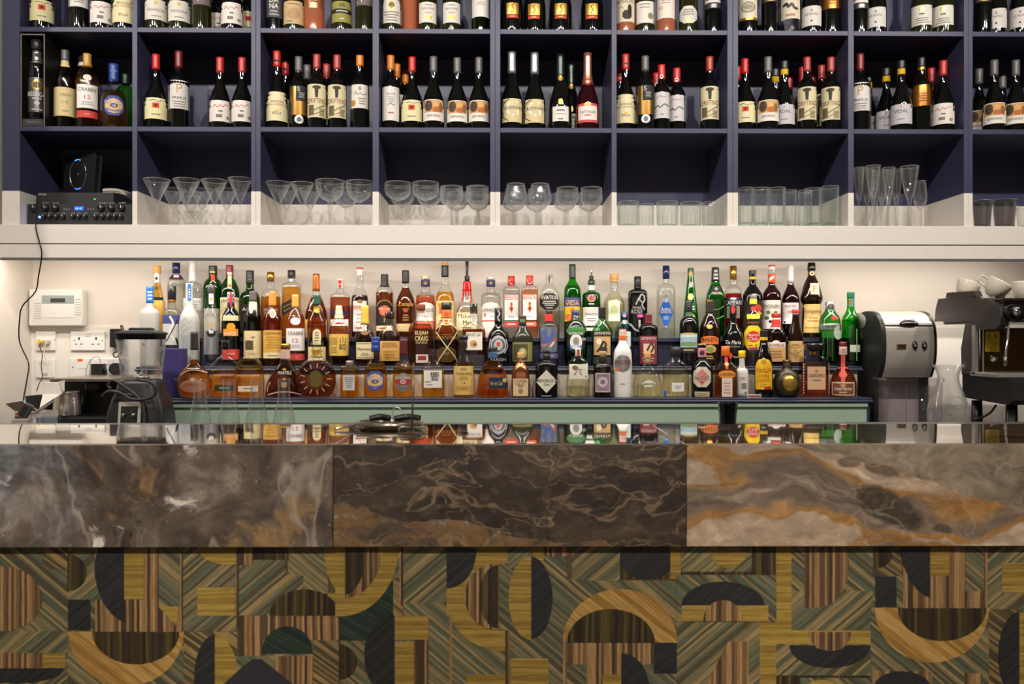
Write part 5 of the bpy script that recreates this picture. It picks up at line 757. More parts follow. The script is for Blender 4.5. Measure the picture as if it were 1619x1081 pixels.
S('f',1287,542,44,[(630,21),(627,21.6),(595,21.6),(574,21.4),(567,20),(563,12),(561,6.5),(556,6)],'clear','liqueur_bottle','square textured amaretto bottle with black square cap and peach label',[('X',542,553,25,mm('black','gloss'),'cap',25,8),('X',553,562,12.5,mm('gold','metal'),'collar'),('L',545,550,20,(30,28,26)),('T','DISARONNO',547.5,3.2,'gold',18),('L',579,615,28,(212,170,134)),('T','DISARONNO',593,5.6,'ink',24),('A',583,589,6,(176,130,90)),('F',598,603,1,14,'mid')]+[('Z',[(s*19,574+i*4.5),(s*20,577+i*4.5)],1.6,(190,160,150)) for s in (-1,1) for i in range(11)],n=7,dr=0.62,face=0.15,liq=(572,'cognac'))
b=S('f',1333,540,42,[(630,19),(626,20.8),(612,21),(600,19.5),(590,15),(583,9.5),(578,7),(570,6),(556,5.6),(545,5.6)],'clear','liqueur_bottle','dark round-bodied liqueur bottle with red ribbon and wax seal',[('C',540,548,11.5,(110,32,34)),('K',548,561,(206,180,170),'paper','neck_label'),('F',551,558,2,8,(170,80,70)),('L',603,624,33,(206,186,150)),('A',605,622,30,(120,66,44),'r'),('T','Grand Marnier',613,6,'white',27,0,0.1),('A',606,610,8,(190,140,90)),('F',617,621,1,18,(206,170,130)),('R',),('Z',[(0,561),(0,584),(0,603)],6,(196,60,44),'ribbon'),('Z',[(-8,582),(0,580),(8,582)],2.4,(196,60,44),'ribbon'),('A',586,597,12,(206,80,60))],liq=(578,'dark'))
p=P(278,600,3.37); bx_=box(-16*PS(278,3.37),15*PS(278,3.37),-0.03,0.03,0,P(278,551,3.34)[2]-ZF,0.001)
pb=tag(obj('gift_carton',bx_,mat((66,56,112),0.4,noise=0.05),None,False,(p[0],3.362,ZF+0.0004)),'tall purple presentation carton at the left end of the bottle rack','carton','spirit bottles on the bottom step')
STEP['f'].append([pb,0.056,0.040])
flat_text('lettering','Ma',(0.018,-0.03,0.075),0.011,(206,140,100),pb)
p=P(1192,628,3.335); mb=empty('matchbox',(p[0],3.335,ZF+0.0003),0,'tiny red and white matchbox lying at the front of the rack','matchbox')
obj('sleeve',box(-0.028,0.028,-0.008,0.012,0,0.0125,0.0006),mat((206,190,180),0.6),mb); obj('striker',box(-0.025,0.025,-0.0086,-0.0079,0.003,0.0095),mat((130,60,52),0.8),mb)
for r_,a_,b_ in (('b',3.552,3.684),('m',3.430,3.552),('f',3.305,3.430)): settle(STEP[r_],a_,b_)
# ---------------------------------------------------------------- first cubby of the middle row: boxed bottle and whiskies
def W1(x, top, w, shape, glass, name, label, parts, D=DW, **k):
    b = Bottle(name, x, top, w, shape, glass, D, Z_S23+0.0005, **k); b.add(parts); return tag(b.root, label, 'bottle', 'whisky and vodka in the first cubby')
q0, q1 = P(33, 100, 3.354)[0], P(71, 100, 3.354)[0]; qz = P(50, 55, 3.36)[2]-Z_S23
bxo = empty('display_box', ((q0+q1)/2, 3.354, Z_S23+0.0003), 0, 'open-fronted black presentation box with thin silver frame, first cubby', 'box'); hw_ = (q1-q0)/2; MBX = mat((24, 23, 23), 0.35)
for nm, a in (('side_wall', (-hw_, -hw_+0.004, 0, 0.13, 0, qz)), ('side_wall', (hw_-0.004, hw_, 0, 0.13, 0, qz)), ('roof', (-hw_+0.004, hw_-0.004, 0, 0.13, qz-0.005, qz)), ('base', (-hw_+0.004, hw_-0.004, 0, 0.13, 0, 0.004)), ('back_wall', (-hw_+0.004, hw_-0.004, 0.126, 0.13, 0.004, qz-0.005))): obj(nm, box(*a), MBX, bxo)
for nm, a in (('silver_edge', (-hw_, -hw_+0.003, -0.002, -0.0001, 0, qz)), ('silver_edge', (hw_-0.004, hw_, -0.002, -0.0001, 0, qz)), ('silver_edge', (-hw_+0.003, hw_-0.004, -0.002, -0.0001, qz-0.004, qz))): obj(nm, box(*a), mat((150, 142, 136), 0.3, 0.7), bxo)
pl = obj('plinth', box(-hw_+0.006, hw_-0.01, 0.002, 0.11, 0.0042, 0.030), mat((60, 58, 58), 0.4), bxo); flat_text('lettering', 'NOBLE RUSSIAN VODKA', (0, 0.002, 0.018), 0.003, 'silver', pl, 0.07)
b = Bottle('vodka_bottle', 58.3, 66, 26, (110,100,13,'c'), 'black', 3.393, Z_S23+0.0306, liq=None)
b.add([('C',64,80,18,(30,28,28)),('K',82,102,(150,148,146),'foil','neck_label'),('A',85,93,8,(60,58,56),'d'),('LM',126,180,25,(108,106,106)),('AM',129,146,15,(176,150,96)),('A',132,143,11,(50,46,44)),('T','BELUGA',152,7,(226,222,216),24),('F',157,161,1,20,'silver'),('A',162,170,9,(200,198,196),'d'),('F',174,178,1,18,'silver')])
tag(b.root, 'grey-labelled black vodka bottle inside the black presentation box', 'bottle', 'whisky and vodka in the first cubby')
W1(103,80,32,(130,104,12,'m'),'clear','whisky_bottle','dark malt with grey cap and large cream label beside the black box',[('K',80,97,(84,80,80)),('L',96,108,14,(206,190,140),'s'),('L',142,187,33,(206,186,138)),('T','OBAN',154,4.4,(120,104,80),15),('T','14',165,6,(160,140,100),9),('F',176,182,1,14,(160,140,100))],liq=(120,'dark'))
W1(138,86,35,(132,104,12,'m'),'clear','whisky_bottle','amber malt with gold cap, white numbered label and red strip, first wall cubby',[('K',86,106,'gold','plain'),('A',122,132,12,(216,206,190)),('L',138,175,29,(226,220,214)),('T','CRABBIE',146,5.6,'ink',26),('T','12',158,6.5,(180,50,40),9),('F',164,171,2,18,'lgrey'),('L',179,190,29,(196,66,58)),('F',183,186,1,10,(226,150,140))],liq=(118,'amber'))
W1(180,102,40,[(208,18.5),(200,19.7),(165,19.8),(152,18),(144,13),(139,8.5),(134,7.5),(128,7),(108,7)],'clear','whisky_bottle','amber whisky with blue capsule and blue and gold label, first wall cubby',[('K',102,130,(32,60,130),'plain'),('A',112,115,13,(90,120,190),'r'),('L',156,187,28,(70,74,140),'h'),('A',160,184,25,(206,170,110),'e'),('A',163,169,27,(70,74,140),'r'),('T','CHIVAS REGAL',166,4.4,'white',26),('A',168,175,11,(36,40,110)),('T','18',171.5,4.2,'white',5),('Z',[(-12,177),(0,180),(12,177)],2.4,(90,96,170))],liq=(146,'amber'))
W1(199,118,30,(150,136,11,'c'),'green','liqueur_bottle','green bottle half hidden at the right edge of the first cubby',[('K',118,134,'dgreen')],D=3.53)
W1(131,90,30,(130,104,12,'m'),'brown','whisky_bottle','brown bottle with red and white neck, hidden behind the malt whiskies',[('K',90,106,'white'),('K',94,100,(190,50,46),'paper','band')],D=3.54)
# ---------------------------------------------------------------- glassware on the bottom shelf
M_GL = glassware(); M_GG = glassware((0.972, 0.985, 0.978), 0.30); M_SM = glassware((0.62, 0.60, 0.61), 0.22); M_ET = glassware((0.975, 0.98, 0.975), 0.4, 1.5)
M_RIM = glassware((0.95, 0.95, 0.95), 0.55, 0.8)  # whiter still, imitating bright lines of light along the rims
def shell(outer, t=0.0011):                       # lathe with a wall of thickness t above the stem
    o = chaikin(outer, 1); top = o[-1]; inner = [(z-0.0004, r-t) for z, r in reversed(o) if r > 0.006 and z > o[-1][0]*0.02]
    return o+[(top[0]+0.0006, top[1]-t*0.5)]+inner
def gshape(kind, h, r):
    if kind == 'martini': return [(0,r*.62),(0.0015,r*.62),(0.004,r*.12),(h*.08,0.0026),(h*.44,0.0026),(h*.50,0.006),(h*.56,r*.22),(h,r)]
    if kind == 'coupe': return [(0,r*.6),(0.0015,r*.6),(0.004,r*.12),(h*.08,0.0026),(h*.50,0.0026),(h*.55,0.007),(h*.60,r*.45),(h*.68,r*.78),(h*.80,r*.94),(h,r)]
    if kind == 'saucer': return [(0,r*.6),(0.0015,r*.6),(0.004,r*.12),(h*.08,0.0026),(h*.55,0.0026),(h*.61,0.008),(h*.66,r*.6),(h*.75,r*.92),(h*.86,r),(h,r*.98)]
    if kind == 'goblet': return [(0,r*.75),(0.0015,r*.75),(0.004,r*.16),(h*.10,0.003),(h*.46,0.0034),(h*.53,0.009),(h*.57,r*.65),(h*.66,r*.96),(h*.78,r),(h,r*.93)]
    if kind == 'wine': return [(0,r*.8),(0.0015,r*.8),(0.004,r*.2),(h*.08,0.0028),(h*.40,0.0028),(h*.46,0.008),(h*.54,r*.8),(h*.66,r),(h*.85,r*.86),(h,r*.74)]
    if kind == 'flute': return [(0,r*1.1),(0.0015,r*1.1),(0.004,r*.3),(h*.06,0.0026),(h*.38,0.0026),(h*.44,0.006),(h*.56,r*.52),(h*.75,r*.78),(h,r)]
    if kind == 'tumbler': return [(0,r*.86),(0.003,r*.92),(h*.3,r*.96),(h,r)]
    if kind == 'highball': return [(0,r*.88),(0.003,r*.93),(h*.4,r*.97),(h,r)]
    return [(0,r*.74),(0.003,r*.80),(h*.5,r*.9),(h,r)]
KN = dict(martini='martini_glass', coupe='coupe_glass', saucer='champagne_saucer', goblet='cocktail_goblet', wine='wine_glass', flute='champagne_flute', tumbler='tumbler_glass', highball='highball_glass', rocks='faceted_tumbler')
GD = {0: 3.412, 1: 3.511, 2: 3.606}
GSET = {}
GLS = [(1,'martini',[(252,285,42,0),(297,285,42,0),(340,286,41,0),(379,283,38,0),(275,300,38,1),(318,300,38,1),(358,300,36,1),(296,306,40,2)]),
 (2,'martini',[(437,289,41,0),(479,291,38,0),(449,297,40,1),(489,300,38,1)]), (2,'coupe',[(522,286,47,0),(568,288,43,0),(540,298,42,1)]),
 (3,'saucer',[(629,290,43,0),(673,290,43,0),(636,300,40,2),(678,300,40,2)]), (3,'goblet',[(714,296,38,0),(755,296,38,0),(722,305,34,1),(756,305,32,1)]),
 (4,'wine',[(816,292,38,0),(853,292,38,0),(812,300,36,1),(849,300,36,1)]), (4,'goblet',[(897,298,36,0),(935,298,36,0),(893,306,34,1),(931,306,34,1)]),
 (5,'tumbler',[(993,320,34,0),(1021,324,26,1),(1055,320,34,0),(1093,321,34,0),(1124,321,30,0)]), (6,'highball',[(1179,298,24,0),(1203,298,25,0),(1229,298,26,0),(1252,301,22,1),(1269,303,22,1),(1285,299,26,0),(1312,296,28,0)]),
 (7,'flute',[(1358,266,17,0),(1380,263,23,0),(1405,266,20,0),(1438,264,28,0),(1371,270,20,1),(1394,270,20,1),(1417,269,19,1),(1384,276,16,2),(1404,276,16,2)]), (7,'wine',[(1455,287,21,1)]),
 (8,'rocks',[(1553,318,28,0),(1588,317,34,0),(1622,328,28,0)])]
cnt = {}
for ci, kind, L in GLS:
    for x, top, w, d in L:
        D = GD[d]; k = PS(x, D); zt = P(x, top, D)[2]; h = zt-Z_S3; r = w/2*k; p = P(x, 330, D); m = M_GL
        if kind in ('tumbler', 'highball'): m = M_GG
        if kind == 'rocks': m = M_SM if x < 1610 else M_GL
        if kind == 'goblet' and ci == 3: m = M_ET
        lo, hi = CUBX[ci]; px = min(max(p[0], lo+r+0.001), hi-r-0.001)
        o = obj(KN[kind], lathe(shell(gshape(kind, h, r)), 16 if kind == 'rocks' else 28), m, None, True, (px, D, Z_S3+0.0006))
        obj('rim', tube([((r-0.0006)*cos(2*pi*j/28), (r-0.0006)*sin(2*pi*j/28), h) for j in range(29)] if kind not in ('saucer', 'goblet', 'wine') else [(r*{'saucer': .98, 'goblet': .93, 'wine': .74}[kind]*cos(2*pi*j/28), r*{'saucer': .98, 'goblet': .93, 'wine': .74}[kind]*sin(2*pi*j/28), h) for j in range(29)], 0.0010, 5), M_RIM, o, True)
        if kind in ('tumbler', 'highball', 'rocks'):
            obj('thick_base', lathe([(0.0005, r*.8), (0.002, r*.84), (h*0.10, r*.86), (h*0.13, r*.6)], 20), glassware((0.86, 0.95, 0.91), 0.4) if kind != 'rocks' else M_SM, o, True)
            if kind != 'rocks':
                n = 14 if kind == 'tumbler' else 12
                for j in range(n):
                    a = 2*pi*j/n; rr = r*0.965; obj('flute_rib', tube([(rr*cos(a), rr*sin(a), h*0.14), (rr*1.0*cos(a), rr*1.0*sin(a), h*(0.55 if kind == 'tumbler' else 0.62))], 0.0012, 5), m, o, True)
        GSET.setdefault(ci, []).append([o, r*(1.12 if kind == 'flute' else 1.0), r*(1.12 if kind == 'flute' else 1.0)]); key = (ci, kind, d); cnt[key] = cnt.get(key, 0)+1
        extra = {'rocks': 'smoke-grey ' if x < 1610 else 'small clear ', 'tumbler': 'ribbed ', 'highball': 'tall ribbed ', 'goblet': 'etched ' if ci == 3 else 'clear '}.get(kind, 'clear ')
        tag(o, '%s%s, %s in the %s rank, %s cubby of the glass shelf' % (extra, KN[kind].replace('_', ' '), ORD[cnt[key]-1], ('front', 'second', 'rear')[d], ORD[ci]), 'glass', 'glassware on the bottom shelf')
for ci, L in GSET.items():
    for _ in range(6):
        settle(L, 3.352, 3.667, 40, 0.45)
        for o, r, _r in L: o.location[0] = min(max(o.location[0], CUBX[ci][0]+r+0.0005), CUBX[ci][1]-r-0.0005)
# ---------------------------------------------------------------- audio equipment in the first cubby
BK = mat((24, 24, 26), 0.35); BKM = mat((36, 36, 38), 0.5); CH = mat((200, 200, 200), 0.12, 1.0); STEEL = mat((200, 196, 190), 0.25, 0.75); INK = mat((232, 232, 232), 0.5)
D0 = 3.395; k0 = PS(125, D0); ax, az = P(126.5, 340, D0)[0], Z_S3
amp = empty('amplifier', (ax, D0, az+0.0004), 0, 'black rack amplifier with rows of knobs and a blue display', 'amplifier')
Wd, Hd = 82.5*k0, P(124, 322, D0)[2]-az
obj('case', box(-Wd, Wd, 0.012, 0.26, 0, Hd, 0.003), BK, amp)
obj('front_panel', prism([(-Wd, 0.004), (-Wd+0.012, 0.001), (Wd-0.012, 0.001), (Wd, 0.004), (Wd, Hd-0.002), (-Wd, Hd-0.002)], 0.0, 0.012), BKM, amp)
def pxy(px, py, D=D0, o=(ax, az)): q = P(px, py, D); return q[0]-o[0], q[2]-o[1]-0.0004
def disc(name, x, z, r, y0, y1, m, parent, seg=16, taper=0.85):
    return obj(name, ([(x+r*(taper if t else 1)*cos(2*pi*j/seg), (y0 if t else y1), z+r*(taper if t else 1)*sin(2*pi*j/seg)) for t in (0, 1) for j in range(seg)], [(j, (j+1) % seg, seg+(j+1) % seg, seg+j) for j in range(seg)]+[tuple(range(seg, 2*seg)), tuple(reversed(range(seg)))]), m, parent, True)
CS = 0.2532
for cx, cy, r in [(c, 510, 5.5) for c in (215, 285, 348, 635, 698, 762)]+[(c, 563, 3.6) for c in (275, 315, 355, 397, 457, 495, 535, 600, 642, 682, 720, 758)]:
    x, z = pxy(cx*CS, 200+cy*CS); kn = disc('knob', x, z, r*k0, -0.014, 0.0, BK, amp); obj('pointer', box(x-0.0008, x+0.0008, -0.0146, -0.0141, z, z+r*k0*0.8), INK, kn)
    obj('legend', box(x-r*k0*0.9, x+r*k0*0.9, -0.0006, -0.0001, z+r*k0*1.45, z+r*k0*1.45+0.002), mat((150, 150, 150), 0.5), amp)
x0, z0 = pxy(118, 332.5); x1, z1 = pxy(132, 326.5); dp = obj('display', box(x0, x1, -0.002, -0.0001, z0, z1), emit((40, 90, 255), 2.2), amp); flat_text('lettering', '04  07', ((x0+x1)/2, -0.002, (z0+z1)/2), 0.007, 'white', dp, (x1-x0)*0.8, emit((255, 255, 255), 1.5))
x, z = pxy(63, 343); disc('indicator', x, z, 0.0035, -0.004, 0, emit((60, 110, 255), 60), amp)
for c in (400, 416, 432, 550, 566, 582): x, z = pxy(c*CS, 200+516*CS); obj('marker', box(x-0.001, x+0.001, -0.0006, -0.0001, z-0.003, z+0.003), mat((170, 170, 170), 0.5), amp)
D1 = 3.43; zb_ = az+Hd+0.001; bx1, by1 = P(119, 312, D1)[0], P(119, 304, D1)[2]
dvr = empty('recorder_box', (bx1, D1, zb_), 0, 'slim black recorder box with green light lying on the amplifier', 'recorder'); w1 = 60*PS(119, D1)
obj('case', box(-w1, w1, 0.0, 0.2, 0, by1-zb_, 0.002), BKM, dvr)
obj('indicator', box(0.078, 0.083, -0.001, 0.0003, 0.022, 0.026), emit((60, 255, 90), 3), dvr); flat_text('lettering', 'DENVER', (-w1+0.021, 0, by1-zb_-0.009), 0.0065, 'white', dvr, 0.036); obj('usb_port', box(0.118, 0.132, -0.0008, 0.0003, 0.006, 0.011), mat((150, 130, 120), 0.3, 0.6), dvr)
ptop = by1
D2 = 3.50; rx_, rz_ = P(126, 274, D2)[0], ptop+0.001
rt = empty('wireless_router', (rx_, D2, rz_), radians(-22), 'black square panel with glowing ring leaning upright on the equipment', 'router')
hz = P(126, 244, D2)[2]-rz_; sq = [(-0.088, 0.006), (-0.082, 0), (0.082, 0), (0.088, 0.006), (0.104, hz-0.014), (0.092, hz), (-0.060, hz-0.004), (-0.072, hz-0.016)]
obj('panel', prism(sq, -0.008, 0.010), mat((18, 18, 20), 0.4), rt); obj('bezel', prism([(x*1.02, z*1.01-0.0005) for x, z in sq], 0.0101, 0.022), mat((74, 72, 72), 0.3, 0.6), rt)
ring = [(0.0+0.046*cos(2*pi*j/40), -0.0088, hz*0.5+0.062*sin(2*pi*j/40)) for j in range(41)]
obj('ring', tube(ring, 0.0016, 6), CH, rt, True)
for a0 in (70, 250): obj('ring_light', tube([(0.046*cos(radians(a0+4*j)), -0.0098, hz*0.5+0.062*sin(radians(a0+4*j))) for j in range(11)], 0.0018, 6), emit((60, 120, 255), 3), rt, True)
disc('badge', 0, hz*0.5, 0.006, -0.0088, -0.008, mat((60, 60, 60), 0.4), rt)
for i, (yy, zo) in enumerate(((3.47, 0.004), (3.49, 0.010), (3.51, 0.004), (3.50, 0.016))):
    pts = [(P(166, 300, yy)[0], yy-0.02, ptop+0.006+zo), (P(176, 298, yy)[0], yy-0.02, ptop+0.008+zo), (P(188, 298, yy)[0], yy-0.01, ptop+0.008+zo), (P(199+2*i, 302, yy)[0], yy, ptop-0.006+zo), (P(197+i, 306, yy)[0], yy+0.05+0.006*i, ptop-0.008+zo)]
    tag(obj('cable', tube(spline(pts), 0.0022, 6), mat((190, 176, 160), 0.6), None, True), ('lowest', 'second', 'third', 'topmost')[i]+' beige cable in the loose bundle beside the slim recorder box', 'cable', 'beige cables on the audio equipment')
pp = P(196, 318, 3.42); o = empty('audio_puck', (pp[0]-0.004, 3.44, az+Hd+0.0012), 0, 'small round black device resting on the right end of the amplifier', 'device'); obj('body', lathe([(0, 0.018), (0.003, 0.021), (0.010, 0.021), (0.014, 0.016)], 20), BK, o, True); obj('led', box(-0.014, -0.012, -0.0212, -0.0195, 0.005, 0.007), emit((255, 255, 255), 1), o)
pts = [(59, 305, 3.415), (58, 330, 3.37), (57, 350, 3.335), (57, 362, 3.325), (62, 382, 3.325), (66, 402, 3.322), (61, 436, 3.33), (56, 461, 3.34), (36, 483, 3.34), (31, 505, 3.34), (31, 540, 3.34), (45, 574, 3.33), (43, 598, 3.32), (37, 632, 3.30), (36, 655, 3.26), (33, 672, 3.2), (33, 690, 3.16)]
tag(obj('power_cable', tube(spline([P(*p) for p in pts], 5), 0.0028, 8), mat((18, 18, 18), 0.5), None, True), 'black cable hanging from the amplifier down over the fascia', 'cable')
# ---------------------------------------------------------------- left end of the niche: alarm, sockets
WL = mat((228, 224, 218), 0.35); DWL = 3.687
def wallbox(name, x0, y0, x1, y1, t, m, label, cat, b=0.003, D=DWL, group=None):
    a, c = P(x0, y1, D), P(x1, y0, D); cx, cz = (a[0]+c[0])/2, (a[2]+c[2])/2
    e = empty(name, (cx, D, cz), 0, label, cat, group); obj('body', box(a[0]-cx, c[0]-cx, -t, 0, a[2]-cz, c[2]-cz, b), m, e); e['t'] = t
    return e, (lambda px, py: (P(px, py, D-t)[0]-cx, P(px, py, D-t)[2]-cz))
def face(e, f, name, x0, y0, x1, y1, m, t0, d=0.0008):
    a, c = f(x0, y1), f(x1, y0); return obj(name, box(a[0], c[0], t0-d, t0-0.0001, a[1], c[1]), m, e)
al, f = wallbox('alarm_panel', 54, 458, 138, 516, 0.045, WL, 'white alarm control box with grey display strip on the wall', 'alarm panel', 0.005, 3.698)
face(al, f, 'display_strip', 66, 467, 117, 480, mat((150, 162, 162), 0.4), -0.045); face(al, f, 'screen', 80, 471.5, 103, 478, mat((58, 52, 50), 0.15), -0.0458)
face(al, f, 'flap', 66, 481, 117, 502, mat((232, 228, 222), 0.35), -0.045, 0.002)
for yy in range(473, 500, 4):
    face(al, f, 'vent_slot', 119, yy, 128, yy+1.2, mat((170, 164, 158), 0.6), -0.045); face(al, f, 'vent_slot', 54.5, yy+6, 65, yy+7.2, mat((186, 180, 174), 0.6), -0.045)
def plate(x0, y0, x1, y1, name, label): return wallbox(name, x0, y0, x1, y1, 0.010, WL, label, 'socket', 0.002, DWL)
s1, f = plate(58, 524, 89, 554, 'data_socket', 'square white wall plate with yellow plug under the alarm box')
def blk(e, f, name, x0, y0, x1, y1, m, t0, d): a, c = f(x0, y1), f(x1, y0); return obj(name, box(a[0], c[0], t0-d, t0-0.0001, a[1], c[1], 0.0006), m, e)
blk(s1, f, 'plug', 62, 538, 70, 543, mat((226, 186, 30), 0.5), -0.010, 0.02); blk(s1, f, 'plug', 73, 538, 80, 543, mat((190, 176, 160), 0.5), -0.010, 0.02)
for q in (61, 86): face(s1, f, 'screw', q, 536, q+1.4, 538, mat((120, 112, 100), 0.4, 0.6), -0.010)
s2, f = plate(113, 524, 167, 554, 'double_socket', 'empty double power socket, upper one on the white wall')
for q in (125, 152):
    face(s2, f, 'pin_slot', q-1.2, 533, q+1.2, 537, BK, -0.010)
    for dx in (-5, 4): face(s2, f, 'pin_slot', q+dx-1.6, 543, q+dx+1.6, 544.6, mat((70, 64, 60), 0.5), -0.010)
for q in (117, 161): face(s2, f, 'screw', q, 537, q+1.6, 539, mat((120, 110, 96), 0.4, 0.6), -0.010)
face(s2, f, 'switch', 135, 526, 143, 531, mat((214, 204, 198), 0.4), -0.010, 0.003)
s3, f = plate(58, 567, 89, 597, 'phone_socket', 'blank-looking square white wall plate below the yellow plug'); face(s3, f, 'slot', 67, 590, 75, 594, mat((176, 168, 160), 0.5), -0.010)
for q in (573, 576): face(s3, f, 'line', 60, q, 80, q+0.8, mat((190, 182, 174), 0.5), -0.010)
s4, f = plate(112, 566, 143, 597, 'fused_switch', 'square white switch plate with glowing red neon'); face(s4, f, 'neon', 123, 567, 130.5, 571, emit((255, 60, 20), 2.5), -0.010, 0.002); face(s4, f, 'screw', 114, 579, 116, 581, mat((110, 100, 90), 0.4, 0.6), -0.010)
face(s4, f, 'fuse_door', 124, 582, 137, 583, mat((196, 188, 180), 0.5), -0.010)
s5, f = plate(145, 566, 197, 597, 'double_socket', 'double power socket carrying two black plugs, behind the coffee machine'); face(s5, f, 'switch', 170, 568, 180, 576, mat((214, 204, 198), 0.4), -0.010, 0.003)
def plug(px, py, r, label, square):
    q = P(px, py, DWL-0.0105); e = empty('power_plug', q, 0, label, 'plug', 'black plugs in the wall socket'); R = r*PS(px, DWL)
    obj('body', prism([(-R, -R), (R, -R), (R, R*0.9), (-R, R*0.9)] if square else [(R*cos(2*pi*j/16), R*sin(2*pi*j/16)) for j in range(16)], -0.035, 0), mat((22, 22, 24), 0.45), e)
    if square: obj('side_grip', move(rot(lathe([(0, 0.012), (0.008, 0.010)], 14), 'y', pi/2), (R, -0.018, -R*0.3)), BK, e, True)
    return q
q = plug(159, 583, 9, 'square black charger plug in the socket above the coffee machine', True)
tag(obj('charger_cable', tube(spline([P(159, 574, 3.66), P(157, 566, 3.655), P(151, 564, 3.65), P(142, 571, 3.645), P(137, 583, 3.64), P(135, 597, 3.63)]), 0.0012, 6), mat((70, 66, 64), 0.5), None, True), 'thin grey wire arching from the square black plug', 'cable')
plug(187, 583, 9.5, 'round black plug beside the blender jug', False)
ad, f = wallbox('power_adapter', 178, 520, 196, 549, 0.03, BK, 'black power adapter block on the wall left of the blender', 'adapter', 0.003, DWL)
cp = [P(192, 520, 3.66), P(191, 515, 3.655), P(194, 516, 3.65), P(195, 524, 3.65), P(193, 536, 3.645), P(190, 552, 3.64), P(179, 559, 3.64), P(184, 565, 3.64), P(193, 556, 3.64), P(188, 562, 3.65), P(191, 573, 3.655), P(195, 578, 3.66)]
obj('cord', tube([(p[0]-ad.location[0], p[1]-ad.location[1], p[2]-ad.location[2]) for p in spline(cp)], 0.003, 6), BK, ad, True)
for nm, c, pts, lab in (('data_cable', (26, 24, 24), [(64, 541, 3.65), (63, 548, 3.64), (67, 562, 3.63), (65, 578, 3.62), (67, 596, 3.60), (62, 606, 3.56), (58, 618, 3.5)], 'black wire drooping from the yellow plug'), ('data_cable', (206, 194, 180), [(76, 541, 3.65), (72, 546, 3.645), (70, 560, 3.64), (75, 576, 3.63), (84, 592, 3.62), (92, 602, 3.58)], 'pale wire drooping from the beige plug beside the yellow one')):
    tag(obj(nm, tube(spline([P(*p) for p in pts]), 0.0022, 6), mat(c, 0.5), None, True), lab, 'cable')
# ---------------------------------------------------------------- coffee machine, jug, blender, carton
DC = 3.36; cz0 = ZC+0.0005
cm = empty('coffee_machine', (P(134, 620, DC)[0], DC, cz0), 0, 'black coffee machine with flat steel top plate left of the blender', 'coffee machine'); ox = P(134, 620, DC)[0]
Xc = lambda px, D=DC: P(px, 600, D)[0]-ox
Zc_ = lambda py, D=DC: P(130, py, D)[2]-cz0
obj('top_plate', box(Xc(78, 3.26), Xc(178, 3.26), -0.10, 0.25, Zc_(604, 3.26), Zc_(598, 3.26), 0.003), mat((150, 138, 128), 0.28, 0.8), cm)
obj('body', box(Xc(97), Xc(190), 0.02, 0.24, 0, Zc_(604.3, 3.26), 0.004), mat((16, 15, 16), 0.4), cm); obj('spout', box(Xc(143), Xc(167), -0.05, 0.02, Zc_(617), Zc_(604.4, 3.26), 0.006), mat((26, 25, 25), 0.35), cm); obj('nozzle', lathe([(Zc_(622), 0.012), (Zc_(617), 0.016)], 14), BK, cm, True).location = (Xc(155), -0.015, 0)
tr = obj('drip_tray', box(Xc(76, 3.23), Xc(180, 3.23), -0.13, 0.02, 0, Zc_(659, 3.23), 0.008), mat((20, 20, 21), 0.35), cm)
for i in range(9): obj('grate_bar', box(Xc(82)+i*0.028, Xc(82)+i*0.028+0.010, -0.12, 0.01, Zc_(659, 3.23), Zc_(659, 3.23)+0.003), mat((40, 40, 40), 0.2, 0.5), tr)
kk = PS(106, 3.29); jz = cz0+Zc_(659, 3.23)+0.0035; jp = P(106, 640, 3.29)
jg = empty('milk_jug', (jp[0], 3.29, jz), 0, 'brushed steel milk jug standing on the coffee machine tray', 'jug'); jh = P(106, 619, 3.29)[2]-jz
obj('body', lathe(shell([(0, 20*kk), (0.003, 20.6*kk), (jh*0.45, 20*kk), (jh*0.8, 17.8*kk), (jh, 18*kk)], 0.0012), 32), mat((210, 202, 192), 0.22, 0.85), jg, True)
obj('handle', tube(spline([(0.01, 0.04, jh*0.85), (0.02, 0.075, jh*0.8), (0.02, 0.078, jh*0.35), (0.01, 0.046, jh*0.25)]), 0.004, 8), STEEL, jg, True)
DBL = 3.14; bp = P(224, 600, DBL); kb = PS(224, DBL); bz = cz0
bl_ = empty('blender', (bp[0], DBL, bz), radians(4), 'black bar blender with clear square jug and chrome control panel', 'blender'); zb2 = lambda y: P(224, y, DBL)[2]-bz
obj('motor_base', loft([(0, 47*kb, 0.095, 5), (0.004, 47.5*kb, 0.096, 5), (zb2(650), 44*kb, 0.09, 5), (zb2(628), 38*kb, 0.082, 4.5), (zb2(618), 33*kb, 0.076, 4.5), (zb2(606), 31*kb, 0.072, 4), (zb2(601), 29*kb, 0.068, 4), (zb2(599), 25*kb, 0.06, 4)], 36), mat((30, 30, 31), 0.38), bl_, True)
cpn = obj('control_panel', rot(box(-17*kb, 17*kb, -0.008, 0, -0.048, 0.048, 0.003), 'x', radians(-9)), mat((206, 200, 190), 0.25, 0.6), bl_); cpn.location = (-4*kb, -0.0905, zb2(652))
obj('control_face', rot(box(-12.5*kb, 12.5*kb, -0.0095, -0.0075, -0.030, 0.030), 'x', radians(-9)), mat((18, 18, 18), 0.3), cpn)
for s in (-1, 1): disc('toggle', s*7.5*kb, 0.0, 0.008, -0.022, -0.009, CH, cpn, 14)
for z in (0.012, -0.012): obj('trim_line', tube([(-11*kb, -0.0105, z*1.5), (-4*kb, -0.0105, z*1.5), (-2*kb, -0.0105, z*0.7), (2*kb, -0.0105, z*0.7), (4*kb, -0.0105, z*1.5), (11*kb, -0.0105, z*1.5)], 0.0006, 5), CH, cpn)
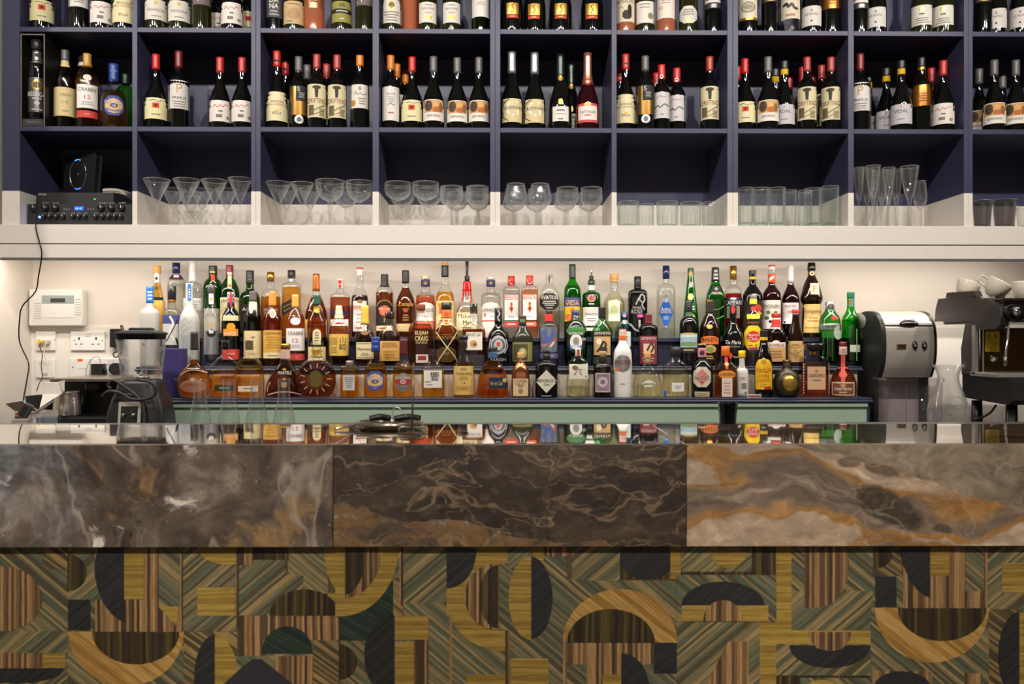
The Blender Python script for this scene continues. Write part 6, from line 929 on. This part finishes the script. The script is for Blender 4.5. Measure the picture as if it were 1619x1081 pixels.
jt = obj('jug', loft([(zb2(598), 25*kb, 0.058, 5), (zb2(590), 27*kb, 0.064, 5), (zb2(560), 29.5*kb, 0.07, 5), (zb2(536), 32.5*kb, 0.077, 5)], 36, False), glassware((0.96, 0.96, 0.96), 0.3), bl_, True)
obj('jug_liner', loft([(zb2(596), 23*kb, 0.054, 5), (zb2(590), 25*kb, 0.060, 5), (zb2(537), 30.8*kb, 0.073, 5)], 36, False), glassware((0.97, 0.97, 0.97), 0.25), jt, True)
obj('jug_handle', tube(spline([(16*kb, -0.076, zb2(540)), (18*kb, -0.10, zb2(545)), (18*kb, -0.104, zb2(575)), (17*kb, -0.092, zb2(589)), (14*kb, -0.07, zb2(584))]), 0.009, 10), glassware((0.92, 0.92, 0.93), 0.4), jt, True)
obj('blade_hub', lathe([(zb2(598), 0.03), (zb2(594), 0.026), (zb2(591), 0.008), (zb2(588), 0.004)], 16), STEEL, jt, True)
ld = obj('lid', loft([(zb2(536.5), 31*kb, 0.074, 5), (zb2(529), 32*kb, 0.076, 5), (zb2(528.5), 34*kb, 0.082, 5), (zb2(526), 34*kb, 0.082, 5), (zb2(522), 24*kb, 0.055, 4)], 36), mat((34, 34, 35), 0.5), bl_, True)
obj('lid_cap', loft([(zb2(522), 17*kb, 0.04, 4), (zb2(519), 17*kb, 0.04, 4), (zb2(518), 15.5*kb, 0.036, 4)], 28), mat((26, 26, 27), 0.5), ld, True)
cord = [(-30, 612), (-34, 606), (-26, 599), (-8, 610), (6, 621), (16, 634), (20, 655), (19, 666)]
obj('cord', tube(spline([(x*kb, -0.105, zb2(y)) for x, y in cord]), 0.0055, 8), mat((50, 48, 46), 0.4), bl_, True)
obj('cord', tube(spline([(x*kb, -0.098-0.004*i, zb2(y)) for i, (x, y) in enumerate([(-44, 624), (-34, 616), (-16, 618), (0, 627), (20, 628), (36, 622), (38, 610), (30, 601), (14, 598)])]), 0.0055, 8), mat((44, 42, 41), 0.4), bl_, True)
obj('badge', rot(box(-0.022, 0.022, -0.002, 0, -0.005, 0.005, 0.0008), 'x', radians(-14)), mat((120, 118, 116), 0.25, 0.8), bl_).location = (-4*kb, -0.0805, zb2(621))
DX = 3.09; q = P(50, 640, DX); kx = PS(50, DX); cb = empty('cardboard_carton', (q[0], DX, cz0), 0, 'opened white cardboard carton with raised flaps behind the bar', 'carton'); CW = mat((206, 198, 190), 0.7, noise=0.04); CI = mat((186, 176, 166), 0.75)
zx = lambda y: P(50, y, DX)[2]-cz0
obj('body', join(box(-26*kx, 14*kx, 0, 0.004, 0, zx(652)), box(-26*kx, 14*kx, 0.116, 0.12, 0, zx(652)), box(-26*kx, -26*kx+0.004, 0.004, 0.116, 0, zx(652)), box(14*kx-0.004, 14*kx, 0.004, 0.116, 0, zx(652))), CW, cb)
def flap(pts, t=0.0025): return (lambda a: (a+[(p[0], p[1]+t, p[2]+t*0.5) for p in a], [tuple(range(len(a))), tuple(reversed(range(len(a), 2*len(a))))]+[(i, (i+1) % len(a), (i+1) % len(a)+len(a), i+len(a)) for i in range(len(a))]))([((x-50)*kx, y, zx(z)) for x, z, y in pts])
for nm, pts, m in (('flap', [(40, 626, 0.118), (71, 626, 0.118), (70, 608, 0.130), (40, 607, 0.130)], CW), ('flap', [(71, 626, 0.118), (77, 622, 0.10), (74, 604, 0.125), (63, 606, 0.13)], CI), ('flap', [(24, 650, 0.0), (62, 650, 0.0), (47, 632, -0.05), (16, 637, -0.03)], CI), ('flap', [(62, 652, 0.0), (64, 640, 0.08), (76, 633, 0.05), (59, 651, -0.03)], CW), ('flap', [(40, 626, 0.118), (60, 645, 0.01), (74, 630, 0.06), (70, 626, 0.118)], CW)): obj(nm, flap(pts), m, cb)
q = P(74, 640, 3.36); o = empty('waste_bin', (q[0]-0.035, 3.40, cz0), 0, 'dark bin with open top behind the white carton', 'bin'); obj('body', loft([(0, 0.04, 0.05, 5), (P(74, 625, 3.4)[2]-cz0, 0.052, 0.06, 5)], 24, False), mat((40, 39, 40), 0.5), o, True); obj('base', loft([(0.0, 0.039, 0.049, 5), (0.003, 0.039, 0.049, 5)], 24), mat((40, 39, 40), 0.5), o)
q = P(20, 655, 2.95); ct = empty('card_reader', (q[0], 3.0, cz0+0.0), radians(18), 'handheld card terminal in its stand at the far left of the back counter', 'card terminal'); kc = PS(20, 2.95); zc2 = lambda y: P(20, y, 2.95)[2]-cz0
obj('stand', box(-13*kc, 12*kc, -0.005, 0.06, 0, zc2(664), 0.004), mat((160, 156, 150), 0.3, 0.4), ct)
hs = obj('handset', rot(box(-8*kc, 8*kc, -0.012, 0.012, -0.01, zc2(646)-zc2(672), 0.004), 'y', radians(28)), mat((60, 56, 56), 0.35), ct); hs.location = (-2*kc, 0.02, zc2(664))
obj('key_strip', rot(box(-5*kc, 3*kc, -0.0135, -0.0115, 0.01, 0.05), 'y', radians(28)), mat((30, 28, 28), 0.3), hs); obj('red_light', rot(box(-6*kc, -4.5*kc, -0.0136, -0.0116, 0.004, 0.008), 'y', radians(28)), emit((255, 40, 40), 2), hs)
q = P(3, 635, 3.05); o = empty('serving_board', (q[0]-0.014, 2.992, cz0), 0, 'black-edged brown board cut off by the left edge of the photo', 'board'); obj('board', prism([(-0.06, 0), (0.012, 0), (0.020, P(3, 625, 3.05)[2]-cz0), (0.014, P(3, 607, 3.05)[2]-cz0), (-0.06, P(3, 607, 3.05)[2]-cz0)], 0, 0.012), mat((128, 84, 52), 0.5, noise=0.15), o); obj('edge_strip', tube(spline([(0.013, 0.006, 0.006), (0.021, 0.006, P(3, 625, 3.05)[2]-cz0), (0.014, 0.006, P(3, 608, 3.05)[2]-cz0), (-0.03, 0.006, P(3, 606, 3.05)[2]-cz0)]), 0.007, 8), BK, o, True)
q = P(62, 667, 2.96); o = tag(obj('glass_dish', lathe(shell([(0, 0.03), (0.004, 0.038), (P(62, 662, 2.96)[2]-cz0, 0.040)], 0.002), 24), GL['bluegrey'], None, True, (q[0], 3.022, cz0)), 'low clear dish in front of the white carton', 'dish')
# ---------------------------------------------------------------- right end: ice crusher, decanter, espresso machine
DI = 3.33; XI0 = P(1391, 560, DI)[0]; XI1 = P(1478, 560, DI)[0]; zi = lambda y, D=DI: P(1430, y, D)[2]-cz0
ic = empty('ice_crusher', ((XI0+XI1)/2, DI, cz0), 0, 'silver and black countertop ice machine with clear drawer', 'ice machine'); wi = (XI1-XI0)/2
def yz(poly, x0, x1): n = len(poly); return [(x0, y, z) for y, z in poly]+[(x1, y, z) for y, z in poly], [tuple(reversed(range(n))), tuple(range(n, 2*n))]+[(i, (i+1) % n, (i+1) % n+n, i+n) for i in range(n)]
side = spline([(0.02, zi(596)), (-0.008, zi(575)), (-0.018, zi(550)), (-0.012, zi(522)), (0.008, zi(506)), (0.05, zi(494)), (0.13, zi(490)), (0.22, zi(498)), (0.265, zi(520)), (0.275, zi(560)), (0.25, zi(610)), (0.245, 0.0)], 4)
front_ = [(y, z) for y, z in side]
obj('left_cheek', yz(side+[(0.05, 0.0), (0.05, zi(598))], -wi, -wi+0.018), mat((26, 25, 25), 0.45), ic, False); obj('right_cheek', yz(side+[(0.05, 0.0), (0.05, zi(598))], wi-0.012, wi), mat((22, 22, 22), 0.4), ic)
sv = [(y+0.004, z-0.002) for y, z in side if z > zi(597)]; SVM = mat((196, 188, 178), 0.32, 0.45)
obj('front_shell', yz([(y-0.006 if z < zi(508) else y, z) for y, z in sv], -wi+0.0185, wi-0.0125), SVM, ic); obj('rear_body', box(-wi+0.0185, wi-0.0125, 0.10, 0.235, 0, zi(598), 0.004), mat((220, 210, 202), 0.45), ic)
yf = -0.0225
obj('chute_lid', ([(-wi-0.004+x_, 0.19+0.065*cos(2*pi*j/28), zi(506)+0.036*sin(2*pi*j/28)) for x_ in (0.0036, 0.0006) for j in range(28)], [(j, (j+1) % 28, 28+(j+1) % 28, 28+j) for j in range(28)]+[tuple(range(28, 56)), tuple(reversed(range(28)))]), frosted((150, 144, 140), 0.6, 0.2), ic, True)
lh = obj('lid_handle', loft([(-0.005, 0.038, 0.014, 2), (0.006, 0.036, 0.014, 2), (0.018, 0.020, 0.008, 2)], 24), mat((36, 35, 35), 0.25), ic, True); lh.location = (0.002, -0.008, zi(512)); obj('chrome_trim', tube([(-0.034, -0.012, 0.0), (-0.015, -0.016, 0.004), (0.015, -0.016, 0.004), (0.034, -0.012, 0.0)], 0.0022, 8), CH, lh, True)
obj('lid_seam', box(-wi+0.019, wi-0.013, -0.0125, -0.004, zi(514.5), zi(513.5)), mat((60, 58, 56), 0.4), ic)
sc_ = obj('screen', box(-0.055, -0.016, yf-0.003, yf+0.012, zi(551), zi(543.5), 0.001), mat((200, 180, 150), 0.25, 0.8), ic); obj('glass', box(-0.052, -0.019, yf-0.0042, yf-0.0031, zi(550), zi(544.5)), mat((60, 34, 24), 0.15), sc_)
for px in (1446, 1461):
    q = P(px, 546, DI-0.02)[0]-(XI0+XI1)/2; bt = obj('button', ([(q+0.0095*cos(2*pi*j/18), y, zi(546)+0.0175*sin(2*pi*j/18)) for y in (yf+0.012, yf-0.003) for j in range(18)], [(j, (j+1) % 18, 18+(j+1) % 18, 18+j) for j in range(18)]+[tuple(range(18, 36))]), mat((24, 23, 23), 0.25), ic, True)
    obj('button_mark', box(q-0.004, q+0.004, yf-0.0042, yf-0.0031, zi(546)-0.004, zi(546)+0.004), mat((150, 148, 146), 0.4), bt)
dw = obj('drawer', loft([(0.0, wi*0.94, 0.075, 8), (0.01, wi*0.97, 0.078, 8), (zi(602), wi*0.98, 0.08, 8), (zi(601), wi*1.02, 0.086, 8), (zi(597), wi*1.02, 0.086, 8)], 40, False), glassware((0.93, 0.91, 0.93), 0.32), ic, True); dw.location = (0, -0.005, 0)
obj('drawer_liner', loft([(0.01, wi*0.86, 0.066, 8), (zi(610), wi*0.88, 0.068, 8)], 40, False), glassware((0.94, 0.92, 0.94), 0.28), dw, True)
for s in (-0.42, 0.38): obj('drawer_rib', box(wi*s-0.003, wi*s+0.003, -0.083, -0.079, 0.012, zi(606), 0.001), glassware((0.9, 0.88, 0.9), 0.4), dw)
obj('drawer_bottom', loft([(0.001, wi*0.93, 0.074, 8), (0.004, wi*0.93, 0.074, 8)], 40), glassware((0.85, 0.83, 0.85), 0.4), dw)
kd = PS(1499, 3.05)*0.97; q = P(1499, 640, 3.05); zd = lambda y: P(1505, y, 3.05)[2]-cz0
dc = obj('glass_decanter', lathe(shell([(0, 20*kd), (0.003, 26*kd), (zd(668), 30*kd), (zd(655), 31.5*kd), (zd(640), 30*kd), (zd(622), 24*kd), (zd(607), 17.5*kd), (zd(595), 15.5*kd), (zd(585), 18*kd), (zd(577), 24*kd)], 0.0015), 36), glassware((0.975, 0.978, 0.975), 0.34), None, True, (q[0], 3.05, cz0))
tag(dc, 'empty clear glass decanter with flared lip beside the ice machine', 'decanter'); obj('handle', tube(spline([(22*kd, 0, zd(578)), (27*kd, 0.0, zd(574)), (29*kd, 0, zd(577)), (27*kd, 0, zd(582))]), 0.0035, 8), M_GL, dc, True)
obj('dimple_ring', tube([(2*kd+12*kd*cos(2*pi*j/28), -0.05, zd(640)+15*kd*sin(2*pi*j/28)) for j in range(29)], 0.0022, 8), glassware((0.95, 0.95, 0.95), 0.5, 1.2), dc, True)
XM = 1.738
def mp(px, py): D = XM*1300/(px-792.0); return (D, CZ-(py-540.5)*D/1300.0)
em = empty('espresso_machine', (XM, 2.95, cz0), 0, 'large black espresso machine with steel front at the right edge', 'espresso machine')
def side_poly(L): return [(y-2.95, z-cz0) for y, z in [mp(*p) for p in L]]
BKP = mat((40, 36, 35), 0.45, noise=0.05)
obj('left_cheek', yz(side_poly([(1482, 508), (1484, 488), (1488, 472), (1505, 470), (1535, 468), (1552, 470), (1568, 476), (1578, 480), (1586, 484), (1589, 500), (1588, 512), (1580, 520), (1546, 521), (1541, 508)]), 0, 0.03), BKP, em)
obj('rear_column', yz(side_poly([(1530, 510), (1541, 510), (1543, 592), (1524, 592), (1523, 550)]), 0.004, 0.03), mat((58, 54, 54), 0.4), em)
lb = side_poly([(1521, 590), (1544, 593), (1592, 597), (1600, 604), (1601, 634), (1594, 641), (1540, 632), (1521, 628)]); obj('base', yz(lb, 0.014, 0.62), mat((28, 26, 26), 0.4), em)
zt_ = mp(1560, 472)[1]-cz0; obj('hood', box(0.031, 0.62, -0.08, 0.32, zt_-0.085, zt_, 0.004), mat((30, 28, 27), 0.35), em); obj('hood_front', box(0.031, 0.62, -0.085, -0.0805, zt_-0.070, zt_-0.008, 0.002), mat((58, 48, 34), 0.15, 0.9), em)
obj('cup_rail', tube([(0.01, -0.06, zt_+0.002), (0.01, 0.30, zt_+0.002)], 0.004, 8), STEEL, em)
obj('black_rim', yz(side_poly([(1498, 470), (1500, 462), (1543, 459), (1547, 468)]), 0.005, 0.03), mat((40, 36, 36), 0.5), em)
fz0, fz1 = mp(1545, 588)[1]-cz0, mp(1545, 518)[1]-cz0; yF = mp(1545, 550)[0]-2.95
obj('splash_panel', box(0.03, 0.62, yF, yF+0.01, fz0, fz1), mat((96, 80, 56), 0.12, 0.95), em); obj('corner_post', box(-0.002, 0.012, yF-0.012, yF+0.01, fz0-0.01, fz1+0.01, 0.002), STEEL, em); obj('inner_post', box(0.030, 0.036, yF-0.006, yF-0.0001, fz0, fz1, 0.001), STEEL, em)
obj('tray_edge', box(-0.002, 0.62, -0.105, yF+0.02, fz0-0.016, fz0-0.0005, 0.002), STEEL, em); obj('tray_front', box(0.05, 0.62, -0.112, -0.106, fz0-0.075, fz0-0.02, 0.002), mat((40, 50, 60), 0.12, 0.6), em); obj('tray_lip', box(0.05, 0.62, -0.118, -0.1125, fz0-0.082, fz0-0.066, 0.002), mat((130, 160, 180), 0.15, 0.7), em)
stc = P(1569, 540, 2.95+yF-0.002); sx, sz = stc[0]-XM, stc[2]-cz0; stk = obj('warning_sticker', box(sx-0.026, sx+0.026, yF-0.0022, yF-0.0002, sz-0.037, sz+0.037), mat((222, 192, 20), 0.5), em)
obj('warning_triangle', prism([(sx-0.022, sz+0.012), (sx-0.003, sz+0.012), (sx-0.0125, sz+0.031)], yF-0.0028, yF-0.0023), mat((30, 28, 20), 0.5), stk); obj('triangle_fill', prism([(sx-0.019, sz+0.0138), (sx-0.006, sz+0.0138), (sx-0.0125, sz+0.027)], yF-0.0033, yF-0.0029), mat((222, 192, 20), 0.5), stk); obj('triangle_mark', box(sx-0.0133, sx-0.0117, yF-0.0038, yF-0.0034, sz+0.016, sz+0.023), mat((30, 28, 20), 0.5), stk)
for a in (45, -45): obj('cross_bar', move(rot(box(-0.0115, 0.0115, -0.0003, 0.0003, -0.0012, 0.0012), 'y', radians(a)), (sx+0.012, yF-0.0027, sz+0.021)), mat((30, 28, 20), 0.5), stk)
for i, t in enumerate(('Never leave', 'steam nozzle', 'standing in', 'milk or', 'water')): flat_text('lettering', t, (sx, yF-0.0024, sz+0.003-i*0.0082), 0.0052, (30, 28, 20), stk, 0.042)
q = P(1572, 566, 2.95+yF-0.01); disc('badge', q[0]-XM, q[2]-cz0, 0.016, yF-0.01, yF, mat((150, 130, 96), 0.2, 0.9), em, 24); disc('badge_centre', q[0]-XM, q[2]-cz0, 0.010, yF-0.013, yF-0.0101, CH, em, 20)
q = lambda px, py, D: (P(px, py, D)[0]-XM, D-2.95, P(px, py, D)[2]-cz0)
obj('steam_wand', tube(spline([q(1594, 512, 2.86), q(1594, 532, 2.86), q(1591, 552, 2.85), q(1590, 566, 2.85)]), 0.0042, 8), CH, em, True); obj('wand_tip', tube([q(1590, 563, 2.85), q(1589.5, 578, 2.85)], [0.007, 0.005], 10), CH, em, True)
disc('steam_knob', *[q(1604, 494, 2.82)[i] for i in (0, 2)], 0.032, -0.16, -0.09, mat((16, 16, 17), 0.15), em, 22); disc('knob_face', *[q(1604, 494, 2.80)[i] for i in (0, 2)], 0.014, -0.166, -0.1605, CH, em, 16)
obj('group_head', lathe([(0, 0.03), (0.03, 0.03), (0.032, 0.036), (0.05, 0.036)], 24), CH, em, True).location = (0.235, -0.14, mp(1585, 528)[1]-cz0); obj('blue_trim', box(0.045, 0.62, -0.0905, -0.0855, zt_-0.078, zt_-0.072), mat((110, 150, 190), 0.2, 0.6), em)
for px in (1541, 1596): D = 2.85 if px > 1570 else 3.05; a = q(px, 650, D); obj('leg', lathe([(0, 0.02), (0.003, 0.022), (mp(1550, 634)[1]-cz0-0.005, 0.018)], 16), mat((16, 15, 15), 0.4), em, True).location = (a[0]+0.02, a[1]+0.02, 0)
obj('machine_cable', tube(spline([q(1575, 640, 2.95), q(1566, 652, 2.97), q(1552, 660, 3.0), q(1540, 664, 3.02)]), 0.004, 8), BK, em, True)
zcup = cz0+zt_+0.006
def cup(x, y, tilt, az_, sc, lab):
    e = empty('coffee_cup', (x, y, zcup), az_, lab, 'cup', 'white cups on the espresso machine'); CM = mat((226, 216, 196), 0.12, 0, 0.5)
    prof = shell([(0, 0.020*sc), (0.003, 0.022*sc), (0.012*sc, 0.030*sc), (0.035*sc, 0.040*sc), (0.058*sc, 0.043*sc)], 0.0025)
    up = sc*max(0.0225*sin(abs(tilt)), 0.068*sin(tilt)-0.020*cos(tilt))
    obj('bowl', move(rot(lathe(prof, 28), 'y', tilt), (0, 0, up)), CM, e, True); hd = tube(spline([(0.036*sc, 0, 0.045*sc), (0.062*sc, 0, 0.047*sc), (0.064*sc, 0, 0.024*sc), (0.033*sc, 0, 0.018*sc)]), 0.0035, 8); obj('handle', move(rot(hd, 'y', tilt), (0, 0, up)), CM, e, True)
cup(1.80, 3.18, 0.5, 0.2, 1.0, 'white coffee cup tipped over at the back left of the machine top'); cup(1.845, 3.075, -0.6, 2.8, 1.05, 'white coffee cup leaning left on the machine top'); cup(1.91, 3.15, 0.3, 0.4, 1.0, 'white coffee cup in the rear of the cup pile'); cup(1.95, 2.985, 0.55, -0.3, 1.3, 'large cream cup tilted with its handle to the right, front of the pile'); cup(2.065, 3.04, 0.7, -0.4, 1.2, 'cream cup lying at the right edge of the cup pile'); cup(2.04, 3.19, 0.2, 0.5, 1.1, 'white coffee cup behind the lying cream cup')
# ---------------------------------------------------------------- things on and behind the bar
ish = 1.055; tag(obj('under_bar_shelf', box(-1.9, 1.9, BB+0.012, 2.30, ish-0.02, ish), mat((120, 122, 124), 0.35, 0.6), None), 'steel service shelf behind the bar, hidden below its top', 'shelf')
for i, px in enumerate((316, 362, 406, 449)):
    D = 2.02; k = PS(px, D); z = lambda y: P(px, y, D)[2]-ish; o = obj('glass_carafe', lathe(shell([(0, 17*k), (0.003, 19*k), (z(668), 17.5*k), (z(645), 13.5*k), (z(634), 10.5*k), (z(628), 9.5*k), (z(612), 9.3*k), (z(600), 9.8*k)], 0.0014), 28), glassware((0.975, 0.98, 0.98), 0.22, 3.0), None, True, (P(px, 640, D)[0], D, ish+0.0005))
    tag(o, '%s slim clear carafe from the left, standing behind the bar' % ORD[i], 'carafe', 'clear carafes behind the bar')
D = 1.98; k = PS(1150.5, D); z = lambda y: P(1150, y, D)[2]-ish; o = obj('shot_tumbler', lathe(shell([(0, 11*k), (0.003, 12*k), (z(655), 13.5*k), (z(637), 16*k)], 0.003), 10), thin((0.30, 0.31, 0.34), 0.5, 1.4), None, False, (P(1150.5, 640, D)[0], D, ish+0.0005)); tag(o, 'small smoke-grey faceted tumbler behind the bar, right of centre', 'glass'); obj('thick_base', lathe([(0.001, 10*k), (z(668), 11*k)], 10), M_SM, o)
D = 1.62; p = P(651.5, 684, D); sp = empty('bill_spike', (p[0], D, ZT+0.0004), 0, 'thin upright metal spike on a clear round base on the bar', 'bill spike'); obj('rod', tube([(0, 0, 0.012), (0.003, 0, P(651, 574, D)[2]-ZT)], [0.0022, 0.0014], 8), mat((150, 140, 130), 0.3, 0.8), sp, True)
obj('base', lathe([(0, 0.026), (0.002, 0.028), (0.008, 0.028), (0.012, 0.024)], 28), thin((0.86, 0.88, 0.9), 0.45, 1.6), sp, True)
D = 1.72; p = P(615, 676, D); st = empty('cocktail_strainer', (p[0], D, ZT+0.0004), 0, 'round steel strainer with black grips lying at the back of the bar', 'strainer')
obj('rim', tube([(0.066*cos(2*pi*j/40), 0.045*sin(2*pi*j/40), 0.009) for j in range(41)], 0.0055, 8), mat((190, 182, 170), 0.2, 0.9), st, True); obj('mesh_bowl', loft([(0.003, 0.035, 0.025, 2), (0.009, 0.062, 0.042, 2)], 32), mat((140, 134, 126), 0.35, 0.8), st, True)
for a, b_ in ((-0.045, -0.002), (0.008, 0.062)): obj('grip', tube(spline([(a, 0.030, 0.016), ((a+b_)/2, 0.036, 0.020), (b_, 0.030, 0.017)]), 0.006, 8), mat((24, 23, 22), 0.4), st, True)
obj('wire_loop', tube(spline([(0.005, 0.03, 0.016), (0.004, 0.03, 0.034), (0.014, 0.03, 0.040), (0.026, 0.03, 0.030), (0.034, 0.03, 0.018)]), 0.0012, 6), STEEL, st, True); obj('handle', tube([(-0.06, -0.01, 0.009), (-0.10, -0.06, 0.004)], 0.003, 8), STEEL, st, True)
stl = empty('bar_stool', (-0.36, 1.13, 0), 0, 'dark navy bar stool, only its padded corner showing at the bottom edge', 'stool'); FB = mat((34, 33, 44), 0.7, noise=0.1)
def seatpoly(s): return [(x*s, y*s) for x, y in ((-0.030, 0.172), (-0.014, 0.170), (0.063, 0.070), (0.16, -0.06), (0.17, -0.18), (-0.15, -0.2), (-0.075, -0.04), (-0.046, 0.06), (-0.038, 0.13))]
sp_ = seatpoly(1.0); sp2 = seatpoly(0.93)
obj('seat', rings([[(x, y, 0.74) for x, y in sp2], [(x, y, 0.755) for x, y in sp_], [(x, y, 0.775) for x, y in sp_], [(x, y, 0.785) for x, y in sp2]]), FB, stl)
for x, y in ((-0.025, 0.10), (0.13, -0.06), (0.13, -0.14), (-0.12, -0.16)): obj('leg', tube([(x, y, 0.74), (x*1.25, y*1.25, 0.003)], 0.011, 8), mat((30, 28, 28), 0.4), stl, True)
obj('footrest', tube([(-0.056, 0.112, 0.3), (0.157, -0.067, 0.3), (0.146, -0.157, 0.3), (-0.134, -0.18, 0.3), (-0.056, 0.112, 0.3)], 0.008, 8), mat((150, 140, 120), 0.3, 0.9), stl, True)
